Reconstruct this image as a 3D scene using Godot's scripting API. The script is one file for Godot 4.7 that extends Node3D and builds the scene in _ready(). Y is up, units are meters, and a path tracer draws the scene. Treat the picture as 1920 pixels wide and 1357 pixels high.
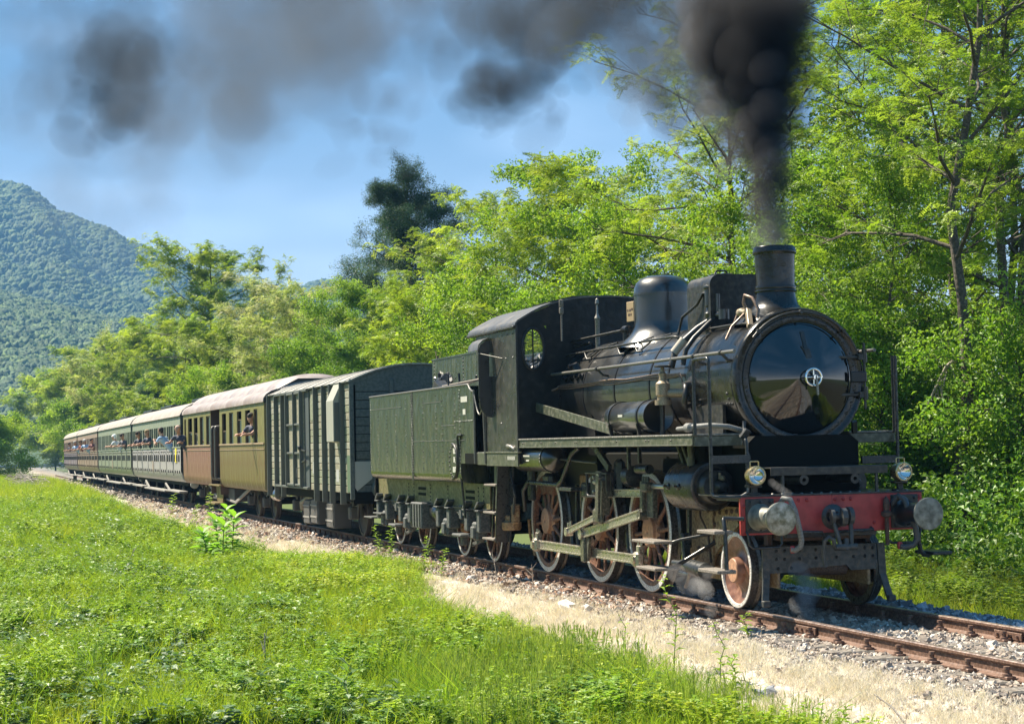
extends Node3D

# ------------------------------------------------------------------ mesh collector
class MB:
	var v := PackedVector3Array()
	var n := PackedVector3Array()
	var k := PackedColorArray()
	var col := Color.WHITE
	var colored := false

	func tri(a: Vector3, b: Vector3, c: Vector3, na: Vector3, nb: Vector3, nc: Vector3) -> void:
		if (b - a).cross(c - a).dot(na + nb + nc) > 0.0:
			v.append(a); v.append(c); v.append(b)
			n.append(na); n.append(nc); n.append(nb)
		else:
			v.append(a); v.append(b); v.append(c)
			n.append(na); n.append(nb); n.append(nc)
		if colored:
			k.append(col); k.append(col); k.append(col)

	func quad(a: Vector3, b: Vector3, c: Vector3, d: Vector3, out: Vector3) -> void:
		var m := (b - a).cross(c - a)
		if m.length_squared() < 1e-14:
			m = (c - a).cross(d - a)
		if m.length_squared() < 1e-14:
			return
		m = m.normalized()
		if m.dot(out) < 0.0:
			m = -m
		tri(a, b, c, m, m, m)
		tri(a, c, d, m, m, m)

	func ftri(a: Vector3, b: Vector3, c: Vector3, out: Vector3) -> void:
		var m := (b - a).cross(c - a)
		if m.length_squared() < 1e-14:
			return
		m = m.normalized()
		if m.dot(out) < 0.0:
			m = -m
		tri(a, b, c, m, m, m)

	func squad(a: Vector3, b: Vector3, c: Vector3, d: Vector3, na: Vector3, nb: Vector3, nc: Vector3, nd: Vector3) -> void:
		if (c - a).cross(b - a).length_squared() > 1e-14:
			tri(a, b, c, na, nb, nc)
		if (d - a).cross(c - a).length_squared() > 1e-14:
			tri(a, c, d, na, nc, nd)

	# box of size s at c; b is the chamfer
	func box(c: Vector3, s: Vector3, b := 0.0, t := Basis.IDENTITY) -> void:
		var h := s * 0.5
		b = minf(b, minf(h.x, minf(h.y, h.z)) * 0.9)
		for ax in 3:
			for sg in [-1.0, 1.0]:
				var q := []
				for uv in [[-1.0, -1.0], [1.0, -1.0], [1.0, 1.0], [-1.0, 1.0]]:
					var p := Vector3.ZERO
					p[ax] = sg * h[ax]
					p[(ax + 1) % 3] = uv[0] * (h[(ax + 1) % 3] - b)
					p[(ax + 2) % 3] = uv[1] * (h[(ax + 2) % 3] - b)
					q.append(c + t * p)
				var o := Vector3.ZERO
				o[ax] = sg
				quad(q[0], q[1], q[2], q[3], t * o)
		if b <= 0.0:
			return
		for ax in 3:
			var a1 := (ax + 1) % 3
			var a2 := (ax + 2) % 3
			for s1 in [-1.0, 1.0]:
				for s2 in [-1.0, 1.0]:
					var q := []
					for w in [[-1.0, 0], [1.0, 0], [1.0, 1], [-1.0, 1]]:
						var p := Vector3.ZERO
						p[ax] = w[0] * (h[ax] - b)
						p[a1] = s1 * (h[a1] - (b if w[1] == 0 else 0.0))
						p[a2] = s2 * (h[a2] - (0.0 if w[1] == 0 else b))
						q.append(c + t * p)
					var o := Vector3.ZERO
					o[a1] = s1
					o[a2] = s2
					quad(q[0], q[1], q[2], q[3], t * o)
		for sx in [-1.0, 1.0]:
			for sy in [-1.0, 1.0]:
				for sz in [-1.0, 1.0]:
					var g := Vector3(sx, sy, sz)
					var q := []
					for ax in 3:
						var p := g * (h - Vector3.ONE * b)
						p[ax] = g[ax] * h[ax]
						q.append(c + t * p)
					ftri(q[0], q[1], q[2], t * g)

	# a bar from a to b: height h, thickness w; side is the direction of the thickness
	func bar(a: Vector3, b: Vector3, h: float, w: float, side := Vector3(0, 0, 1), bv := 0.004) -> void:
		var d := (b - a).normalized()
		var u := side.cross(d)
		if u.length() < 0.01:
			u = Vector3.UP.cross(d)
		u = u.normalized()
		box((a + b) * 0.5, Vector3((b - a).length(), h, w), bv, Basis(d, u, d.cross(u).normalized()))

	static func frame(d: Vector3) -> Array:
		var a := d.cross(Vector3.UP)
		if a.length() < 0.05:
			a = d.cross(Vector3.RIGHT)
		a = a.normalized()
		return [a, a.cross(d).normalized()]

	# body of revolution: prof = [axial distance, radius] pairs from o along d
	func lathe(o: Vector3, d: Vector3, prof: Array, seg := 24, crease := 0.6) -> void:
		d = d.normalized()
		var f := frame(d)
		var cs := []
		for i in seg + 1:
			var a := TAU * i / seg
			cs.append(f[0] * cos(a) + f[1] * sin(a))
		var m: int = prof.size() - 1
		var sn := []
		for i in m:
			var t := Vector2(prof[i + 1][0] - prof[i][0], prof[i + 1][1] - prof[i][1])
			sn.append(Vector2(-t.y, t.x).normalized())     # axial, radial part of the normal
		for i in m:
			var n0: Vector2 = sn[i]
			var n1: Vector2 = sn[i]
			if i > 0 and absf(sn[i - 1].angle_to(sn[i])) < crease:
				n0 = (sn[i - 1] + sn[i]).normalized()
			if i < m - 1 and absf(sn[i + 1].angle_to(sn[i])) < crease:
				n1 = (sn[i + 1] + sn[i]).normalized()
			var p0 := o + d * float(prof[i][0])
			var p1 := o + d * float(prof[i + 1][0])
			var r0 := float(prof[i][1])
			var r1 := float(prof[i + 1][1])
			for j in seg:
				squad(p0 + cs[j] * r0, p0 + cs[j + 1] * r0, p1 + cs[j + 1] * r1, p1 + cs[j] * r1,
					d * n0.x + cs[j] * n0.y, d * n0.x + cs[j + 1] * n0.y, d * n1.x + cs[j + 1] * n1.y, d * n1.x + cs[j] * n1.y)

	func cyl(a: Vector3, b: Vector3, r: float, seg := 12, r2 := -1.0, ch := 0.0) -> void:
		if r2 < 0.0:
			r2 = r
		var l := (b - a).length()
		if ch > 0.0:
			lathe(a, b - a, [[0, 0], [0, r - ch], [ch, r], [l - ch, r2], [l, r2 - ch], [l, 0]], seg)
		else:
			lathe(a, b - a, [[0, 0], [0, r], [l, r2], [l, 0]], seg)

	# a round pipe along points
	func tube(pts: Array, r: float, seg := 8, r_end := -1.0) -> void:
		var m: int = pts.size()
		if r_end < 0.0:
			r_end = r
		var rings := []
		var f := []
		for i in m:
			var d: Vector3 = (pts[mini(i + 1, m - 1)] - pts[maxi(i - 1, 0)]).normalized()
			if i == 0:
				f = frame(d)
			else:
				var a: Vector3 = (f[0] - d * d.dot(f[0])).normalized()
				f = [a, a.cross(d).normalized()]
			var ring := []
			for j in seg + 1:
				var a2 := TAU * j / seg
				ring.append(f[0] * cos(a2) + f[1] * sin(a2))
			rings.append(ring)
		for i in m - 1:
			var ra := lerpf(r, r_end, float(i) / (m - 1))
			var rb := lerpf(r, r_end, float(i + 1) / (m - 1))
			for j in seg:
				var a: Vector3 = rings[i][j]
				var b: Vector3 = rings[i][j + 1]
				var c: Vector3 = rings[i + 1][j + 1]
				var d: Vector3 = rings[i + 1][j]
				squad(pts[i] + a * ra, pts[i] + b * ra, pts[i + 1] + c * rb, pts[i + 1] + d * rb, a, b, c, d)
		for e in [0, m - 1]:
			var out: Vector3 = pts[0] - pts[1] if e == 0 else pts[m - 1] - pts[m - 2]
			var re := r if e == 0 else r_end
			for j in seg:
				ftri(pts[e], pts[e] + rings[e][j] * re, pts[e] + rings[e][j + 1] * re, out)

	# a polygon in the plane (o; ux, uy), pushed along ext
	func prism(poly: PackedVector2Array, o: Vector3, ux: Vector3, uy: Vector3, ext: Vector3, soft := 0.0) -> void:
		var idx := Geometry2D.triangulate_polygon(poly)
		var p := []
		var mid := Vector3.ZERO
		for q in poly:
			p.append(o + ux * q.x + uy * q.y)
			mid += p[-1]
		mid /= poly.size()
		for i in range(0, idx.size(), 3):
			ftri(p[idx[i]], p[idx[i + 1]], p[idx[i + 2]], -ext)
			ftri(p[idx[i]] + ext, p[idx[i + 1]] + ext, p[idx[i + 2]] + ext, ext)
		var m := poly.size()
		var area := 0.0
		for i in m:
			area += poly[i].cross(poly[(i + 1) % m])
		var ns := []
		for i in m:
			var e := (poly[(i + 1) % m] - poly[i]).normalized()
			var q := Vector2(e.y, -e.x) * signf(area)
			ns.append((ux * q.x + uy * q.y).normalized())
		for i in m:
			var n0: Vector3 = ns[i]
			var n1: Vector3 = ns[i]
			if soft > 0.0:
				if ns[(i + m - 1) % m].angle_to(ns[i]) < soft:
					n0 = (ns[(i + m - 1) % m] + ns[i]).normalized()
				if ns[(i + 1) % m].angle_to(ns[i]) < soft:
					n1 = (ns[(i + 1) % m] + ns[i]).normalized()
			var a: Vector3 = p[i]
			var b: Vector3 = p[(i + 1) % m]
			squad(a, b, b + ext, a + ext, n0, n1, n1, n0)

	# an open sheet swept along ext with thickness th inwards (line in the plane of ux, uy)
	func shell(line: Array, o: Vector3, ux: Vector3, uy: Vector3, ext: Vector3, th: float, soft := 0.7) -> void:
		var poly := PackedVector2Array()
		for q in line:
			poly.append(Vector2(q[0], q[1]))
		var m := poly.size()
		var back := PackedVector2Array()
		for i in m:
			var t := (poly[mini(i + 1, m - 1)] - poly[maxi(i - 1, 0)]).normalized()
			back.append(poly[i] + Vector2(-t.y, t.x) * th)
		back.reverse()
		poly.append_array(back)
		prism(poly, o, ux, uy, ext, soft)

	func mesh() -> ArrayMesh:
		var a := []
		a.resize(Mesh.ARRAY_MAX)
		a[Mesh.ARRAY_VERTEX] = v
		a[Mesh.ARRAY_NORMAL] = n
		if colored:
			a[Mesh.ARRAY_COLOR] = k
		var m := ArrayMesh.new()
		m.add_surface_from_arrays(Mesh.PRIMITIVE_TRIANGLES, a)
		return m

# ------------------------------------------------------------------ small helpers
var taken := {}
var M := {}
var rng := RandomNumberGenerator.new()

func numbered(called: String) -> String:
	if not taken.has(called):
		taken[called] = 0
		return called
	taken[called] += 1
	return "%s_%03d" % [called, taken[called]]

func tag(o: Node, label: String, category: String, group := "", kind := "") -> Node:
	if label: o.set_meta("label", label)
	if category: o.set_meta("category", category)
	if group: o.set_meta("group", group)
	if kind: o.set_meta("kind", kind)
	return o

func thing(called: String, label: String, category: String, at := Vector3.ZERO, group := "") -> Node3D:
	var o := Node3D.new()
	o.name = numbered(called)
	add_child(o)
	o.position = at
	tag(o, label, category, group)
	return o

# name of a child: alike parts get _001, _002 ...
func child_name(parent: Node, called: String) -> String:
	var key := "n_" + called
	var c: int = parent.get_meta(key, 0) if parent != self else 0
	if parent == self:
		return numbered(called)
	parent.set_meta(key, c + 1)
	return called if c == 0 else "%s_%03d" % [called, c]

func world_of(o: Node3D) -> Transform3D:
	var t := Transform3D()
	var q: Node = o
	while q is Node3D and q != self:
		t = q.transform * t
		q = q.get_parent()
	return t

# commits a mesh built in world coordinates as a child of parent
func put(parent: Node3D, called: String, b: MB, m: Material, origin = null) -> MeshInstance3D:
	var inst := MeshInstance3D.new()
	inst.name = child_name(parent, called)
	var p: Vector3 = Vector3.ZERO if origin == null else origin
	if parent != self or origin != null:
		var inv := world_of(parent).affine_inverse() if parent != self else Transform3D()
		if origin != null:
			inst.position = inv * p
			inv = Transform3D(inv.basis, inv.basis * -p)
		b.v = inv * b.v
		if not inv.basis.is_equal_approx(Basis.IDENTITY):
			b.n = Transform3D(inv.basis, Vector3.ZERO) * b.n
	inst.mesh = b.mesh()
	inst.material_override = m
	parent.add_child(inst)
	return inst

func again(parent: Node3D, src: MeshInstance3D, called: String, t: Transform3D, m: Material = null) -> MeshInstance3D:
	var inst := MeshInstance3D.new()
	inst.name = child_name(parent, called)
	inst.mesh = src.mesh
	inst.material_override = m if m else src.material_override
	inst.transform = t
	parent.add_child(inst)
	return inst

func many(parent: Node, called: String, mesh: Mesh, m: Material, ts: Array, cols = null) -> MultiMeshInstance3D:
	var mm := MultiMesh.new()
	mm.transform_format = MultiMesh.TRANSFORM_3D
	mm.use_colors = cols != null
	mm.mesh = mesh
	mm.instance_count = ts.size()
	for i in ts.size():
		mm.set_instance_transform(i, ts[i])
		if cols != null:
			mm.set_instance_color(i, cols[i])
	var inst := MultiMeshInstance3D.new()
	inst.name = child_name(parent, called)
	inst.multimesh = mm
	inst.material_override = m
	inst.set_meta("kind", "stuff")
	parent.add_child(inst)
	return inst

func noise(freq: float, octaves := 4, sd := 1, kind := FastNoiseLite.TYPE_SIMPLEX_SMOOTH) -> FastNoiseLite:
	var f := FastNoiseLite.new()
	f.seed = sd
	f.noise_type = kind
	f.frequency = freq
	f.fractal_octaves = octaves
	return f

func ramp(stops: Array) -> Gradient:
	var g := Gradient.new()
	var off := PackedFloat32Array()
	var cs := PackedColorArray()
	for s in stops:
		off.append(s[0])
		cs.append(Color(s[1], s[2], s[3]).linear_to_srgb() if s.size() > 2 else Color(s[1], s[1], s[1]))
	g.offsets = off
	g.colors = cs
	return g

func ntex(f: FastNoiseLite, g: Gradient, size := 512, bump := 0.0) -> NoiseTexture2D:
	var t := NoiseTexture2D.new()
	t.width = size
	t.height = size
	t.seamless = true
	t.noise = f
	if bump > 0.0:
		t.as_normal_map = true
		t.bump_strength = bump
	else:
		t.color_ramp = g
	return t

func mat(c: Color, rough: float, metal := 0.0) -> StandardMaterial3D:
	var m := StandardMaterial3D.new()
	m.albedo_color = c.linear_to_srgb()
	m.roughness = rough
	m.metallic = metal
	return m

# weathered surface: colour from a noise ramp, roughness varied, faint relief; triplanar
func worn(stops: Array, freq: float, scale: float, r0: float, r1: float, bump := 0.0, metal := 0.0, sd := 1, oct := 5) -> StandardMaterial3D:
	var m := StandardMaterial3D.new()
	m.albedo_texture = ntex(noise(freq, oct, sd), ramp(stops))
	m.roughness = r1
	m.roughness_texture = tex_rough[0 if r0 / r1 < 0.52 else (1 if r0 / r1 < 0.7 else 2)]
	m.metallic = metal
	m.uv1_triplanar = true
	m.uv1_scale = Vector3.ONE * scale
	if bump > 0.0:
		m.normal_enabled = true
		m.normal_scale = bump
		m.normal_texture = tex_bump
	return m

var tex_bump: NoiseTexture2D
var tex_rough := []

func _ready() -> void:
	rng.seed = 11
	# camera: 1.9 m above the rails, 9 m beside the track, a little ahead of the engine
	var cam := Camera3D.new()
	cam.name = "camera"
	cam.fov = rad_to_deg(2.0 * atan(678.5 / 3510.2))
	cam.position = Vector3(18.118, 1.911, 9.346)
	cam.rotation = Vector3(0.0432, 1.2744, -0.0210)
	cam.near = 0.1
	cam.far = 9000.0
	add_child(cam)
	cam.current = true
	# sky, sun, exposure
	var env := Environment.new()
	env.background_mode = Environment.BG_SKY
	var sky := Sky.new()
	var sm := ProceduralSkyMaterial.new()
	sm.sky_top_color = Color(0.018, 0.1, 0.215).linear_to_srgb()
	sm.sky_horizon_color = Color(0.85, 0.86, 0.82).linear_to_srgb()
	sm.sky_curve = 0.052
	sm.sky_energy_multiplier = SKY
	sm.ground_bottom_color = Color(0.06, 0.07, 0.04).linear_to_srgb()
	sm.ground_horizon_color = Color(0.2, 0.24, 0.18).linear_to_srgb()
	sm.sun_angle_max = 38.0
	sm.sun_curve = 0.3
	sm.sky_cover = cloud_cover()
	sm.sky_cover_modulate = Color(0.5, 0.52, 0.55, 0.5)
	sky.sky_material = sm
	env.sky = sky
	env.tonemap_mode = Environment.TONE_MAPPER_LINEAR
	env.tonemap_exposure = EXPO
	env.sdfgi_enabled = true
	env.ssao_enabled = true
	env.ssil_enabled = true
	env.volumetric_fog_enabled = true
	env.volumetric_fog_density = 0.0
	env.fog_enabled = true
	env.fog_density = 0.00024
	env.fog_light_color = Color(0.52, 0.76, 1.0)
	var we := WorldEnvironment.new()
	we.name = "world_environment"
	we.environment = env
	add_child(we)
	var sun := DirectionalLight3D.new()
	sun.name = "sun"
	sun.light_color = Color(1.0, 0.955, 0.87)
	sun.light_energy = 1.6
	sun.light_angular_distance = 0.5
	sun.shadow_enabled = true
	add_child(sun)
	sun.look_at_from_position(Vector3.ZERO, Vector3(1.25, -2.2, -1.05), Vector3.UP)
	materials()
	build_all()

const SKY := 1.0
const EXPO := 2.7

func cloud_cover() -> ImageTexture:
	var w := 1024
	var h := 512
	var im := Image.create(w, h, false, Image.FORMAT_RGBAF)
	var f := noise(1.6, 5, 5)
	var f2 := noise(4.5, 4, 9)
	for j in h:
		var el := PI * (0.5 - (j + 0.5) / h)
		if el < -0.02:
			continue
		for i in w:
			var az := TAU * (i + 0.5) / w
			var d := Vector3(cos(el) * cos(az), sin(el), cos(el) * sin(az))
			# thin high cloud: a layer seen at a slant, stretched along one direction
			var p := Vector3(d.x, 0, d.z) / (d.y + 0.22)
			p = Vector3(p.x * 0.8 + p.z * 0.3, 0, p.z * 1.7 - p.x * 0.4)
			var c := f.get_noise_3dv(p * 0.9) * 0.75 + f2.get_noise_3dv(p * 1.3) * 0.3
			var a := smoothstep(-0.12, 0.55, c) * 0.75
			im.set_pixel(i, j, Color(0.95, 0.97, 1.0, a))
	return ImageTexture.create_from_image(im)

func materials() -> void:
	tex_bump = ntex(noise(0.02, 4, 3), null, 512, 6.0)
	for q in [0.45, 0.62, 0.78]: tex_rough.append(ntex(noise(0.02, 4, 11), ramp([[0.25, q], [0.75, 1.0]]), 256))
	M.black_gloss = worn([[0.2, 0.008, 0.009, 0.009], [0.55, 0.013, 0.013, 0.012], [0.8, 0.03, 0.027, 0.023]], 0.008, 0.35, 0.13, 0.25, 0.12, 0.0, 1)
	M.black_gloss.metallic_specular = 0.6
	M.black_gloss.roughness = 0.44
	M.black_gloss.clearcoat_enabled = true
	M.black_gloss.clearcoat = 0.7
	M.black_gloss.clearcoat_roughness = 0.1
	M.black_smoke = worn([[0.2, 0.008, 0.009, 0.009], [0.6, 0.012, 0.012, 0.011], [0.85, 0.026, 0.024, 0.02]], 0.012, 0.5, 0.14, 0.3, 0.15, 0.0, 4)
	M.black_smoke.metallic_specular = 0.5
	M.door_gloss = mat(Color(0.006, 0.007, 0.008), 0.06)
	M.door_gloss.metallic_specular = 0.8
	M.black_worn = worn([[0.2, 0.014, 0.014, 0.014], [0.6, 0.03, 0.029, 0.026], [0.85, 0.06, 0.05, 0.04]], 0.02, 1.0, 0.3, 0.5, 0.25, 0.0, 6)
	M.black_dark = mat(Color(0.011, 0.011, 0.012), 0.35)
	M.black_matt = mat(Color(0.009, 0.0095, 0.008), 0.7)
	M.black_matt.metallic_specular = 0.2
	M.cab_front = worn([[0.2, 0.007, 0.009, 0.009], [0.6, 0.012, 0.014, 0.014], [0.9, 0.028, 0.028, 0.025]], 0.015, 0.7, 0.25, 0.45, 0.2, 0.0, 8)
	M.cab_front.metallic_specular = 0.4
	M.cab_side = worn([[0.2, 0.022, 0.022, 0.018], [0.6, 0.038, 0.036, 0.03], [0.9, 0.06, 0.055, 0.043]], 0.012, 0.6, 0.22, 0.42, 0.12, 0.0, 9)
	M.roof_black = worn([[0.2, 0.06, 0.058, 0.057], [0.7, 0.1, 0.096, 0.09], [0.9, 0.15, 0.14, 0.125]], 0.014, 0.5, 0.34, 0.5, 0.15, 0.0, 10)
	M.olive_worn = worn([[0.2, 0.05, 0.055, 0.036], [0.6, 0.09, 0.095, 0.065], [0.9, 0.17, 0.16, 0.12]], 0.02, 0.9, 0.3, 0.5, 0.2, 0.0, 12)
	M.board_top = worn([[0.2, 0.1, 0.1, 0.085], [0.6, 0.2, 0.19, 0.17], [0.9, 0.32, 0.3, 0.27]], 0.03, 1.0, 0.5, 0.8, 0.3, 0.0, 13)
	M.rail_grey = worn([[0.3, 0.10, 0.095, 0.085], [0.7, 0.2, 0.19, 0.17]], 0.05, 2.0, 0.3, 0.5, 0.0, 0.3, 14)
	M.rail_dark = worn([[0.25, 0.014, 0.018, 0.02], [0.7, 0.035, 0.036, 0.036], [0.9, 0.08, 0.075, 0.06]], 0.03, 1.6, 0.25, 0.5, 0.2, 0.0, 15)
	M.steel = mat(Color(0.5, 0.49, 0.46), 0.3, 0.8)
	M.steel_dull = worn([[0.25, 0.14, 0.135, 0.125], [0.75, 0.3, 0.29, 0.27]], 0.04, 2.0, 0.35, 0.55, 0.1, 0.4, 16)
	M.chrome = mat(Color(0.75, 0.74, 0.71), 0.12, 1.0)
	M.rod_steel = worn([[0.2, 0.3, 0.29, 0.24], [0.6, 0.5, 0.48, 0.42], [0.9, 0.62, 0.6, 0.54]], 0.03, 1.5, 0.22, 0.4, 0.15, 0.75, 17)
	M.rod_steel.albedo_color = Color(1.0, 0.98, 0.97)
	M.rod_dark = worn([[0.25, 0.045, 0.045, 0.036], [0.6, 0.1, 0.095, 0.07], [0.9, 0.25, 0.23, 0.17]], 0.03, 1.6, 0.3, 0.5, 0.2, 0.1, 18)
	M.wheel_red = worn([[0.25, 0.1, 0.05, 0.034], [0.6, 0.2, 0.098, 0.062], [0.9, 0.3, 0.16, 0.105]], 0.03, 1.6, 0.45, 0.7, 0.15, 0.0, 19)
	M.wheel_orange = worn([[0.25, 0.13, 0.06, 0.038], [0.6, 0.23, 0.11, 0.07], [0.9, 0.34, 0.19, 0.13]], 0.02, 0.9, 0.2, 0.38, 0.1, 0.0, 20)
	M.hub = worn([[0.3, 0.34, 0.19, 0.12], [0.7, 0.5, 0.27, 0.16]], 0.02, 1.6, 0.5, 0.65, 0.05, 0.0, 21)
	M.tyre = worn([[0.25, 0.055, 0.048, 0.042], [0.6, 0.11, 0.1, 0.09], [0.9, 0.2, 0.18, 0.16]], 0.03, 2.0, 0.22, 0.4, 0.1, 0.5, 22)
	M.tyre_white = worn([[0.2, 0.3, 0.28, 0.25], [0.5, 0.58, 0.56, 0.53], [0.9, 0.75, 0.73, 0.7]], 0.03, 2.0, 0.4, 0.6, 0.1, 0.0, 23)
	M.frame_rust = worn([[0.2, 0.13, 0.075, 0.035], [0.5, 0.24, 0.15, 0.08], [0.75, 0.33, 0.24, 0.13], [0.9, 0.26, 0.24, 0.12]], 0.03, 1.2, 0.35, 0.6, 0.25, 0.0, 24)
	M.rust_dark = worn([[0.25, 0.045, 0.026, 0.018], [0.7, 0.1, 0.06, 0.04]], 0.04, 2.0, 0.6, 0.8, 0.2, 0.0, 25)
	M.copper = worn([[0.3, 0.16, 0.1, 0.075], [0.7, 0.34, 0.24, 0.18]], 0.05, 2.0, 0.35, 0.55, 0.0, 0.4, 26)
	M.brass = worn([[0.3, 0.36, 0.27, 0.12], [0.7, 0.6, 0.5, 0.3]], 0.03, 3.0, 0.22, 0.4, 0.0, 0.9, 27)
	M.brass_dull = worn([[0.3, 0.22, 0.17, 0.11], [0.7, 0.42, 0.34, 0.24]], 0.04, 3.0, 0.4, 0.6, 0.1, 0.4, 28)
	M.brass_plate = worn([[0.3, 0.3, 0.2, 0.12], [0.7, 0.42, 0.33, 0.18]], 0.05, 4.0, 0.45, 0.6, 0.0, 0.2, 29)
	M.lagging = mat(Color(0.42, 0.37, 0.31), 0.85)
	M.wood_grey = worn([[0.25, 0.1, 0.085, 0.07], [0.7, 0.26, 0.23, 0.2]], 0.04, 2.5, 0.7, 0.9, 0.3, 0.0, 30)
	M.hose_grey = worn([[0.3, 0.12, 0.12, 0.115], [0.7, 0.22, 0.215, 0.2]], 0.04, 2.0, 0.5, 0.7, 0.0, 0.0, 31)
	M.hose_dark = mat(Color(0.05, 0.055, 0.06), 0.45)
	M.white_worn = worn([[0.35, 0.25, 0.25, 0.2], [0.55, 0.6, 0.6, 0.54]], 0.06, 4.0, 0.6, 0.8)
	M.red = worn([[0.2, 0.26, 0.026, 0.026], [0.6, 0.34, 0.036, 0.036], [0.9, 0.37, 0.045, 0.042]], 0.012, 0.9, 0.3, 0.5, 0.08, 0.0, 32)
	M.red_dark = mat(Color(0.25, 0.02, 0.02), 0.5)
	M.buffer_grey = worn([[0.2, 0.1, 0.098, 0.08], [0.55, 0.2, 0.2, 0.165], [0.9, 0.3, 0.29, 0.26]], 0.02, 0.8, 0.4, 0.65, 0.2, 0.2, 33)
	M.buffer_steel = worn([[0.2, 0.1, 0.095, 0.065], [0.5, 0.24, 0.235, 0.19], [0.9, 0.45, 0.44, 0.4]], 0.02, 0.8, 0.25, 0.45, 0.15, 0.6, 34)
	M.plate_dark = worn([[0.25, 0.03, 0.033, 0.035], [0.6, 0.06, 0.062, 0.06], [0.9, 0.1, 0.08, 0.06]], 0.02, 1.2, 0.4, 0.6, 0.2, 0.0, 35)
	M.glass = mat(Color(0.6, 0.7, 0.7), 0.04)
	M.glass.transparency = BaseMaterial3D.TRANSPARENCY_ALPHA
	M.glass.albedo_color.a = 0.03
	M.glass.metallic_specular = 0.25
	M.glass_pale = mat(Color(0.55, 0.68, 0.66), 0.08)
	M.glass_pale.transparency = BaseMaterial3D.TRANSPARENCY_ALPHA
	M.glass_pale.albedo_color.a = 0.35
	M.cyl_paint = worn([[0.2, 0.05, 0.052, 0.055], [0.6, 0.08, 0.082, 0.082], [0.9, 0.12, 0.115, 0.1]], 0.01, 0.6, 0.2, 0.34, 0.08, 0.6, 36)
	more_materials()

# ------------------------------------------------------------------ wheels
# a spoked wheel lying in the plane across z, its outer face towards +z; returns the wheel (rim) with tyre, hub and spokes as children
func spoked_wheel(parent: Node3D, called: String, c: Vector3, r: float, spokes: int, hub_r: float, turn: float, weight := true) -> MeshInstance3D:
	var b := MB.new()
	var z := Vector3(0, 0, 1)
	b.lathe(c + z * -0.05, z, [[-0.03, r * 0.82], [-0.03, r * 0.9], [0.045, r * 0.905], [0.05, r * 0.86], [0.04, r * 0.82], [-0.03, r * 0.82]], 56)
	if weight:
		var pl := PackedVector2Array()
		for i in 13:
			var a := PI * 0.5 + (i - 6) * 0.1
			pl.append(Vector2(cos(a), sin(a)) * r * 0.84)
		pl.append(Vector2(cos(PI * 0.5 + 0.6), sin(PI * 0.5 + 0.6)) * r * 0.6)
		pl.append(Vector2(0, r * 0.56))
		pl.append(Vector2(cos(PI * 0.5 - 0.6), sin(PI * 0.5 - 0.6)) * r * 0.6)
		b.prism(pl, c + Vector3(0, 0, -0.09), Vector3.RIGHT, Vector3.UP, Vector3(0, 0, 0.075))
	var w := put(parent, called, b, M.wheel_red, c)
	b = MB.new()      # tyre: white-painted outer face, worn tread, flange inside
	b.lathe(c, z, [[-0.135, r * 0.88], [-0.135, r + 0.022], [-0.118, r + 0.03], [-0.1, r + 0.012], [-0.09, r + 0.002], [-0.008, r - 0.004], [0, r - 0.012]], 64)
	put(w, "tyre", b, M.tyre)
	b = MB.new()
	b.lathe(c, z, [[-0.004, r - 0.006], [0.001, r - 0.013], [0.001, r * 0.905], [-0.01, r * 0.9]], 64)
	put(w, "tyre_face", b, M.tyre_white)
	b = MB.new()
	b.lathe(c, z, [[-0.13, hub_r * 1.1], [-0.06, hub_r * 1.15], [-0.02, hub_r], [0.02, hub_r], [0.026, hub_r * 0.95], [0.026, 0.03], [0.012, 0.022], [0.012, 0]], 32)
	put(w, "hub", b, M.hub)
	b = MB.new()
	b.lathe(Vector3.ZERO, Vector3(0, 1, 0), [[hub_r * 0.7, 0.05], [hub_r * 1.3, 0.036], [r * 0.6, 0.028], [r * 0.78, 0.034], [r * 0.85, 0.05]], 10)
	for i in b.v.size():
		b.v[i] = Vector3(b.v[i].x, b.v[i].y, b.v[i].z * 0.75)
	var first: MeshInstance3D
	for i in spokes:
		var t := Transform3D(Basis(Vector3(0, 0, 1), turn + TAU * i / spokes), Vector3(0, 0, -0.06))
		if first == null:
			first = MeshInstance3D.new()
			first.name = "spoke"
			first.mesh = b.mesh()
			first.material_override = M.wheel_red
			first.transform = t
			w.set_meta("n_spoke", 1)
			w.add_child(first)
		else:
			again(w, first, "spoke", t)
	return w

# the same wheel on another axle or, mirrored by half a turn, on the far rail
func wheel_again(w: MeshInstance3D, parent: Node3D, called: String, at: Vector3, far := false, spin := 0.0) -> void:
	var o: MeshInstance3D = w.duplicate()
	o.name = child_name(parent, called)
	parent.add_child(o)
	var bs := Basis(Vector3.UP, PI) if far else Basis.IDENTITY
	o.transform = Transform3D(bs * Basis(Vector3(0, 0, 1), spin), world_of(parent).affine_inverse() * at)

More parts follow.
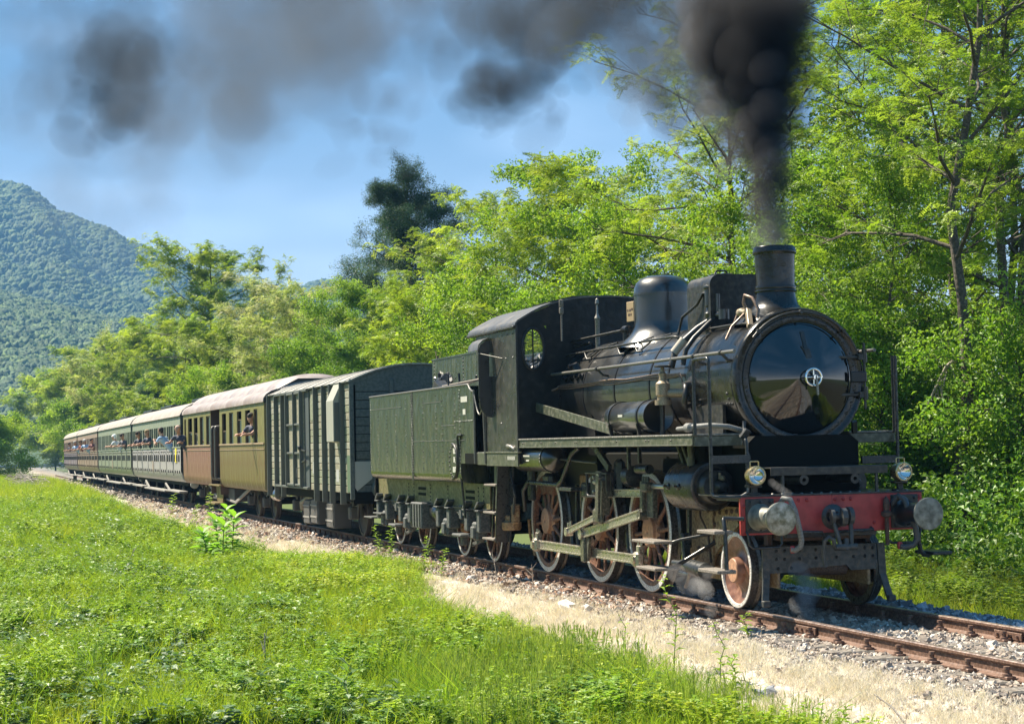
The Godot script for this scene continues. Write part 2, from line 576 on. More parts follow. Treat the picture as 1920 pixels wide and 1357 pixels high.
func solid_wheel(parent: Node3D, called: String, c: Vector3, r: float, white := true) -> MeshInstance3D:
	var b := MB.new()
	var z := Vector3(0, 0, 1)
	b.lathe(c, z, [[-0.1, r * 0.9], [-0.02, r * 0.88], [-0.03, r * 0.82], [-0.075, r * 0.62], [-0.08, r * 0.5], [-0.05, r * 0.36], [0.02, r * 0.335], [0.035, r * 0.32]], 48, 0.75)
	var w := put(parent, called, b, M.wheel_orange if white else M.wheel_red, c)
	b = MB.new()
	b.lathe(c, z, [[0.03, r * 0.32], [0.044, r * 0.3], [0.044, 0.018], [0.03, 0.014], [0.03, 0]], 36, 0.75)
	put(w, "hub", b, M.hub)
	b = MB.new()
	b.lathe(c, z, [[-0.135, r * 0.85], [-0.135, r + 0.022], [-0.118, r + 0.03], [-0.1, r + 0.012], [-0.09, r + 0.002], [-0.008, r - 0.004], [0, r - 0.012]], 56)
	put(w, "tyre", b, M.tyre)
	b = MB.new()
	b.lathe(c, z, [[-0.004, r - 0.006], [0.001, r - 0.013], [0.001, r * 0.885], [-0.02, r * 0.87]], 56)
	put(w, "tyre_face", b, M.tyre_white if white else M.steel_dull)
	return w

func rivets(parent: Node3D, spots: Array, r: float, m: Material, called := "rivet") -> void:
	var b := MB.new()
	for s in spots:      # [position, outward direction]
		b.lathe(s[0], s[1], [[0, r], [r * 0.55, r * 0.75], [r * 0.8, 0]], 7, 3.0)
	put(parent, called, b, m).set_meta("kind", "stuff")

func row(a: Vector3, b: Vector3, count: int, out: Vector3) -> Array:
	var s := []
	for i in count:
		s.append([a.lerp(b, (i + 0.5) / count), out])
	return s

# ------------------------------------------------------------------ the locomotive
func locomotive() -> void:
	var L := thing("steam_locomotive", "glossy black steam locomotive with red buffer beam and polished smokebox door heading the train", "locomotive", Vector3(-4.8, 0, 0))
	var X := Vector3.RIGHT
	var Y := Vector3.UP
	var Z := Vector3(0, 0, 1)
	var ay := 2.575                                   # height of the boiler axis
	# --- boiler
	var b := MB.new()
	b.lathe(Vector3(-7.7, ay, 0), X, [[0, 0.755], [4.9, 0.755]], 72)
	var boiler := put(L, "boiler", b, M.black_gloss)
	for x in [-6.66, -5.385, -4.09, -3.45, -2.78]:
		b = MB.new()
		b.lathe(Vector3(x - 0.025, ay, 0), X, [[0, 0.755], [0, 0.763], [0.05, 0.763], [0.05, 0.755]], 72)
		put(boiler, "boiler_band", b, M.black_dark)
	b = MB.new()     # washout plugs beside the firebox
	for x in [-7.45, -7.2, -6.95, -6.75]:
		var a := 0.33
		b.lathe(Vector3(x, ay + 0.75 * sin(a), 0.75 * cos(a)), Vector3(0, sin(a), cos(a)), [[0, 0.05], [0.03, 0.05], [0.035, 0.03], [0.07, 0.03], [0.07, 0]], 12)
	put(boiler, "washout_plug", b, M.black_dark).set_meta("kind", "stuff")
	b = MB.new()
	b.box(Vector3(-7.0, ay + 0.37, 0.72), Vector3(0.1, 0.16, 0.12), 0.02, Basis(X, 0.4) * Basis(Z, 0.5))
	b.cyl(Vector3(-7.0, ay + 0.42, 0.7), Vector3(-7.0, ay + 0.4, 0.84), 0.03, 10)
	put(boiler, "valve_box", b, M.black_dark)
	b = MB.new()     # firebox, straight sides sinking between the frames
	b.prism(PackedVector2Array([Vector2(0.74, 2.45), Vector2(0.66, 2.1), Vector2(0.62, 1.2), Vector2(0.6, 0.75), Vector2(-0.6, 0.75), Vector2(-0.62, 1.2), Vector2(-0.66, 2.1), Vector2(-0.74, 2.45)]), Vector3(-9.2, 0, 0), Z, Y, X * 2.75, 0.7)
	put(L, "firebox", b, M.black_dark)
	# --- smokebox with its flanged front ring, door, hand wheel, hinges
	b = MB.new()
	b.lathe(Vector3(-2.8, ay, 0), X, [[0, 0.72], [0, 0.772], [1.45, 0.772]], 72)
	var sb := put(L, "smokebox", b, M.black_smoke)
	b = MB.new()
	b.lathe(Vector3(-1.4, ay, 0), X, [[0, 0.77], [0, 0.8], [0.015, 0.812], [0.1, 0.812], [0.125, 0.8], [0.128, 0.765], [0.118, 0.755], [0.118, 0.715], [0.133, 0.705], [0.135, 0.66], [0.13, 0.64], [0.08, 0.63], [0.08, 0]], 84, 0.9)
	var front := put(sb, "front_ring", b, M.black_smoke)
	var sp := []
	for i in 30:
		var a := TAU * i / 30
		sp.append([Vector3(-1.268, ay + 0.685 * sin(a), 0.685 * cos(a)), X])
	rivets(sb, sp, 0.014, M.black_worn)
	sp = []
	for q in [[-1.62, 2.79, 0], [-1.55, 2.79, 0], [-1.62, 2.42, 0], [-1.7, 2.3, 0], [-1.62, 2.3, 0], [-1.55, 2.3, 0], [-1.6, 2.36, 0]]:
		var dy: float = q[1] - ay
		var zz := sqrt(0.772 * 0.772 - dy * dy)
		sp.append([Vector3(q[0], q[1], zz), Vector3(0, dy, zz).normalized()])
	rivets(sb, sp, 0.02, M.black_worn)
	b = MB.new()
	b.lathe(Vector3(-1.275, ay, 0), X, [[-0.02, 0.635], [0.012, 0.632], [0.03, 0.612], [0.06, 0.55], [0.13, 0.4], [0.2, 0.24], [0.235, 0.13], [0.243, 0.07], [0.243, 0]], 96, 0.5)
	var door := put(L, "smokebox_door", b, M.door_gloss)
	b = MB.new()     # hand wheel
	var hw := Vector3(-0.93, ay, 0)
	var ringp := []
	for i in 25:
		var a := TAU * i / 24
		ringp.append(hw + Vector3(0, sin(a), cos(a)) * 0.095)
	b.tube(ringp, 0.016, 8)
	for i in 4:
		var a := TAU * i / 4
		b.cyl(hw, hw + Vector3(0, sin(a), cos(a)) * 0.09, 0.009, 6)
	b.cyl(hw - X * 0.1, hw + X * 0.06, 0.026, 12)
	put(door, "hand_wheel", b, M.chrome)
	b = MB.new()
	b.tube([hw + Vector3(0.05, 0.02, -0.005), hw + Vector3(0.06, -0.05, -0.01), hw + Vector3(0.06, -0.2, -0.02)], 0.014, 8)
	put(door, "locking_lever", b, M.steel_dull)
	for y in [0.235, -0.195]:
		b = MB.new()   # hinge straps
		b.bar(Vector3(-1.2, ay + y, -0.33), Vector3(-1.225, ay + y, -0.74), 0.03, 0.018, X)
		b.bar(Vector3(-1.215, ay + y, -0.7), Vector3(-1.235, ay + y, -0.82), 0.07, 0.05, X)
		b.cyl(Vector3(-1.22, ay + y - 0.06, -0.79), Vector3(-1.22, ay + y + 0.09, -0.79), 0.03, 10)
		put(door, "hinge", b, M.black_worn)
	b = MB.new()
	b.cyl(Vector3(-1.23, ay - 0.36, -0.79), Vector3(-1.23, ay + 0.4, -0.79), 0.016, 8)
	put(door, "hinge_pin", b, M.black_worn)
	b = MB.new()
	b.box(Vector3(-1.2, ay + 0.01, -0.7), Vector3(0.03, 0.12, 0.2), 0.008)
	put(door, "latch_plate", b, M.black_dark)
	b = MB.new()     # lamp iron on the upper part of the door
	b.bar(Vector3(-1.2, ay + 0.53, 0.0), Vector3(-1.1, ay + 0.31, 0.0), 0.014, 0.05, Z)
	b.bar(Vector3(-1.1, ay + 0.33, 0.0), Vector3(-1.08, ay + 0.22, -0.02), 0.03, 0.07, Z)
	b.bar(Vector3(-1.13, ay + 0.36, 0.05), Vector3(-1.1, ay + 0.25, 0.0), 0.016, 0.04, X)
	put(door, "lamp_iron", b, M.black_worn)
	b = MB.new()     # arched grab rail over the door
	var arc := []
	for i in 15:
		var a := deg_to_rad(38 + 104 * i / 14.0)
		arc.append(Vector3(-1.215, ay + 0.755 * sin(a), 0.755 * cos(a)))
	b.tube(arc, 0.014, 8)
	var arc_rail := put(sb, "grab_rail", b, M.black_worn)
	b = MB.new()
	for i in [1, 7, 13]:
		b.lathe(arc[i] - X * 0.075, X, [[0, 0.014], [0.06, 0.014], [0.06, 0.024], [0.1, 0.024], [0.1, 0]], 8)
	put(arc_rail, "rail_knob", b, M.black_worn)
	# --- saddle
	b = MB.new()
	b.prism(PackedVector2Array([Vector2(0.68, 1.3), Vector2(0.68, 1.86), Vector2(0.6, 1.93), Vector2(-0.58, 1.93), Vector2(-0.68, 1.85), Vector2(-0.68, 1.3)]), Vector3(-2.5, 0, 0), Z, Y, X * 1.28)
	put(L, "saddle", b, M.black_matt)
	b = MB.new()
	for s in [1, -1]:
		b.prism(PackedVector2Array([Vector2(-2.6, 2.3), Vector2(-1.75, 2.3), Vector2(-1.75, 1.95), Vector2(-2.6, 1.95)]), Vector3(0, 0, 0.72 * s), X, Y, Vector3(0, 0, 0.04 * s))
	put(L, "steam_pipe_cover", b, M.black_worn)
	# --- chimney
	b = MB.new()
	b.lathe(Vector3(-1.87, 3.2, 0), Y, [[0.03, 0.5], [0.1, 0.45], [0.15, 0.385], [0.2, 0.315], [0.26, 0.262], [0.34, 0.236], [0.4, 0.23], [0.4, 0.243], [0.415, 0.248], [0.43, 0.243], [0.43, 0.236], [0.46, 0.243], [0.475, 0.238], [0.475, 0.228], [0.52, 0.226], [0.7, 0.229], [0.845, 0.235], [0.845, 0.248], [0.86, 0.256], [0.885, 0.256], [0.9, 0.248], [0.93, 0.244], [0.94, 0.235], [0.94, 0.2], [0.5, 0.19]], 48, 0.6)
	put(L, "chimney", b, M.black_smoke)
	# --- dome, maker's plate on its flank
	b = MB.new()
	b.lathe(Vector3(-5.46, 3.1, 0), Y, [[0.05, 0.62], [0.14, 0.55], [0.21, 0.47], [0.27, 0.42], [0.34, 0.392], [0.42, 0.385], [0.76, 0.385], [0.76, 0.393], [0.785, 0.393], [0.785, 0.385], [0.86, 0.378], [0.93, 0.35], [0.985, 0.295], [1.02, 0.2], [1.03, 0.1], [1.033, 0]], 56, 0.7)
	put(L, "dome", b, M.black_gloss)
	b = MB.new()
	var pn := Vector3(0.12, 0, 0.99).normalized()
	var pc := Vector3(-5.76, 3.66, -0.04)
	var pb := Basis(Y.cross(pn).normalized(), Y, pn)
	b.box(pc + pn * 0.41, Vector3(0.21, 0.27, 0.016), 0.005, pb)
	var plate := put(L, "maker_plate", b, M.brass_plate)
	b = MB.new()
	for q in [[-0.065, 0.02, 0.035], [0.0, 0.02, 0.045], [0.06, 0.03, 0.05], [-0.03, -0.04, 0.05], [0.03, -0.04, 0.03]]:
		b.box(pc + pn * 0.419 + pb * Vector3(q[0], q[1], 0), Vector3(q[2], 0.03, 0.004), 0, pb)
	put(plate, "embossed_mark", b, M.rust_dark)
	# --- sandbox
	b = MB.new()
	var sx := PackedVector2Array([Vector2(0.45, 3.18), Vector2(0.45, 3.78)])
	for i in 7:
		var a := PI * 0.5 * i / 6
		sx.append(Vector2(0.33 + 0.12 * cos(a), 3.78 + 0.12 * sin(a)))
	for i in 7:
		var a := PI * 0.5 + PI * 0.5 * i / 6
		sx.append(Vector2(-0.33 + 0.12 * cos(a), 3.78 + 0.12 * sin(a)))
	sx.append(Vector2(-0.45, 3.18))
	b.prism(sx, Vector3(-3.48, 0, 0), Z, Y, X * 0.73, 0.5)
	var sand := put(L, "sandbox", b, M.black_worn)
	b = MB.new()
	b.lathe(Vector3(-2.98, 3.895, 0.2), Y, [[0, 0.14], [0.02, 0.14], [0.025, 0.12], [0.03, 0]], 20)
	b.tube([Vector3(-2.98, 3.91, 0.29), Vector3(-2.98, 3.96, 0.26), Vector3(-2.98, 3.96, 0.14), Vector3(-2.98, 3.91, 0.11)], 0.012, 6)
	put(sand, "filler_lid", b, M.black_dark)
	# --- hand rails along the boiler
	for s in [1, -1]:
		b = MB.new()
		b.tube([Vector3(-8.0, 2.89, 0.86 * s), Vector3(-5, 2.885, 0.87 * s), Vector3(-1.12, 2.885, 0.87 * s)], 0.021, 8)
		var hr := put(L, "hand_rail", b, M.rail_grey)
		for x in [-5.7, -2.3, -1.5]:
			b = MB.new()
			b.lathe(Vector3(x, 2.885, 0.87 * s) - X * 0.025, X, [[0, 0.02], [0, 0.032], [0.05, 0.032], [0.05, 0.02]], 10)
			b.tube([Vector3(x, 2.87, 0.86 * s), Vector3(x + 0.03, 2.8, 0.8 * s), Vector3(x + 0.03, 2.79, 0.72 * s)], 0.018, 7)
			put(hr, "rail_bracket", b, M.black_worn)
	b = MB.new()
	b.tube([Vector3(-7.9, 3.165, 0.62), Vector3(-5.5, 3.185, 0.63), Vector3(-3.55, 3.19, 0.63), Vector3(-3.46, 3.18, 0.6), Vector3(-3.45, 3.14, 0.58)], 0.017, 8)
	var ur := put(L, "upper_rail", b, M.black_worn)
	for x in [-6.9, -5.55, -4.9]:
		b = MB.new()
		b.tube([Vector3(x, 3.175, 0.63), Vector3(x + 0.1, 3.07, 0.63), Vector3(x + 0.2, 3.07, 0.6)], 0.014, 6)
		b.tube([Vector3(x + 0.13, 3.07, 0.61), Vector3(x + 0.3, 3.2, 0.5), Vector3(x + 0.8, 3.26, 0.42)], 0.011, 6)
		put(ur, "rail_bracket", b, M.black_worn)
	# --- bundle of thin copper pipes
	for i in 3:
		b = MB.new()
		var dz := 0.03 * i
		var p := []
		for j in 9:
			var x := lerpf(-7.75, -3.2, j / 8.0)
			p.append(Vector3(x, 2.72 + 0.012 * sin(j * 2.1 + i) - 0.022 * i, 0.765 + 0.01 * sin(j + i)))
		p.append(Vector3(-2.98, 2.71 - 0.01 * i, 0.78))
		p.append(Vector3(-2.88, 2.62, 0.79))
		p.append(Vector3(-2.8 + dz, 2.4, 0.8))
		p.append(Vector3(-2.68 + dz, 2.15, 0.74))
		p.append(Vector3(-2.62 + dz, 1.99, 0.7))
		b.tube(p, 0.011, 6)
		put(L, "copper_pipe", b, M.copper)
	b = MB.new()
	b.tube([Vector3(-8.1, 2.57, 1.0), Vector3(-7.85, 2.62, 0.93), Vector3(-7.6, 2.69, 0.8)], 0.018, 7)
	put(L, "pipe_end", b, M.copper)
	b = MB.new()
	b.bar(Vector3(-7.72, 2.42, 1.1), Vector3(-4.42, 2.04, 1.1), 0.13, 0.03)
	put(L, "diagonal_stay", b, M.olive_worn)
	# --- injector check valve and its pipes
	b = MB.new()
	b.lathe(Vector3(-2.99, 2.33, 1.0), Y, [[0, 0.0], [0, 0.1], [0.06, 0.1], [0.06, 0.07], [0.1, 0.07], [0.12, 0.085], [0.26, 0.085], [0.29, 0.05], [0.34, 0.04], [0.38, 0.05], [0.4, 0.03], [0.46, 0.02], [0.46, 0]], 20)
	b.cyl(Vector3(-2.99, 2.47, 1.0), Vector3(-2.85, 2.47, 0.78), 0.055, 12)
	var chk := put(L, "check_valve", b, M.brass_dull)
	b = MB.new()
	b.lathe(Vector3(-2.99, 2.785, 1.0), Y, [[0, 0], [0, 0.09], [0.008, 0.1], [0.02, 0.1], [0.026, 0.09], [0.026, 0]], 20)
	put(chk, "valve_wheel", b, M.black_worn)
	b = MB.new()
	b.cyl(Vector3(-3.02, 2.36, 1.0), Vector3(-3.03, 1.96, 1.0), 0.03, 10)
	put(chk, "feed_pipe", b, M.black_worn)
	b = MB.new()
	b.lathe(Vector3(-2.62, 2.56, 0.72), Vector3(0.1, -0.1, 1), [[0, 0.11], [0.06, 0.11], [0.09, 0.06], [0.16, 0.05], [0.18, 0]], 16)
	b.tube([Vector3(-2.6, 2.55, 0.86), Vector3(-2.5, 2.5, 0.9), Vector3(-2.5, 2.36, 0.92), Vector3(-2.58, 2.3, 0.88), Vector3(-2.62, 2.32, 0.8)], 0.035, 8)
	put(L, "clack_valve", b, M.black_worn)
	b = MB.new()
	b.tube([Vector3(-3.0, 2.78, 0.88), Vector3(-3.0, 2.95, 0.83), Vector3(-2.97, 3.1, 0.72), Vector3(-2.93, 3.25, 0.55), Vector3(-2.88, 3.36, 0.38)], 0.042, 10)
	put(L, "steam_pipe", b, M.black_worn)
	b = MB.new()
	b.tube([Vector3(-2.72, 2.8, 0.84), Vector3(-2.72, 2.98, 0.8), Vector3(-2.72, 3.12, 0.69), Vector3(-2.75, 3.3, 0.48), Vector3(-2.8, 3.42, 0.3)], 0.032, 10)
	put(L, "steam_pipe", b, M.black_worn)
	b = MB.new()
	b.tube([Vector3(-3.0, 2.96, 0.84), Vector3(-2.95, 3.12, 0.72)], 0.055, 10)
	put(L, "pipe_lagging", b, M.lagging)
	b = MB.new()     # air pump on top
	b.lathe(Vector3(-2.86, 3.38, 0.42), Y, [[0, 0.05], [0.05, 0.06], [0.08, 0.04], [0.12, 0.04], [0.14, 0.055], [0.34, 0.055], [0.36, 0.07], [0.38, 0.07], [0.4, 0.03], [0.44, 0.0]], 14)
	b.cyl(Vector3(-2.74, 3.4, 0.36), Vector3(-2.74, 3.66, 0.36), 0.032, 10)
	b.cyl(Vector3(-2.95, 3.42, 0.4), Vector3(-2.6, 3.4, 0.34), 0.05, 10)
	b.cyl(Vector3(-2.6, 3.34, 0.34), Vector3(-2.6, 3.46, 0.34), 0.07, 10)
	put(L, "lubricator", b, M.black_gloss)
	b = MB.new()
	b.tube([Vector3(-3.4, 3.2, 0.62), Vector3(-3.42, 3.42, 0.55), Vector3(-3.05, 3.55, 0.5), Vector3(-2.95, 3.68, 0.46), Vector3(-2.9, 3.68, 0.44)], 0.018, 7)
	put(L, "bent_pipe", b, M.black_worn)
	b = MB.new()     # snifting valve and hook pipe behind the ring
	b.tube([Vector3(-1.75, 3.3, 0.4), Vector3(-1.78, 3.48, 0.45), Vector3(-1.74, 3.56, 0.45), Vector3(-1.6, 3.52, 0.42), Vector3(-1.52, 3.38, 0.38), Vector3(-1.52, 3.28, 0.4)], 0.02, 8)
	put(L, "hooked_pipe", b, M.copper)
	b = MB.new()
	b.lathe(Vector3(-1.98, 3.37, 0.42), X, [[0, 0.02], [0.02, 0.05], [0.1, 0.055], [0.14, 0.03], [0.25, 0.045], [0.27, 0]], 12)
	b.bar(Vector3(-1.72, 3.38, 0.42), Vector3(-1.5, 3.18, 0.5), 0.07, 0.06)
	put(L, "relief_valve", b, M.brass_dull)
	b = MB.new()
	b.tube([Vector3(-1.78, 3.35, 0.44), Vector3(-1.79, 3.2, 0.6), Vector3(-1.76, 3.05, 0.69)], 0.016, 7)
	b.tube([Vector3(-1.98, 3.38, 0.43), Vector3(-1.98, 3.22, 0.5)], 0.014, 7)
	put(L, "drain_pipe", b, M.copper)
	b = MB.new()
	b.tube([Vector3(-3.2, 3.22, 0.5), Vector3(-2.6, 3.235, 0.48), Vector3(-2.0, 3.24, 0.47), Vector3(-1.55, 3.22, 0.5)], 0.014, 6)
	put(L, "thin_pipe", b, M.black_worn)
	# --- whistle and vent in front of the cab
	b = MB.new()
	b.lathe(Vector3(-7.25, 3.15, 0.3), Y, [[0, 0.06], [0.06, 0.03], [0.08, 0.032], [0.5, 0.034], [0.53, 0.045], [0.56, 0.03], [0.6, 0.015], [0.72, 0.015], [0.74, 0.03], [0.8, 0.02], [0.82, 0]], 14)
	put(L, "whistle", b, M.steel_dull)
	b = MB.new()
	b.lathe(Vector3(-7.38, 3.36, 0.8), Y, [[0, 0.014], [0.38, 0.014], [0.4, 0.035], [0.47, 0.035], [0.48, 0.025], [0.5, 0.035], [0.59, 0.035], [0.6, 0]], 10)
	put(L, "cab_whistle", b, M.wood_grey)
	b = MB.new()
	b.tube([Vector3(-7.7, 3.37, 0.55), Vector3(-6.0, 3.43, 0.36)], 0.018, 6)
	b.tube([Vector3(-7.7, 3.3, 0.5), Vector3(-7.3, 3.32, 0.4)], 0.025, 6)
	put(L, "regulator_rod", b, M.black_worn)
	b = MB.new()
	b.lathe(Vector3(-6.1, 3.43, 0.34), X, [[0, 0.03], [0.03, 0.05], [0.08, 0.06], [0.22, 0.055], [0.24, 0]], 12)
	b.cyl(Vector3(-5.97, 3.28, 0.34), Vector3(-5.97, 3.43, 0.34), 0.05, 10)
	put(L, "regulator_valve", b, M.black_dark)
	# --- running boards with deep fascia
	for s in [1, -1]:
		b = MB.new()
		var sh := -0.24 if s < 0 else 0.0      # the far board ends a little sooner
		b.box(Vector3(-4.42 + sh, 1.956, 1.08 * s), Vector3(6.56 + sh * 2.0, 0.022, 0.64), 0.004)
		var rb := put(L, "running_board", b, M.board_top)
		b = MB.new()
		b.box(Vector3(-4.42 + sh, 1.895, 1.375 * s), Vector3(6.52 + sh * 2.0, 0.1, 0.022), 0.004)
		b.box(Vector3(-4.42 + sh, 1.843, 1.36 * s), Vector3(6.5 + sh * 2.0, 0.016, 0.07), 0.004)
		b.box(Vector3(-1.16 + sh * 2.0, 1.885, 1.08 * s), Vector3(0.03, 0.11, 0.58), 0.004)
		put(rb, "fascia", b, M.olive_worn)
		sp = []
		for x in [-7.5, -7.44, -6.65, -6.6, -6.0, -5.2, -5.12, -4.4, -3.6, -2.6, -2.5, -1.8]:
			sp.append([Vector3(x, 1.9, 1.387 * s), Vector3(0, 0, s)])
		rivets(rb, sp, 0.012, M.black_worn)
		b = MB.new()      # loop-shaped grab pole at the front end
		if s > 0:
			var hp := [Vector3(-1.12, 1.95, 1.37), Vector3(-1.12, 2.72, 1.37)]
			for i in 5:
				var a := PI - PI * 0.5 * i / 4
				hp.append(Vector3(-1.06 + 0.06 * cos(a), 2.73 + 0.06 * sin(a), 1.37))
			for i in 5:
				var a := PI * 0.5 - PI * 0.5 * i / 4
				hp.append(Vector3(-0.75 + 0.06 * cos(a), 2.73 + 0.06 * sin(a), 1.37))
			hp.append_array([Vector3(-0.69, 2.0, 1.37), Vector3(-0.69, 1.33, 1.37), Vector3(-0.67, 1.29, 1.36), Vector3(-0.62, 1.275, 1.33), Vector3(-0.53, 1.275, 1.1)])
			b.tube(hp, 0.021, 8)
		else:
			b.tube([Vector3(-1.55, 1.3, -1.36), Vector3(-1.55, 2.84, -1.36)], 0.021, 8)
			b.tube([Vector3(-1.62, 1.95, -1.36), Vector3(-1.62, 2.84, -1.36)], 0.018, 8)
		put(L, "grab_pole", b, M.rail_dark)
		b = MB.new()     # rungs and upright under the front end
		if s > 0:
			b.bar(Vector3(-0.69, 1.68, 1.37), Vector3(-0.9, 1.68, 0.82), 0.035, 0.09, Y)
			b.bar(Vector3(-0.9, 1.68, 0.82), Vector3(-1.1, 1.9, 0.8), 0.025, 0.025)
			b.tube([Vector3(-0.92, 1.29, 0.84), Vector3(-0.92, 1.85, 0.84), Vector3(-1.0, 1.9, 0.82), Vector3(-1.12, 2.02, 0.78), Vector3(-1.13, 2.1, 0.77)], 0.02, 7)
			b.bar(Vector3(-1.05, 1.91, 0.84), Vector3(-1.0, 2.0, 0.78), 0.05, 0.08)
		else:
			b.bar(Vector3(-1.56, 1.63, -1.36), Vector3(-1.5, 1.63, -0.86), 0.04, 0.09, Y)
			b.bar(Vector3(-1.5, 1.95, -0.78), Vector3(-1.42, 2.08, -0.74), 0.05, 0.06)
		put(L, "front_step_frame", b, M.rail_dark)
	b = MB.new()     # odd bits on the near running board
	b.tube([Vector3(-1.85, 2.03, 1.28), Vector3(-1.55, 2.04, 1.27)], 0.025, 8)
	b.lathe(Vector3(-1.6, 2.04, 1.27), X, [[0, 0.03], [0.02, 0.055], [0.14, 0.055], [0.16, 0.035], [0.18, 0]], 10)
	b.tube([Vector3(-1.45, 2.05, 1.26), Vector3(-1.2, 2.06, 1.15), Vector3(-1.15, 2.04, 0.95), Vector3(-1.2, 1.99, 0.75)], 0.03, 8)
	put(L, "coiled_hose", b, M.hose_grey)
	# --- air reservoir on top of the board, main reservoir below it
	b = MB.new()
	b.lathe(Vector3(-4.6, 2.2, 1.02), X, [[0, 0], [0.01, 0.1], [0.05, 0.17], [0.1, 0.197], [1.5, 0.2], [1.5, 0.185], [1.49, 0.17], [1.45, 0.0]], 40, 0.7)
	var t1 := put(L, "air_tank", b, M.black_gloss)
	for x in [-4.35, -3.35]:
		b = MB.new()
		b.lathe(Vector3(x - 0.025, 2.2, 1.02), X, [[0, 0.2], [0, 0.209], [0.05, 0.209], [0.05, 0.2]], 40)
		b.bar(Vector3(x, 1.97, 1.17), Vector3(x, 2.12, 1.2), 0.05, 0.03, X)
		b.bar(Vector3(x, 1.97, 0.87), Vector3(x, 2.12, 0.84), 0.05, 0.03, X)
		put(t1, "tank_strap", b, M.black_dark)
	b = MB.new()
	b.box(Vector3(-3.9, 2.22, 1.222), Vector3(0.16, 0.03, 0.003))
	put(t1, "white_stencil", b, M.white_worn)
	b = MB.new()
	b.lathe(Vector3(-8.35, 1.685, 1.16), X, [[0, 0], [0.01, 0.08], [0.06, 0.15], [0.14, 0.182], [0.2, 0.19], [0.23, 0.19], [0.23, 0.196], [0.26, 0.196], [0.26, 0.19], [1.5, 0.19], [1.5, 0.198], [1.54, 0.198], [1.54, 0.185], [1.6, 0.17], [1.68, 0.12], [1.73, 0.05], [1.74, 0]], 40, 0.7)
	var t2 := put(L, "main_reservoir", b, M.black_gloss)
	b = MB.new()
	b.box(Vector3(-7.45, 1.72, 1.352), Vector3(0.3, 0.025, 0.003), 0, Basis(X, 0.1))
	b.box(Vector3(-7.4, 1.655, 1.352), Vector3(0.14, 0.02, 0.003), 0, Basis(X, -0.1))
	put(t2, "white_stencil", b, M.white_worn)
	sp = []
	for i in 26:
		var a := TAU * i / 26
		sp.append([Vector3(-6.83, 1.685 + 0.198 * sin(a), 1.16 + 0.198 * cos(a)), Vector3(0, sin(a), cos(a))])
	rivets(t2, sp, 0.012, M.steel_dull)
	b = MB.new()
	b.tube([Vector3(-8.28, 1.72, 1.2), Vector3(-8.3, 1.82, 1.35), Vector3(-8.15, 1.87, 1.42), Vector3(-7.95, 1.85, 1.42), Vector3(-7.9, 1.78, 1.36)], 0.028, 8)
	put(t2, "elbow_pipe", b, M.steel_dull)
	b = MB.new()
	b.tube([Vector3(-5.85, 1.83, 1.1), Vector3(-6.1, 1.75, 1.12), Vector3(-6.55, 1.38, 1.12), Vector3(-6.75, 1.31, 1.12), Vector3(-8.2, 1.33, 1.1), Vector3(-8.45, 1.2, 1.1), Vector3(-8.55, 0.9, 1.05)], 0.033, 8)
	put(L, "bent_air_pipe", b, M.rail_dark)
	b = MB.new()
	b.tube([Vector3(-6.6, 1.67, 1.12), Vector3(-5.3, 1.62, 1.05)], 0.018, 6)
	put(L, "thin_rod", b, M.black_worn)
	b = MB.new()
	b.box(Vector3(-6.35, 1.26, 1.05), Vector3(0.55, 0.05, 0.22), 0.006)
	b.box(Vector3(-6.0, 1.25, 0.9), Vector3(0.25, 0.2, 0.2), 0.02)
	b.box(Vector3(-7.5, 1.38, 1.0), Vector3(0.35, 0.18, 0.12), 0.05)
	put(L, "splasher_bracket", b, M.rail_dark)
	cab(L)
	running_gear(L)
	front_end(L)

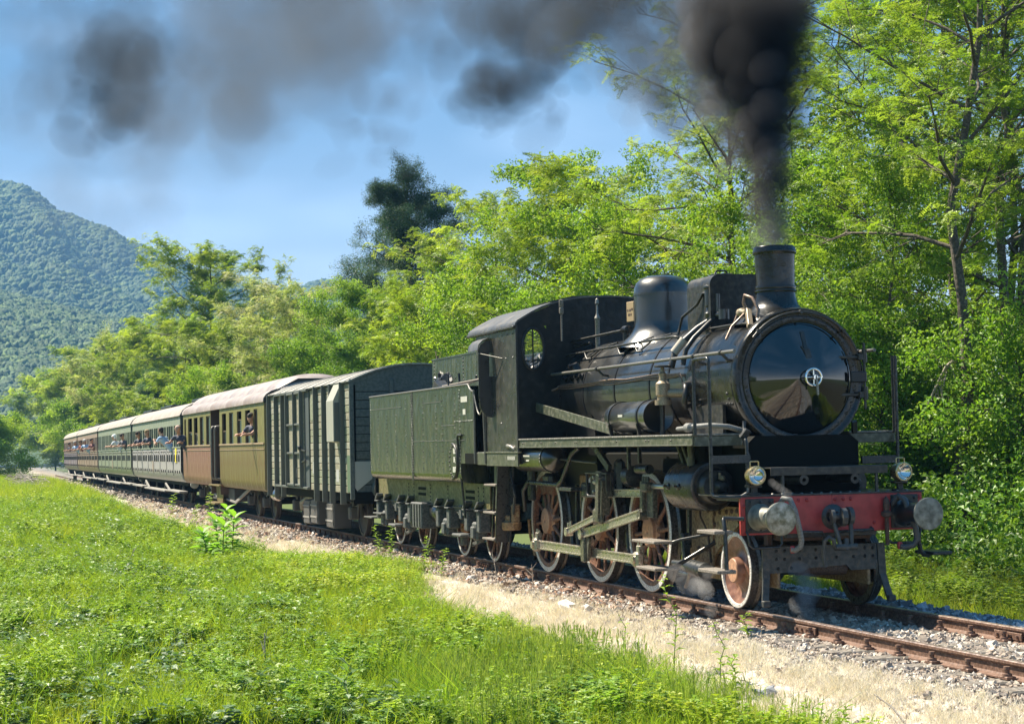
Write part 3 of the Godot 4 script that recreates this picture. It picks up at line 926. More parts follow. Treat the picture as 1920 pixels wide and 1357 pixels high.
func cab(L: Node3D) -> void:
	var X := Vector3.RIGHT
	var Y := Vector3.UP
	var Z := Vector3(0, 0, 1)
	# roof line from the near eave over to the far eave
	var rl := [[1.4, 3.6], [1.395, 3.63], [1.365, 3.67], [1.3, 3.71], [1.16, 3.79], [1.0, 3.87], [0.83, 3.93], [0.6, 3.985], [0.35, 4.02], [0.0, 4.035]]
	var line := []
	for q in rl: line.append(q)
	for i in range(rl.size() - 2, -1, -1): line.append([-rl[i][0], rl[i][1]])
	var b := MB.new()
	var ln2 := []
	for q in line: ln2.append([q[0] * 1.012, q[1] + 0.012])
	b.shell(ln2, Vector3(-10.2, 0, 0), Z, Y, X * 2.53, 0.025)
	var roof := put(L, "cab_roof", b, M.roof_black)
	b = MB.new()
	for s in [1, -1]:
		b.box(Vector3(-8.95, 3.585, 1.42 * s), Vector3(2.5, 0.04, 0.045), 0.01)
	put(roof, "gutter", b, M.black_worn)
	b = MB.new()
	b.shell([[0.75, 3.985], [0.4, 4.065], [0, 4.075], [-0.4, 4.065], [-0.75, 3.985]], Vector3(-8.9, 0, 0), Z, Y, X * 0.85, 0.03)
	put(roof, "roof_hatch", b, M.black_dark)
	# front sheet with an oval look-out on each side
	b = MB.new()
	var x0 := -7.7
	var th := Vector3(-0.012, 0, 0)
	var mid := PackedVector2Array([Vector2(0.93, 1.6), Vector2(0.93, 3.86)])
	for q in [[0.83, 3.925], [0.6, 3.98], [0.35, 4.015], [0.0, 4.03], [-0.35, 4.015], [-0.6, 3.98], [-0.83, 3.925]]: mid.append(Vector2(q[0], q[1]))
	mid.append_array([Vector2(-0.93, 3.86), Vector2(-0.93, 1.6)])
	b.prism(mid, Vector3(x0, 0, 0), Z, Y, th)
	for s in [1.0, -1.0]:
		b.prism(PackedVector2Array([Vector2(0.93 * s, 1.6), Vector2(1.4 * s, 1.6), Vector2(1.4 * s, 2.93), Vector2(0.93 * s, 2.93)]), Vector3(x0, 0, 0), Z, Y, th)
		b.prism(PackedVector2Array([Vector2(0.93 * s, 3.6), Vector2(1.4 * s, 3.6), Vector2(1.39 * s, 3.63), Vector2(1.36 * s, 3.67), Vector2(1.3 * s, 3.71), Vector2(1.16 * s, 3.785), Vector2(1.0 * s, 3.84), Vector2(0.93 * s, 3.86)]), Vector3(x0, 0, 0), Z, Y, th)
		# ring between the oval and the square round it
		var c2 := Vector2(1.14 * s, 3.265)
		var cnt := 40
		for i in cnt:
			var pts := []
			for j in [i, i + 1]:
				var a: float = TAU * j / cnt
				var e := Vector2(cos(a), sin(a))
				var ov := c2 + Vector2(e.x * 0.155, e.y * 0.29)
				var kx := 1e9
				if absf(e.x) > 1e-5:
					var lim: float = (1.4 if e.x * s > 0 else 0.93) * s
					kx = (lim - c2.x) / e.x
				var ky := 1e9
				if absf(e.y) > 1e-5:
					ky = ((3.6 if e.y > 0 else 2.93) - c2.y) / e.y
				pts.append([ov, c2 + e * minf(kx, ky)])
			for lay in [0.0, -0.012]:
				var f := func(p: Vector2) -> Vector3: return Vector3(x0 + lay, p.y, p.x)
				b.quad(f.call(pts[0][0]), f.call(pts[1][0]), f.call(pts[1][1]), f.call(pts[0][1]), X if lay == 0.0 else -X)
	put(L, "cab_front", b, M.cab_front)
	for s in [1.0, -1.0]:
		b = MB.new()
		var rp := []
		for i in 33:
			var a := TAU * i / 32
			rp.append(Vector3(x0 + 0.004, 3.265 + 0.3 * sin(a), 1.14 * s + 0.165 * cos(a)))
		b.tube(rp, 0.02, 6)
		b.cyl(Vector3(x0, 2.97, 1.14 * s), Vector3(x0, 3.56, 1.14 * s), 0.011, 6)
		var wf := put(L, "cab_window", b, M.black_dark)
		b = MB.new()
		var ov := PackedVector2Array()
		for i in 32: ov.append(Vector2(0.15 * cos(TAU * i / 32), 0.285 * sin(TAU * i / 32)))
		b.prism(ov, Vector3(x0 - 0.008, 3.265, 1.14 * s), Z, Y, X * 0.004)
		put(wf, "pane", b, M.glass)
		# side sheet
		b = MB.new()
		b.box(Vector3(-8.5, 2.61, 1.394 * s), Vector3(1.6, 2.02, 0.012), 0)
		b.box(Vector3(-9.55, 3.32, 1.394 * s), Vector3(0.5, 0.6, 0.012), 0)
		var side := put(L, "cab_side", b, M.cab_side)
		b = MB.new()
		b.box(Vector3(-7.694, 2.61, 1.39 * s), Vector3(0.03, 2.0, 0.03), 0.005)
		b.box(Vector3(-9.31, 2.3, 1.405 * s), Vector3(0.03, 1.4, 0.03), 0.008)
		put(side, "corner_angle", b, M.black_worn)
		if s > 0:
			var sp := []
			for x in [-7.85, -8.15, -8.4]: sp.append([Vector3(x, 3.5, 1.4), Z])
			sp.append_array([[Vector3(-7.85, 3.15, 1.4), Z], [Vector3(-8.2, 3.15, 1.4), Z], [Vector3(-7.85, 3.5, 1.4), Z], [Vector3(-8.5, 2.2, 1.4), Z]])
			rivets(side, sp, 0.016, M.steel_dull)
		# lower sill sheet
		b = MB.new()
		b.box(Vector3(-8.5, 1.665, 1.398 * s), Vector3(1.62, 0.19, 0.02), 0.004)
		b.box(Vector3(-8.5, 1.773, 1.39 * s), Vector3(1.7, 0.024, 0.06), 0.004)
		put(side, "sill", b, M.olive_worn)
		if s > 0:
			b = MB.new()
			for i in 7:
				b.box(Vector3(-8.17 + i * 0.055, 1.69, 1.411), Vector3(0.035, 0.055, 0.003))
			put(side, "white_lettering", b, M.white_worn)
	# wind deflector standing out from the near side, with its pane and hood
	b = MB.new()
	var xd := -9.0
	b.prism(PackedVector2Array([Vector2(1.4, 2.3), Vector2(1.4, 2.92), Vector2(1.43, 2.92), Vector2(1.43, 3.28), Vector2(1.4, 3.28), Vector2(1.4, 3.46), Vector2(1.47, 3.46), Vector2(1.56, 3.4), Vector2(1.6, 3.3), Vector2(1.565, 3.28), Vector2(1.565, 2.92), Vector2(1.6, 2.9), Vector2(1.6, 2.6), Vector2(1.57, 2.42), Vector2(1.5, 2.32)]), Vector3(xd, 0, 0), Z, Y, X * 0.012)
	b.box(Vector3(xd + 0.006, 3.28, 1.51), Vector3(0.03, 0.02, 0.2), 0.004)
	b.box(Vector3(xd + 0.006, 3.1, 1.583), Vector3(0.014, 0.4, 0.034), 0.003)
	var df := put(L, "wind_deflector", b, M.black_gloss)
	b = MB.new()
	b.prism(PackedVector2Array([Vector2(1.43, 2.92), Vector2(1.565, 2.92), Vector2(1.565, 3.28), Vector2(1.43, 3.28)]), Vector3(xd + 0.004, 0, 0), Z, Y, X * 0.004)
	put(df, "pane", b, M.glass_pale)
	b = MB.new()
	b.shell([[1.38, 3.48], [1.45, 3.49], [1.53, 3.46], [1.59, 3.4], [1.61, 3.31]], Vector3(-9.5, 0, 0), Z, Y, X * 0.55, 0.012)
	put(df, "hood", b, M.roof_black)
	b = MB.new()
	b.cyl(Vector3(xd + 0.02, 3.27, 1.6), Vector3(-8.35, 3.16, 1.41), 0.008, 6)
	put(df, "stay_rod", b, M.rail_grey)
	# inside: floor, backhead, crew seat
	b = MB.new()
	b.box(Vector3(-8.85, 1.72, 0), Vector3(2.3, 0.05, 2.7), 0)
	put(L, "cab_floor", b, M.black_matt)
	b = MB.new()
	b.lathe(Vector3(-8.2, ay_cab(), 0), X, [[0, 0], [0, 0.7], [0.05, 0.74], [0.49, 0.74]], 40)
	put(L, "backhead", b, M.black_matt)
	# steps below the cab
	b = MB.new()
	b.prism(PackedVector2Array([Vector2(-8.86, 1.58), Vector2(-8.62, 1.58), Vector2(-8.86, 0.42), Vector2(-9.1, 0.42)]), Vector3(0, 0, 1.18), X, Y, Z * 0.02)
	b.bar(Vector3(-8.8, 1.58, 1.28), Vector3(-9.0, 0.42, 1.28), 0.03, 0.22)
	b.bar(Vector3(-9.28, 1.25, 1.3), Vector3(-9.42, 0.42, 1.3), 0.03, 0.04)
	var st := put(L, "cab_steps", b, M.rail_dark)
	for q in [[1.28, -8.98], [0.86, -9.05], [0.46, -9.12]]:
		b = MB.new()
		b.box(Vector3(q[1] - 0.2, q[0], 1.28), Vector3(0.62, 0.03, 0.26), 0.006)
		put(st, "step", b, M.wood_grey)
	b = MB.new()
	b.box(Vector3(-9.6, 1.68, 1.15), Vector3(0.5, 0.2, 0.5), 0.01)
	b.box(Vector3(-9.5, 1.3, 1.2), Vector3(0.12, 0.8, 0.04), 0.01)
	put(st, "step_hanger", b, M.olive_worn)
	b = MB.new()
	b.tube([Vector3(-9.36, 1.6, 1.41), Vector3(-9.36, 2.52, 1.43), Vector3(-9.38, 2.55, 1.41), Vector3(-9.44, 2.55, 1.4)], 0.016, 6)
	put(L, "door_rail", b, M.rail_grey)

func ay_cab() -> float:
	return 2.575

func running_gear(L: Node3D) -> void:
	var X := Vector3.RIGHT
	var Y := Vector3.UP
	var Z := Vector3(0, 0, 1)
	var b := MB.new()
	var xs := [-4.04, -5.92, -8.24]
	var w := spoked_wheel(L, "driving_wheel", Vector3(xs[0], 0.755, 0.815), 0.755, 12, 0.19, 0.1)
	wheel_again(w, L, "driving_wheel", Vector3(xs[1], 0.755, 0.815))
	wheel_again(w, L, "driving_wheel", Vector3(xs[2], 0.755, 0.815))
	for x in xs: wheel_again(w, L, "driving_wheel", Vector3(x, 0.755, -0.815), true)
	for x in xs:
		b = MB.new()
		b.cyl(Vector3(x, 0.755, -0.75), Vector3(x, 0.755, 0.75), 0.09, 12)
		put(L, "axle", b, M.black_matt)
	# frames: plates behind the wheels; the bare front part carries bolts
	for s in [1, -1]:
		b = MB.new()
		b.box(Vector3(-6.4, 1.05, 0.56 * s), Vector3(6.4, 0.75, 0.03), 0)
		put(L, "frame_plate", b, M.black_matt)
		b = MB.new()
		b.prism(PackedVector2Array([Vector2(-3.25, 1.12), Vector2(-1.4, 1.12), Vector2(-0.6, 1.2), Vector2(-0.6, 1.0), Vector2(-1.55, 0.95), Vector2(-2.15, 0.62), Vector2(-2.35, 0.56), Vector2(-2.5, 0.38), Vector2(-3.1, 0.44), Vector2(-3.25, 0.6)]), Vector3(0, 0, 0.6 * s), X, Y, Vector3(0, 0, 0.03 * s))
		var fp := put(L, "front_frame_plate", b, M.frame_rust)
		b = MB.new()
		b.prism(PackedVector2Array([Vector2(-2.28, 0.95), Vector2(-1.7, 1.0), Vector2(-1.62, 0.92), Vector2(-2.3, 0.58)]), Vector3(0, 0, 0.632 * s), X, Y, Vector3(0, 0, 0.02 * s))
		b.bar(Vector3(-2.4, 1.0, 0.64 * s), Vector3(-2.42, 0.36, 0.64 * s), 0.05, 0.03)
		put(fp, "stiffener", b, M.frame_rust)
		b = MB.new()
		b.tube([Vector3(-2.75, 1.1, 0.66 * s), Vector3(-2.7, 0.98, 0.67 * s), Vector3(-2.48, 0.8, 0.67 * s), Vector3(-2.42, 0.45, 0.67 * s)], 0.013, 6)
		put(fp, "drain_pipe", b, M.rust_dark)
		var sp := []
		for q in [[-2.85, 0.78], [-2.77, 0.78], [-2.62, 0.78], [-2.54, 0.78], [-2.85, 0.6], [-2.77, 0.6], [-2.62, 0.6], [-2.54, 0.6], [-2.55, 1.06], [-2.35, 1.03], [-2.2, 1.05], [-2.35, 0.9], [-2.22, 0.92], [-2.08, 0.94], [-1.94, 0.96], [-2.0, 1.06], [-1.85, 1.07], [-1.7, 1.08], [-1.8, 0.97], [-2.0, 0.76], [-2.4, 0.7]]:
			sp.append([Vector3(q[0], q[1], 0.633 * s), Vector3(0, 0, s)])
		rivets(fp, sp, 0.032, M.rust_dark, "bolt")
	b = MB.new()     # lower truck side behind the leading wheel
	b.box(Vector3(-2.0, 0.4, 0.55), Vector3(2.4, 0.3, 0.04), 0.01)
	b.box(Vector3(-2.0, 0.4, -0.55), Vector3(2.4, 0.3, 0.04), 0.01)
	b.box(Vector3(-2.0, 0.55, 0), Vector3(0.8, 0.3, 1.0), 0.02)
	put(L, "truck_frame", b, M.frame_rust)
	b = MB.new()     # dark mass between the frames: stays, ash pan, valve gear
	b.box(Vector3(-8.3, 0.62, 0), Vector3(2.0, 0.5, 0.95), 0.02)
	b.box(Vector3(-6.9, 1.1, 0), Vector3(0.3, 0.8, 1.0), 0.02)
	b.box(Vector3(-5.0, 1.15, 0), Vector3(0.25, 0.6, 1.0), 0.02)
	b.box(Vector3(-4.6, 1.5, 0), Vector3(6.5, 0.5, 1.1), 0.02)
	put(L, "frame_stretcher", b, M.black_matt)
	b = MB.new()
	for x in [-3.0, -4.92, -6.95, -7.2]:
		for s in [1, -1]:
			b.box(Vector3(x, 0.6, 0.75 * s), Vector3(0.08, 0.36, 0.1), 0.02, Basis(Z, 0.15))
			b.bar(Vector3(x, 0.6, 0.7 * s), Vector3(x + 0.05, 1.3, 0.7 * s), 0.06, 0.04)
	put(L, "brake_shoe", b, M.rail_dark).set_meta("kind", "stuff")
	b = MB.new()
	b.box(Vector3(-6.9, 1.2, 0.66), Vector3(0.35, 0.5, 0.06), 0.02)
	b.box(Vector3(-6.6, 1.13, 0.72), Vector3(0.12, 0.12, 0.1), 0.01)
	put(L, "spring_hanger", b, M.frame_rust)
	# --- cylinders
	for s in [1.0, -1.0]:
		b = MB.new()
		var c := Vector3(-2.74, 1.36, 0.84 * s)
		b.lathe(c, X, [[0, 0], [0, 0.27], [0.02, 0.288], [0.82, 0.288], [0.84, 0.28], [0.85, 0.24], [0.85, 0]], 56, 0.5)
		var cy := put(L, "cylinder", b, M.cyl_paint)
		b = MB.new()
		b.lathe(c + X * 0.85, X, [[0, 0.25], [0.02, 0.255], [0.02, 0.215], [0.04, 0.205], [0.16, 0.2], [0.18, 0.19], [0.185, 0.09], [0.26, 0.08], [0.32, 0.05], [0.33, 0]], 40, 0.5)
		put(cy, "cylinder_cover", b, M.black_worn)
		b = MB.new()
		b.lathe(c + X * 1.04 + Vector3(0, 0.1, 0), X, [[0, 0.02], [0.04, 0.02], [0.05, 0.03], [0.1, 0.03], [0.12, 0]], 10)
		b.cyl(c + Vector3(1.05, 0.03, 0), c + Vector3(1.05, 0.16, 0), 0.018, 8)
		put(cy, "drain_cock", b, M.brass_dull)
		b = MB.new()
		for x in [-2.56, -2.24]:
			b.lathe(Vector3(x, 1.36, 1.125 * s), Vector3(0, 0.1, s), [[0, 0.04], [0.02, 0.04], [0.03, 0.03], [0.03, 0.016], [0.07, 0.016], [0.075, 0]], 14)
		put(cy, "plug", b, M.black_gloss)
		b = MB.new()
		b.cyl(Vector3(-2.74, 1.34, 0.95 * s), Vector3(-3.6, 1.34, 0.95 * s), 0.035, 12)
		put(cy, "piston_rod", b, M.steel)
		b = MB.new()
		b.box(Vector3(-2.35, 1.7, 0.75 * s), Vector3(0.75, 0.3, 0.4), 0.05)
		put(cy, "valve_chest", b, M.black_matt)
		b = MB.new()
		b.cyl(Vector3(-2.15, 1.62, 1.0 * s), Vector3(-2.12, 1.85, 1.02 * s), 0.035, 8)
		b.cyl(Vector3(-2.35, 1.62, 0.95 * s), Vector3(-2.42, 1.85, 1.0 * s), 0.018, 8)
		b.cyl(Vector3(-2.5, 1.62, 0.95 * s), Vector3(-2.58, 1.85, 1.0 * s), 0.018, 8)
		b.lathe(Vector3(-2.15, 1.6, 1.0 * s), Y, [[0, 0.05], [0.1, 0.05], [0.12, 0.03], [0.16, 0.03], [0.17, 0.045], [0.2, 0.045]], 10)
		put(cy, "oil_pipe", b, M.olive_worn)
		# --- crosshead, slide bar and rods
		var zz: float = 1.0 * s
		b = MB.new()
		b.bar(Vector3(-4.95, 1.235, zz), Vector3(-3.75, 1.255, zz), 0.07, 0.04)
		b.bar(Vector3(-4.95, 1.275, zz), Vector3(-3.75, 1.295, zz), 0.018, 0.07)
		b.bar(Vector3(-4.95, 1.19, zz), Vector3(-3.75, 1.21, zz), 0.018, 0.07)
		b.cyl(Vector3(-4.9, 1.24, zz - 0.05), Vector3(-4.9, 1.24, zz + 0.05), 0.07, 14)
		put(L, "slide_bar", b, M.rod_steel)
		b = MB.new()
		b.bar(Vector3(-3.74, 1.4, zz), Vector3(-3.77, 0.96, zz), 0.09, 0.05, Z)
		b.box(Vector3(-3.6, 1.15, zz - 0.06 * s), Vector3(0.22, 0.4, 0.07), 0.01)
		b.box(Vector3(-3.6, 1.33, zz), Vector3(0.2, 0.12, 0.12), 0.02)
		b.cyl(Vector3(-3.77, 0.98, zz - 0.06), Vector3(-3.77, 0.98, zz + 0.06), 0.06, 14)
		for x in [-3.72, -3.64, -3.56]:
			b.cyl(Vector3(x, 1.38, zz), Vector3(x, 1.46, zz), 0.02, 8)
		put(L, "crosshead", b, M.rod_dark)
		b = MB.new()
		fluted(b, Vector3(-5.88, 0.665, 1.06 * s), Vector3(-3.75, 0.99, 1.04 * s), 0.12, 0.05)
		b.cyl(Vector3(-5.9, 0.66, 0.99 * s), Vector3(-5.9, 0.66, 1.11 * s), 0.075, 14)
		put(L, "connecting_rod", b, M.rod_steel)
		b = MB.new()
		fluted(b, Vector3(-6.36, 0.68, 1.12 * s), Vector3(-5.28, 0.9, 1.1 * s), 0.085, 0.04)
		b.cyl(Vector3(-6.38, 0.675, 1.05 * s), Vector3(-6.38, 0.675, 1.15 * s), 0.06, 14)
		b.cyl(Vector3(-6.38, 0.73, 1.1 * s), Vector3(-6.38, 0.8, 1.1 * s), 0.02, 8)
		b.cyl(Vector3(-6.28, 0.75, 1.1 * s), Vector3(-6.28, 0.82, 1.1 * s), 0.02, 8)
		put(L, "eccentric_rod", b, M.rod_steel)
		b = MB.new()
		fluted(b, Vector3(-8.24, 0.41, 0.95 * s), Vector3(-5.92, 0.41, 0.95 * s), 0.13, 0.05)
		fluted(b, Vector3(-5.8, 0.41, 0.96 * s), Vector3(-4.04, 0.41, 0.96 * s), 0.12, 0.05)
		for x in xs:
			b.box(Vector3(x, 0.41, 0.97 * s), Vector3(0.17, 0.2, 0.12), 0.03)
			b.box(Vector3(x + 0.02, 0.53, 0.95 * s), Vector3(0.1, 0.12, 0.08), 0.01)
			b.cyl(Vector3(x, 0.41, 0.86 * s), Vector3(x, 0.41, 1.06 * s), 0.055, 14)
			b.cyl(Vector3(x - 0.03, 0.58, 0.95 * s), Vector3(x - 0.03, 0.64, 0.95 * s), 0.02, 8)
			b.cyl(Vector3(x + 0.07, 0.58, 0.95 * s), Vector3(x + 0.07, 0.62, 0.95 * s), 0.016, 8)
		put(L, "coupling_rod", b, M.rod_steel)
		b = MB.new()     # return crank: broad dark arm
		b.prism(PackedVector2Array([Vector2(-6.0, 0.62), Vector2(-5.8, 0.7), Vector2(-5.66, 0.6), Vector2(-5.72, 0.42), Vector2(-5.76, 0.3), Vector2(-5.98, 0.28), Vector2(-6.02, 0.42)]), Vector3(0, 0, 1.02 * s), X, Y, Vector3(0, 0, 0.035 * s), 0.7)
		b.box(Vector3(-5.86, 0.45, 1.06 * s), Vector3(0.16, 0.34, 0.06), 0.02)
		put(L, "return_crank", b, M.rod_dark)
		# --- expansion link box and its lever
		b = MB.new()
		var zl: float = 1.1 * s
		b.box(Vector3(-5.14, 1.34, zl - 0.05 * s), Vector3(0.8, 0.3, 0.02), 0.0)
		var fr := [Vector3(-5.56, 1.49, zl), Vector3(-5.56, 1.24, zl)]
		for i in 5:
			var a := PI + PI * 0.5 * i / 4
			fr.append(Vector3(-5.5 + 0.06 * cos(a), 1.24 + 0.06 * sin(a), zl))
		fr.append(Vector3(-4.9, 1.18, zl))
		b.tube(fr, 0.02, 6)
		b.bar(Vector3(-5.58, 1.49, zl), Vector3(-4.72, 1.49, zl), 0.025, 0.06)
		b.bar(Vector3(-4.74, 1.5, zl), Vector3(-4.74, 1.25, zl), 0.025, 0.06)
		var lb := put(L, "link_box", b, M.black_worn)
		b = MB.new()
		for q in [[-5.4, 1.43], [-5.1, 1.43], [-5.4, 1.24]]:
			b.lathe(Vector3(q[0], q[1], zl - 0.04 * s), Z * s, [[0, 0.025], [0.02, 0.022], [0.025, 0]], 8)
		b.box(Vector3(-5.22, 1.37, zl), Vector3(0.16, 0.06, 0.05), 0.02)
		b.box(Vector3(-5.12, 1.27, zl), Vector3(0.1, 0.17, 0.04), 0.02)
		b.cyl(Vector3(-4.98, 1.43, zl - 0.05), Vector3(-4.98, 1.43, zl + 0.06), 0.06, 12)
		put(lb, "bearing_cap", b, M.steel)
		b = MB.new()
		b.bar(Vector3(-4.98, 1.46, zl + 0.04 * s), Vector3(-5.05, 0.9, zl + 0.04 * s), 0.12, 0.05)
		b.bar(Vector3(-4.9, 1.4, zl - 0.02 * s), Vector3(-4.95, 0.95, zl - 0.02 * s), 0.06, 0.12)
		b.box(Vector3(-5.12, 0.93, zl), Vector3(0.3, 0.2, 0.09), 0.03)
		put(L, "expansion_link", b, M.rod_dark)
		b = MB.new()
		b.bar(Vector3(-5.4, 1.86, 1.05 * s), Vector3(-4.8, 1.55, 1.05 * s), 0.1, 0.05)
		b.box(Vector3(-4.7, 1.45, 0.95 * s), Vector3(0.2, 0.45, 0.12), 0.05)
		b.lathe(Vector3(-4.5, 1.45, 0.9 * s), X, [[0, 0], [0, 0.1], [0.05, 0.14], [0.25, 0.14], [0.28, 0]], 16)
		b.cyl(Vector3(-3.9, 1.55, 1.0 * s), Vector3(-3.5, 1.55, 1.0 * s), 0.06, 12)
		b.bar(Vector3(-3.95, 1.86, 1.1 * s), Vector3(-3.95, 1.55, 1.1 * s), 0.05, 0.04)
		b.bar(Vector3(-3.7, 1.86, 1.05 * s), Vector3(-3.7, 1.62, 1.05 * s), 0.05, 0.04)
		put(L, "reversing_gear", b, M.rail_dark)
	# steps hung beside the front driver and the leading wheel
	b = MB.new()
	b.box(Vector3(-2.72, 0.71, 1.28), Vector3(0.75, 0.035, 0.26), 0.008)
	var st := put(L, "foot_step", b, M.wood_grey)
	b = MB.new()
	b.box(Vector3(-2.6, 0.4, 1.28), Vector3(0.62, 0.035, 0.3), 0.008)
	put(L, "foot_step", b, M.wood_grey)
	b = MB.new()
	b.tube([Vector3(-2.38, 0.7, 1.2), Vector3(-2.3, 0.74, 1.1), Vector3(-2.15, 0.8, 0.8), Vector3(-2.1, 0.85, 0.66)], 0.02, 6)
	b.bar(Vector3(-2.35, 0.4, 1.2), Vector3(-2.2, 0.7, 0.7), 0.02, 0.05)
	put(st, "step_hanger", b, M.rail_dark)
	b = MB.new()
	b.box(Vector3(-0.75, 0.9, 1.32), Vector3(0.5, 0.04, 0.22), 0.008)
	put(L, "foot_step", b, M.wood_grey)
	b = MB.new()
	b.box(Vector3(-0.72, 0.48, 1.32), Vector3(0.55, 0.04, 0.22), 0.008)
	put(L, "foot_step", b, M.wood_grey)
	b = MB.new()
	b.tube([Vector3(-0.5, 1.04, 1.08), Vector3(-0.62, 1.05, 1.27), Vector3(-0.55, 1.03, 1.3), Vector3(-0.52, 0.9, 1.3), Vector3(-0.5, 0.48, 1.3)], 0.024, 7)
	put(L, "step_hanger", b, M.rail_dark)
	b = MB.new()     # sand pipes by the wheels
	b.tube([Vector3(-2.5, 0.65, 0.72), Vector3(-2.75, 0.45, 0.76), Vector3(-3.0, 0.12, 0.76)], 0.022, 7)
	b.tube([Vector3(-9.0, 0.75, 0.85), Vector3(-9.1, 0.5, 0.8), Vector3(-9.0, 0.2, 0.76)], 0.022, 7)
	put(L, "sand_pipe", b, M.frame_rust)
	b = MB.new()
	b.lathe(Vector3(-2.9, 0.42, 0.85), Vector3(1, -0.1, -0.1), [[0, 0.02], [0.05, 0.07], [0.25, 0.09], [0.6, 0.1], [0.66, 0.06], [0.75, 0]], 14)
	b.cyl(Vector3(-3.1, 0.42, 0.87), Vector3(-2.85, 0.42, 0.85), 0.04, 8)
	put(L, "steam_trap", b, M.rail_dark)
	# pump and rods hung in front of the rear wheel, below the cab
	b = MB.new()
	b.lathe(Vector3(-8.92, 0.6, 1.15), Y, [[0, 0.0], [0, 0.13], [0.03, 0.15], [0.12, 0.15], [0.14, 0.1], [0.22, 0.1], [0.24, 0.05]], 18)
	b.box(Vector3(-8.7, 0.85, 1.15), Vector3(0.1, 0.3, 0.12), 0.02)
	b.tube([Vector3(-9.8, 0.85, 1.0), Vector3(-9.3, 0.8, 1.12), Vector3(-9.05, 0.84, 1.15)], 0.05, 8)
	b.lathe(Vector3(-9.9, 0.72, 1.05), X, [[0, 0.05], [0.05, 0.1], [0.25, 0.1], [0.3, 0.05], [0.5, 0.08], [0.7, 0.06]], 12)
	put(L, "injector", b, M.frame_rust)
	b = MB.new()
	b.cyl(Vector3(-8.92, 0.75, 1.2), Vector3(-8.9, 1.6, 1.22), 0.014, 6)
	b.cyl(Vector3(-9.3, 0.8, 1.1), Vector3(-9.3, 1.6, 1.15), 0.014, 6)
	b.bar(Vector3(-8.8, 1.6, 1.2), Vector3(-8.55, 1.1, 1.2), 0.06, 0.03)
	b.bar(Vector3(-8.55, 1.15, 1.2), Vector3(-8.65, 0.85, 1.2), 0.05, 0.03)
	b.box(Vector3(-8.5, 1.3, 0.95), Vector3(0.2, 0.5, 0.08), 0.02)
	put(L, "brake_rod", b, M.rail_dark)

# a rod with a hollowed side: web between two flanges
func fluted(b: MB, p: Vector3, q: Vector3, h: float, w: float) -> void:
	var d := (q - p).normalized()
	var u := Vector3(0, 0, 1).cross(d).normalized()
	b.bar(p, q, h, w * 0.55, Vector3(0, 0, 1), 0.002)
	b.bar(p + u * h * 0.41, q + u * h * 0.41, h * 0.2, w, Vector3(0, 0, 1), 0.004)
	b.bar(p - u * h * 0.41, q - u * h * 0.41, h * 0.2, w, Vector3(0, 0, 1), 0.004)

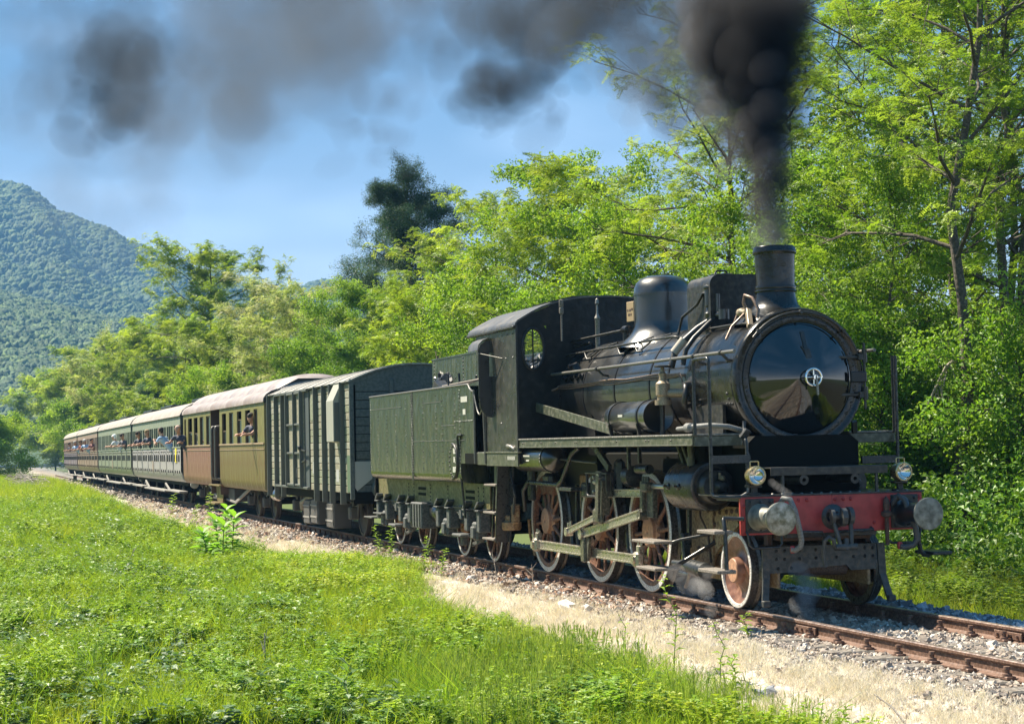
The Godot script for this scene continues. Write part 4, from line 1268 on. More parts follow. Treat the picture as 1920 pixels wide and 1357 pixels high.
func front_end(L: Node3D) -> void:
	var X := Vector3.RIGHT
	var Y := Vector3.UP
	var Z := Vector3(0, 0, 1)
	var b := MB.new()
	b.box(Vector3(-0.57, 1.065, 0), Vector3(0.04, 0.41, 2.2), 0.004)
	var beam := put(L, "buffer_beam", b, M.red)
	b = MB.new()
	b.box(Vector3(-0.548, 1.065, 0.006), Vector3(0.004, 0.41, 0.008))
	put(beam, "joint_strip", b, M.red_dark)
	var sp := []
	for z in [0.5, 0.41, 0.31, -0.03, -0.13, -0.22]:
		sp.append([Vector3(-0.549, 1.22, z), X])
	sp.append_array([[Vector3(-0.549, 1.17, 1.06), X], [Vector3(-0.549, 0.93, -0.02), X], [Vector3(-0.549, 0.95, -0.5), X], [Vector3(-0.549, 1.22, -1.06), X]])
	rivets(beam, sp, 0.022, M.red_dark)
	b = MB.new()
	b.box(Vector3(-1.1, 1.281, 0), Vector3(1.1, 0.022, 2.26), 0.004)
	b.box(Vector3(-0.9, 1.25, 0.95), Vector3(0.6, 0.05, 0.3), 0.004)
	var deck := put(L, "front_deck", b, M.black_worn)
	rivets(deck, row(Vector3(-0.6, 1.292, -1.0), Vector3(-0.6, 1.292, 0.75), 15, Y), 0.018, M.steel_dull)
	for s in [1, -1]:
		b = MB.new()
		b.box(Vector3(-0.545, 1.065, 0.875 * s), Vector3(0.018, 0.37, 0.34), 0.01)
		var bp := put(L, "buffer", b, M.black_worn)
		sp = []
		for dy in [0.15, -0.15]:
			for dz in [-0.12, 0.0, 0.12]: sp.append([Vector3(-0.536, 1.065 + dy, 0.875 * s + dz), X])
		rivets(bp, sp, 0.02, M.black_dark)
		b = MB.new()
		b.lathe(Vector3(-0.54, 1.05, 0.875 * s), X, [[0, 0.155], [0.02, 0.13], [0.06, 0.113], [0.34, 0.1], [0.36, 0.09], [0.36, 0.07]], 32)
		put(bp, "sleeve", b, M.buffer_grey if s > 0 else M.black_gloss)
		b = MB.new()
		b.lathe(Vector3(-0.2, 1.05, 0.875 * s), X, [[0, 0.07], [0.13, 0.07], [0.15, 0.1], [0.165, 0.172], [0.175, 0.178], [0.188, 0.178], [0.197, 0.17], [0.203, 0.1], [0.205, 0]], 44, 0.5)
		put(bp, "disc", b, M.buffer_steel if s > 0 else M.buffer_grey)
	# platform ledge, posts, tail rods of the valves
	b = MB.new()
	b.box(Vector3(-0.92, 1.575, 0), Vector3(0.62, 0.012, 1.42), 0.002)
	b.box(Vector3(-0.6, 1.535, 0), Vector3(0.014, 0.085, 1.42), 0.002)
	put(L, "front_ledge", b, M.black_worn)
	for z in [0.56, -0.58]:
		b = MB.new()
		b.cyl(Vector3(-0.62, 1.29, z), Vector3(-0.62, 1.52, z), 0.022, 8)
		put(L, "ledge_post", b, M.rail_dark)
	for z in [0.31, -0.31]:
		b = MB.new()
		b.lathe(Vector3(-1.3, 1.44, z), X, [[0, 0.05], [0.6, 0.05], [0.68, 0.056], [0.7, 0.056], [0.7, 0.022], [0.6, 0.018], [0.6, 0]], 20)
		put(L, "valve_tail_rod", b, M.black_worn)
	b = MB.new()
	b.box(Vector3(-1.28, 1.45, 0), Vector3(0.04, 0.34, 1.3), 0)
	put(L, "front_bulkhead", b, M.black_matt)
	# lamps
	for s in [1.0, -1.0]:
		var c := Vector3(-0.62, 1.5, 0.9 if s > 0 else -0.87)
		var dir := Vector3(1, 0, 0.06 * s).normalized()
		b = MB.new()
		b.lathe(c, dir, [[-0.07, 0.0], [-0.07, 0.06], [-0.05, 0.09], [-0.02, 0.1], [0.06, 0.1], [0.07, 0.108], [0.09, 0.108], [0.1, 0.1], [0.1, 0.088]], 32, 0.5)
		var lp := put(L, "head_lamp", b, M.brass)
		b = MB.new()
		b.lathe(c, dir, [[0.02, 0.0], [0.03, 0.03], [0.06, 0.07], [0.088, 0.088]], 28, 1.0)
		put(lp, "reflector", b, M.chrome)
		b = MB.new()
		b.lathe(c, dir, [[0.094, 0.09], [0.1, 0.06], [0.104, 0.03], [0.105, 0]], 28, 1.0)
		put(lp, "lens", b, M.glass)
		b = MB.new()
		b.tube([c + Vector3(0.02, 0.09, 0.05), c + Vector3(0.02, 0.15, 0.05), c + Vector3(0.02, 0.155, 0.04), c + Vector3(0.02, 0.155, -0.04), c + Vector3(0.02, 0.15, -0.05), c + Vector3(0.02, 0.09, -0.05)], 0.008, 6)
		put(lp, "handle", b, M.brass)
		b = MB.new()
		b.box(c + Vector3(-0.02, -0.115, 0), Vector3(0.12, 0.03, 0.16), 0.008)
		b.box(c + Vector3(-0.02, -0.17, -0.01), Vector3(0.03, 0.1, 0.07), 0.005)
		b.box(c + Vector3(-0.02, -0.2, 0), Vector3(0.1, 0.02, 0.14), 0.004)
		put(lp, "lamp_bracket", b, M.black_worn)
		if s > 0:
			b = MB.new()
			b.tube([c + Vector3(0, -0.13, 0.07), c + Vector3(0, -0.18, 0.08), c + Vector3(0, -0.22, 0.16)], 0.014, 6)
			put(lp, "cable", b, M.rail_grey)
	# leading wheels and the cross plate in front of them
	var w := solid_wheel(L, "leading_wheel", Vector3(-1.366, 0.43, 0.815), 0.43)
	wheel_again(w, L, "leading_wheel", Vector3(-1.366, 0.43, -0.815), true)
	b = MB.new()
	b.cyl(Vector3(-1.366, 0.43, -0.75), Vector3(-1.366, 0.43, 0.75), 0.08, 14)
	b.box(Vector3(-1.3, 0.52, 0.0), Vector3(0.3, 0.3, 0.9), 0.03)
	put(L, "leading_axle", b, M.rail_dark)
	b = MB.new()
	b.prism(PackedVector2Array([Vector2(0.66, 0.71), Vector2(-0.64, 0.71), Vector2(-0.64, 0.42), Vector2(-0.33, 0.42), Vector2(-0.27, 0.48), Vector2(0.2, 0.46), Vector2(0.27, 0.42), Vector2(0.66, 0.42)]), Vector3(-0.82, 0, 0), Z, Y, X * 0.03)
	var tb := put(L, "truck_cross_plate", b, M.plate_dark)
	sp = []
	for z in [0.58, 0.48, 0.3, 0.1, -0.15, -0.36, -0.5, -0.6]:
		for y in [0.66, 0.57]: sp.append([Vector3(-0.789, y, z), X])
	sp.append_array([[Vector3(-0.789, 0.47, 0.56), X], [Vector3(-0.789, 0.47, 0.4), X]])
	rivets(tb, sp, 0.02, M.black_dark)
	b = MB.new()
	b.cyl(Vector3(-0.9, 0.46, 0.3), Vector3(-0.9, 0.44, -0.3), 0.08, 14)
	b.bar(Vector3(-0.95, 0.72, 0.6), Vector3(-0.95, 0.9, 0.6), 0.1, 0.06)
	b.bar(Vector3(-0.95, 0.72, -0.6), Vector3(-0.95, 0.9, -0.6), 0.1, 0.06)
	b.box(Vector3(-1.2, 0.82, 0), Vector3(1.0, 0.1, 1.1), 0.02)
	put(L, "drag_box", b, M.rust_dark)
	b = MB.new()
	b.box(Vector3(-0.62, 0.84, 0), Vector3(0.06, 0.06, 1.1), 0.008)
	put(L, "lower_angle", b, M.black_worn)
	for s in [1, -1]:
		b = MB.new()    # guard irons
		b.bar(Vector3(-0.8, 0.71, 0.7 * s), Vector3(-0.79, 0.36, 0.71 * s), 0.03, 0.09)
		b.bar(Vector3(-0.79, 0.37, 0.71 * s), Vector3(-0.72, 0.1, 0.76 * s), 0.03, 0.08)
		b.box(Vector3(-0.69, 0.1, 0.76 * s), Vector3(0.07, 0.07, 0.09), 0.01)
		put(L, "guard_iron", b, M.plate_dark)
		b = MB.new()    # hand grip under the beam
		b.tube([Vector3(-0.54, 0.9, 1.04 * s), Vector3(-0.5, 0.86, 1.04 * s), Vector3(-0.5, 0.76, 1.03 * s), Vector3(-0.5, 0.72, 0.98 * s), Vector3(-0.5, 0.72, 0.68 * s), Vector3(-0.5, 0.76, 0.64 * s), Vector3(-0.52, 0.88, 0.64 * s)], 0.014, 7)
		put(L, "hand_grip", b, M.rail_dark)
		b = MB.new()
		b.tube([Vector3(-0.5, 0.9, 0.43 * s), Vector3(-0.44, 0.88, 0.43 * s), Vector3(-0.42, 0.87, 0.1 * s + 0.1), Vector3(-0.44, 0.8, 0.06 * s + 0.1)], 0.018, 7)
		put(L, "drain_hose", b, M.rail_dark)
	# hoses
	b = MB.new()
	b.tube([Vector3(-0.53, 1.16, 0.66), Vector3(-0.44, 1.25, 0.64), Vector3(-0.36, 1.24, 0.6), Vector3(-0.33, 1.12, 0.56), Vector3(-0.33, 0.95, 0.52), Vector3(-0.33, 0.8, 0.49), Vector3(-0.34, 0.73, 0.5), Vector3(-0.37, 0.69, 0.55), Vector3(-0.39, 0.7, 0.59)], 0.032, 10)
	var hs := put(L, "brake_hose", b, M.hose_grey)
	b = MB.new()
	b.lathe(Vector3(-0.39, 0.66, 0.57), Y, [[0, 0], [0, 0.025], [0.06, 0.03], [0.08, 0.02], [0.08, 0]], 10)
	put(hs, "red_cap", b, M.red)
	b = MB.new()
	b.tube([Vector3(-0.53, 1.15, -0.72), Vector3(-0.45, 1.24, -0.76), Vector3(-0.38, 1.2, -0.79), Vector3(-0.34, 1.02, -0.84), Vector3(-0.33, 0.88, -0.89), Vector3(-0.33, 0.76, -0.9), Vector3(-0.34, 0.7, -0.86), Vector3(-0.36, 0.68, -0.76), Vector3(-0.36, 0.69, -0.7)], 0.034, 10)
	var hs2 := put(L, "brake_hose", b, M.hose_dark)
	b = MB.new()
	b.lathe(Vector3(-0.37, 0.66, -0.71), Y, [[0, 0], [0, 0.025], [0.06, 0.03], [0.08, 0.02], [0.08, 0]], 10)
	put(hs2, "red_cap", b, M.red)
	b = MB.new()
	b.cyl(Vector3(-0.5, 0.7, -0.63), Vector3(-0.5, 1.15, -0.63), 0.024, 8)
	b.lathe(Vector3(-0.5, 1.0, -0.63), Y, [[0, 0.02], [0.02, 0.06], [0.06, 0.06], [0.08, 0.03], [0.14, 0.04], [0.2, 0.03], [0.24, 0]], 10)
	put(hs2, "hose_cock", b, M.rust_dark)
	# draw hook, screw coupling
	b = MB.new()
	var hk := PackedVector2Array()
	for q in [[-0.55, 0.98], [-0.4, 0.97], [-0.33, 0.93], [-0.28, 0.96], [-0.25, 1.03], [-0.27, 1.1], [-0.31, 1.13], [-0.34, 1.12], [-0.33, 1.07], [-0.36, 1.04], [-0.42, 1.06], [-0.55, 1.08]]: hk.append(Vector2(q[0], q[1]))
	b.prism(hk, Vector3(0, 0, -0.04), X, Y, Z * 0.06, 0.6)
	b.lathe(Vector3(-0.55, 1.03, 0), X, [[0, 0.14], [0.03, 0.12], [0.06, 0.06]], 20)
	var hook := put(L, "draw_hook", b, M.plate_dark)
	b = MB.new()
	b.cyl(Vector3(-0.37, 1.04, -0.12), Vector3(-0.37, 1.04, 0.12), 0.035, 12)
	b.lathe(Vector3(-0.37, 1.04, 0.08), Z, [[0, 0.05], [0.01, 0.085], [0.05, 0.085], [0.06, 0.05]], 16)
	b.lathe(Vector3(-0.37, 1.04, -0.14), Z, [[0, 0.06], [0.01, 0.1], [0.06, 0.1], [0.07, 0.05]], 16)
	b.tube([Vector3(-0.36, 1.04, 0.11), Vector3(-0.32, 0.85, 0.07), Vector3(-0.3, 0.72, 0.045)], 0.026, 8)
	b.tube([Vector3(-0.36, 1.04, -0.11), Vector3(-0.32, 0.85, -0.1), Vector3(-0.3, 0.72, -0.085)], 0.026, 8)
	put(hook, "coupling_link", b, M.plate_dark)
	b = MB.new()
	b.cyl(Vector3(-0.3, 0.71, -0.15), Vector3(-0.3, 0.71, 0.11), 0.038, 10)
	b.cyl(Vector3(-0.31, 0.8, -0.03), Vector3(-0.29, 0.68, -0.02), 0.03, 10)
	put(hook, "coupling_screw", b, M.plate_dark)
	b = MB.new()
	b.tube([Vector3(-0.36, 0.5, 0.2), Vector3(-0.36, 0.62, 0.225), Vector3(-0.34, 0.78, 0.215), Vector3(-0.32, 0.82, 0.17), Vector3(-0.31, 0.79, 0.12), Vector3(-0.31, 0.7, 0.1)], 0.025, 8)
	put(hook, "shackle", b, M.plate_dark)
	# far step
	b = MB.new()
	b.tube([Vector3(-0.6, 0.86, -1.05), Vector3(-0.65, 0.62, -1.12), Vector3(-0.66, 0.57, -1.16), Vector3(-0.7, 0.56, -1.25)], 0.026, 7)
	b.box(Vector3(-0.72, 0.585, -1.32), Vector3(0.42, 0.04, 0.24), 0.008)
	put(L, "foot_step", b, M.rail_dark)

# the line swings gently away beyond the brown coach and dips a little
func line_at(x: float) -> Vector3:
	var s := maxf(0.0, -47.0 - x)
	var dz := -0.00152 * pow(s, 1.5)
	return Vector3(x, 0.13 * dz, dz)

# ------------------------------------------------------------------ tender
func tender() -> void:
	var X := Vector3.RIGHT
	var Y := Vector3.UP
	var Z := Vector3(0, 0, 1)
	var T := thing("tender", "riveted black tender with green sheen coupled between engine cab and grey boxcar", "tender", Vector3(-14, 0, 0))
	var b := MB.new()
	var cs := PackedVector2Array([Vector2(1.4, 2.84), Vector2(1.4, 1.42)])
	for i in 7:
		var a := -PI * 0.5 * i / 6
		cs.append(Vector2(1.26 + 0.14 * cos(a), 1.42 + 0.14 * sin(a)))
	for i in 7:
		var a := -PI * 0.5 - PI * 0.5 * i / 6
		cs.append(Vector2(-1.26 + 0.14 * cos(a), 1.42 + 0.14 * sin(a)))
	cs.append(Vector2(-1.4, 2.84))
	b.prism(cs, Vector3(-17.42, 0, 0), Z, Y, X * 6.6, 0.5)
	var tank := put(T, "tank", b, M.tender_paint)
	for s in [1, -1]:
		b = MB.new()      # side sheets reaching forward to the cab, with the dip in their top edge
		b.prism(PackedVector2Array([Vector2(-10.83, 1.6), Vector2(-9.97, 1.6), Vector2(-9.97, 2.72), Vector2(-10.08, 2.72), Vector2(-10.2, 2.76), Vector2(-10.3, 2.83), Vector2(-10.4, 2.84), Vector2(-10.83, 2.84)]), Vector3(0, 0, 1.388 * s), X, Y, Vector3(0, 0, 0.011 * s))
		put(T, "side_sheet", b, M.tender_paint)
		b = MB.new()      # beading along the rim
		b.tube([Vector3(-17.42, 2.85, 1.4 * s), Vector3(-10.42, 2.85, 1.4 * s), Vector3(-10.3, 2.84, 1.4 * s), Vector3(-10.2, 2.77, 1.4 * s), Vector3(-10.08, 2.73, 1.4 * s), Vector3(-9.96, 2.735, 1.4 * s)], 0.018, 6)
		b.cyl(Vector3(-9.97, 1.6, 1.4 * s), Vector3(-9.97, 2.74, 1.4 * s), 0.02, 8)
		put(T, "rim_bead", b, M.rail_grey)
	b = MB.new()
	b.box(Vector3(-14.52 + 0.5, 2.06, 1.401), Vector3(0.11, 1.56, 0.008), 0.002)
	put(tank, "lap_strip", b, M.black_worn)
	b = MB.new()
	b.box(Vector3(-16.1, 2.6, 1.404), Vector3(2.6, 0.012, 0.008))
	b.box(Vector3(-12.6, 2.62, 1.404), Vector3(1.25, 0.012, 0.008))
	b.box(Vector3(-11.55, 2.22, 1.404), Vector3(0.85, 0.012, 0.008))
	b.box(Vector3(-12.3, 1.97, 1.404), Vector3(3.5, 0.01, 0.008))
	put(tank, "seam_bead", b, M.rail_grey)
	var sp := []
	for x in [-17.37, -16.72, -16.0, -15.26, -14.5, -13.25, -12.35, -11.95, -11.15]:
		var tight: bool = x < -17.3
		sp.append_array(row(Vector3(x, 2.5 if x > -16.9 and x < -15 else 2.78, 1.4), Vector3(x, 1.46, 1.4), 26 if tight else 14, Z))
	for x in [-14.07, -13.97]: sp.append_array(row(Vector3(x, 2.8, 1.405), Vector3(x, 1.4, 1.405), 30, Z))
	sp.append_array(row(Vector3(-11.1, 2.27, 1.4), Vector3(-10.0, 2.27, 1.4), 12, Z))
	sp.append_array(row(Vector3(-10.85, 2.8, 1.4), Vector3(-10.85, 1.42, 1.4), 24, Z))
	sp.append_array(row(Vector3(-10.02, 2.6, 1.4), Vector3(-10.02, 1.66, 1.4), 16, Z))
	rivets(tank, sp, 0.014, M.tender_paint)
	# wash-out plate with its thick lip
	b = MB.new()
	var ov := []
	for i in 17:
		var a := -PI * 0.5 + PI * i / 16.0
		ov.append(Vector3(-11.28 + 0.3 * cos(a), 1.63 + 0.28 * sin(a), 1.41))
	b.tube(ov, 0.025, 7)
	var lip := put(tank, "inspection_lip", b, M.black_worn)
	sp = []
	for i in 20:
		var a := TAU * i / 20
		sp.append([Vector3(-11.28 + 0.24 * cos(a), 1.63 + 0.25 * sin(a), 1.402), Z])
	rivets(lip, sp, 0.018, M.black_worn)
	for q in [[-11.2, 1.8, 0.13], [-11.2, 1.66, 0.1], [-11.2, 1.5, 0.2], [-10.55, 2.62, 0.38], [-10.55, 2.42, 0.16]]:
		b = MB.new()
		b.box(Vector3(q[0], q[1], 1.404), Vector3(q[2], 0.09, 0.003))
		put(tank, "white_marking", b, M.white_worn)
	# raised coal bunker, coal, fire irons
	b = MB.new()
	for s in [1, -1]:
		b.box(Vector3(-12.5, 3.15, 0.66 * s), Vector3(5.7, 0.62, 0.02), 0)
		b.box(Vector3(-12.5, 3.46, 0.66 * s), Vector3(5.72, 0.03, 0.05), 0.006)
	b.box(Vector3(-15.35, 3.15, 0), Vector3(0.02, 0.62, 1.3), 0)
	var bk := put(T, "coal_bunker", b, M.tender_paint)
	sp = []
	for x in [-15.2, -13.2, -11.3]: sp.append_array(row(Vector3(x, 3.44, 0.67), Vector3(x, 2.86, 0.67), 9, Z))
	rivets(bk, sp, 0.016, M.black_worn)
	var lump := lump_mesh(3, 0.5)
	var ts := []
	for i in 420:
		var p := Vector3(rng.randf_range(-15.2, -9.9), 0, rng.randf_range(-0.62, 0.62))
		p.y = 3.0 + 0.12 * cos(p.z * 2.0) + rng.randf() * 0.1 + (0.0 if p.x < -11 else (p.x + 11) * -0.15)
		ts.append(Transform3D(Basis.from_euler(Vector3(rng.randf() * 6, rng.randf() * 6, rng.randf() * 6)).scaled(Vector3.ONE * rng.randf_range(0.07, 0.14)), p - T.position))
	many(T, "coal", lump, M.coal, ts)
	b = MB.new()
	for i in 3:
		b.tube([Vector3(-13.6 + i * 0.4, 2.9, 1.1 - i * 0.12), Vector3(-10.1, 2.93 + i * 0.03, 1.2 - i * 0.1)], 0.017, 6)
	put(T, "fire_iron", b, M.wood_grey)
	b = MB.new()
	b.prism(PackedVector2Array([Vector2(-13.4, 2.86), Vector2(-12.9, 2.86), Vector2(-12.9, 2.9), Vector2(-13.2, 3.02)]), Vector3(0, 0, 1.0), X, Y, Z * 0.2)
	b.cyl(Vector3(-12.4, 2.85, 1.15), Vector3(-12.45, 3.08, 1.15), 0.02, 6)
	b.cyl(Vector3(-11.7, 2.85, 1.15), Vector3(-11.75, 3.08, 1.15), 0.02, 6)
	put(T, "tool_rest", b, M.black_worn)
	b = MB.new()
	b.box(Vector3(-10.5, 2.2, -0.2), Vector3(0.03, 1.2, 2.0), 0)
	b.box(Vector3(-10.4, 1.7, 0), Vector3(0.95, 0.05, 2.6), 0)
	put(T, "front_plate", b, M.black_matt)
	b = MB.new()
	var ch := []
	for i in 15:
		var t := i / 14.0
		ch.append(Vector3(lerpf(-9.98, -9.36, t), 2.72 - 0.36 * sin(PI * t), 1.4))
	b.tube(ch, 0.013, 5)
	put(T, "safety_chain", b, M.steel_dull)
	b = MB.new()
	for q in [[-9.9, 0.0], [-9.8, 0.06], [-9.72, 0.0]]:
		b.box(Vector3(-10.2 + (q[0] + 9.9), 2.5, 1.25), Vector3(0.05, 0.1, 0.005))
	put(T, "pale_lettering", b, M.white_worn)
	# frame
	for s in [1, -1]:
		b = MB.new()
		b.box(Vector3(-14.2, 1.07, 1.08 * s), Vector3(7.9, 0.4, 0.025), 0.002)
		var fr := put(T, "frame_plate", b, M.frame_olive)
		b = MB.new()
		b.box(Vector3(-14.2, 0.86, 1.1 * s), Vector3(7.9, 0.025, 0.09), 0.003)
		b.box(Vector3(-18.14, 1.07, 1.06 * s), Vector3(0.03, 0.42, 0.1), 0.003)
		put(fr, "bottom_angle", b, M.rail_dark)
		b = MB.new()
		for x in [-14.6, -11.4]:
			for y in [1.13, 1.03]:
				b.box(Vector3(x, y, 1.094 * s), Vector3(0.55, 0.05, 0.006), 0.0)
		put(fr, "lightening_slot", b, M.black_matt)
		sp = []
		for x in [-15.6, -15.2, -14.0, -12.8, -10.9, -10.6]:
			for y in [0.94, 1.0, 1.07, 1.14, 1.2]: sp.append([Vector3(x, y, 1.093 * s), Vector3(0, 0, s)])
		rivets(fr, sp, 0.018, M.black_worn)
	b = MB.new()
	b.box(Vector3(-14.2, 1.1, 0), Vector3(7.8, 0.3, 2.0), 0)
	b.box(Vector3(-18.15, 1.07, 0), Vector3(0.05, 0.4, 2.3), 0)
	b.box(Vector3(-10.2, 1.68, 1.2), Vector3(0.75, 0.18, 0.4), 0.01)
	put(T, "underframe", b, M.black_matt)
	# bogies
	var w := spoked_wheel(T, "tender_wheel", Vector3(-11.02, 0.5, 0.815), 0.5, 10, 0.12, 0.0, false)
	for x in [-12.84, -15.59, -17.5]: wheel_again(w, T, "tender_wheel", Vector3(x, 0.5, 0.815), false, x)
	for x in [-11.02, -12.84, -15.59, -17.5]:
		wheel_again(w, T, "tender_wheel", Vector3(x, 0.5, -0.815), true, x)
		b = MB.new()
		b.cyl(Vector3(x, 0.5, -0.75), Vector3(x, 0.5, 0.75), 0.07, 10)
		put(T, "axle", b, M.black_matt)
	for cx in [-11.93, -16.55]:
		for s in [1, -1]:
			b = MB.new()
			b.box(Vector3(cx, 0.66, 1.0 * s), Vector3(2.7, 0.16, 0.05), 0.01)
			b.box(Vector3(cx, 0.4, 1.0 * s), Vector3(1.2, 0.06, 0.06), 0.01)
			var bf := put(T, "bogie_frame", b, M.rail_dark)
			for ax in [-0.92, 0.92]:
				b = MB.new()
				b.box(Vector3(cx + ax, 0.5, 1.06 * s), Vector3(0.3, 0.3, 0.18), 0.03)
				b.box(Vector3(cx + ax, 0.48, 1.16 * s), Vector3(0.2, 0.2, 0.06), 0.02)
				put(bf, "axle_box", b, M.bogie_grey)
				for e in [-0.36, 0.36]:
					b = MB.new()
					b.box(Vector3(cx + ax + e, 0.66, 1.09 * s), Vector3(0.2, 0.34, 0.2), 0.02)
					b.box(Vector3(cx + ax + e, 0.84, 1.09 * s), Vector3(0.26, 0.03, 0.26), 0.006)
					b.box(Vector3(cx + ax + e, 0.92, 1.1 * s), Vector3(0.2, 0.05, 0.24), 0.01, Basis(Z, 0.5))
					put(bf, "spring_post", b, M.bogie_grey)
			b = MB.new()
			for k in 5: b.bar(Vector3(cx - 0.55 + k * 0.09, 0.86 - k * 0.03, 1.06 * s), Vector3(cx + 0.55 - k * 0.09, 0.86 - k * 0.03, 1.06 * s), 0.025, 0.1)
			b.box(Vector3(cx, 0.78, 1.06 * s), Vector3(0.16, 0.24, 0.14), 0.02)
			put(bf, "leaf_spring", b, M.bogie_grey)
			b = MB.new()
			b.box(Vector3(cx + 0.35, 0.42, 1.2 * s), Vector3(0.55, 0.05, 0.2), 0.015)
			b.box(Vector3(cx + 0.2, 0.34, 1.12 * s), Vector3(0.14, 0.2, 0.1), 0.02)
			b.bar(Vector3(cx + 0.3, 0.25, 1.0 * s), Vector3(cx + 0.85, 0.36, 0.98 * s), 0.06, 0.05)
			put(bf, "brake_arm", b, M.bogie_grey)
	b = MB.new()
	b.box(Vector3(-14.4, 0.66, 1.12), Vector3(0.8, 0.46, 0.3), 0.02)
	var bx := put(T, "battery_box", b, M.bogie_grey)
	b = MB.new()
	for i in 4: b.box(Vector3(-14.7 + i * 0.2, 0.66, 1.275), Vector3(0.04, 0.4, 0.02), 0.004)
	put(bx, "box_rib", b, M.rail_dark)
	b = MB.new()
	b.lathe(Vector3(-14.0, 0.72, 0.95), X, [[0, 0.19], [0.35, 0.19], [0.45, 0.15], [0.52, 0.08], [0.54, 0]], 24, 0.7)
	put(T, "air_tank", b, M.black_gloss)
	b = MB.new()
	b.tube([Vector3(-10.9, 0.72, 1.32), Vector3(-10.9, 2.0, 1.43), Vector3(-10.86, 2.05, 1.43), Vector3(-10.7, 2.05, 1.41)], 0.02, 7)
	put(T, "hand_pole", b, M.rail_dark)
	for q in [[-18.35, 0.62], [-17.5, 0.72]]:
		b = MB.new()
		b.box(Vector3(q[0], q[1] - 0.12, 1.15), Vector3(0.7, 0.03, 0.25), 0.006)
		b.bar(Vector3(q[0] + 0.2, q[1] - 0.12, 1.1), Vector3(q[0] + 0.2, 0.9, 1.1), 0.03, 0.03)
		put(T, "rear_step", b, M.bogie_grey)
	b = MB.new()
	for s in [1, -1]:
		b.cyl(Vector3(-18.17, 1.05, 0.875 * s), Vector3(-18.45, 1.05, 0.875 * s), 0.1, 14)
		b.cyl(Vector3(-18.45, 1.05, 0.875 * s), Vector3(-18.6, 1.05, 0.875 * s), 0.2, 20)
	put(T, "buffer", b, M.black_worn).set_meta("kind", "stuff")

func lump_mesh(sd: int, rough: float) -> ArrayMesh:
	var f := noise(0.9, 2, sd)
	var b := MB.new()
	var nu := 7
	var nv := 5
	var pt := func(i: int, j: int) -> Vector3:
		var a := TAU * (i % nu) / nu
		var e := PI * (float(j) / nv - 0.5)
		var d := Vector3(cos(a) * cos(e), sin(e), sin(a) * cos(e))
		return d * (1.0 + rough * f.get_noise_3dv(d * 1.5) * 1.6)
	for j in nv:
		for i in nu:
			var a: Vector3 = pt.call(i, j)
			var c: Vector3 = pt.call(i + 1, j + 1)
			var d: Vector3 = pt.call(i, j + 1)
			var e: Vector3 = pt.call(i + 1, j)
			b.ftri(a, e, c, a + e + c)
			b.ftri(a, c, d, a + c + d)
	return b.mesh()

# ------------------------------------------------------------------ simple running gear for the carriages
func small_wheelset(P: Node3D, x: float, r := 0.46) -> void:
	var b := MB.new()
	for s in [1, -1]:
		b.lathe(Vector3(x, r, 0.815 * s), Vector3(0, 0, -s), [[0, 0], [0, 0.12], [0.03, 0.13], [0.05, r * 0.6], [0.02, r * 0.86], [0.0, r * 0.88], [0, r - 0.01], [0.02, r], [0.09, r], [0.11, r + 0.03], [0.135, r + 0.02], [0.135, 0.1]], 32, 0.7)
	b.cyl(Vector3(x, r, -0.75), Vector3(x, r, 0.75), 0.07, 10)
	put(P, "wheelset", b, M.wheel_dull)
	b = MB.new()
	for s in [1, -1]:
		b.box(Vector3(x, r, 1.0 * s), Vector3(0.26, 0.28, 0.22), 0.03)
		for k in 4: b.bar(Vector3(x - 0.5 + k * 0.1, r + 0.3 - k * 0.03, 1.0 * s), Vector3(x + 0.5 - k * 0.1, r + 0.3 - k * 0.03, 1.0 * s), 0.022, 0.09)
		for e in [-0.3, 0.3]:
			b.prism(PackedVector2Array([Vector2(x + e - 0.14, 0.8), Vector2(x + e + 0.14, 0.8), Vector2(x + e * 0.55 + 0.03, r - 0.1), Vector2(x + e * 0.55 - 0.03, r - 0.1)]), Vector3(0, 0, 0.95 * s), Vector3.RIGHT, Vector3.UP, Vector3(0, 0, 0.02 * s))
	put(P, "axle_guard", b, M.under_grey).set_meta("kind", "stuff")

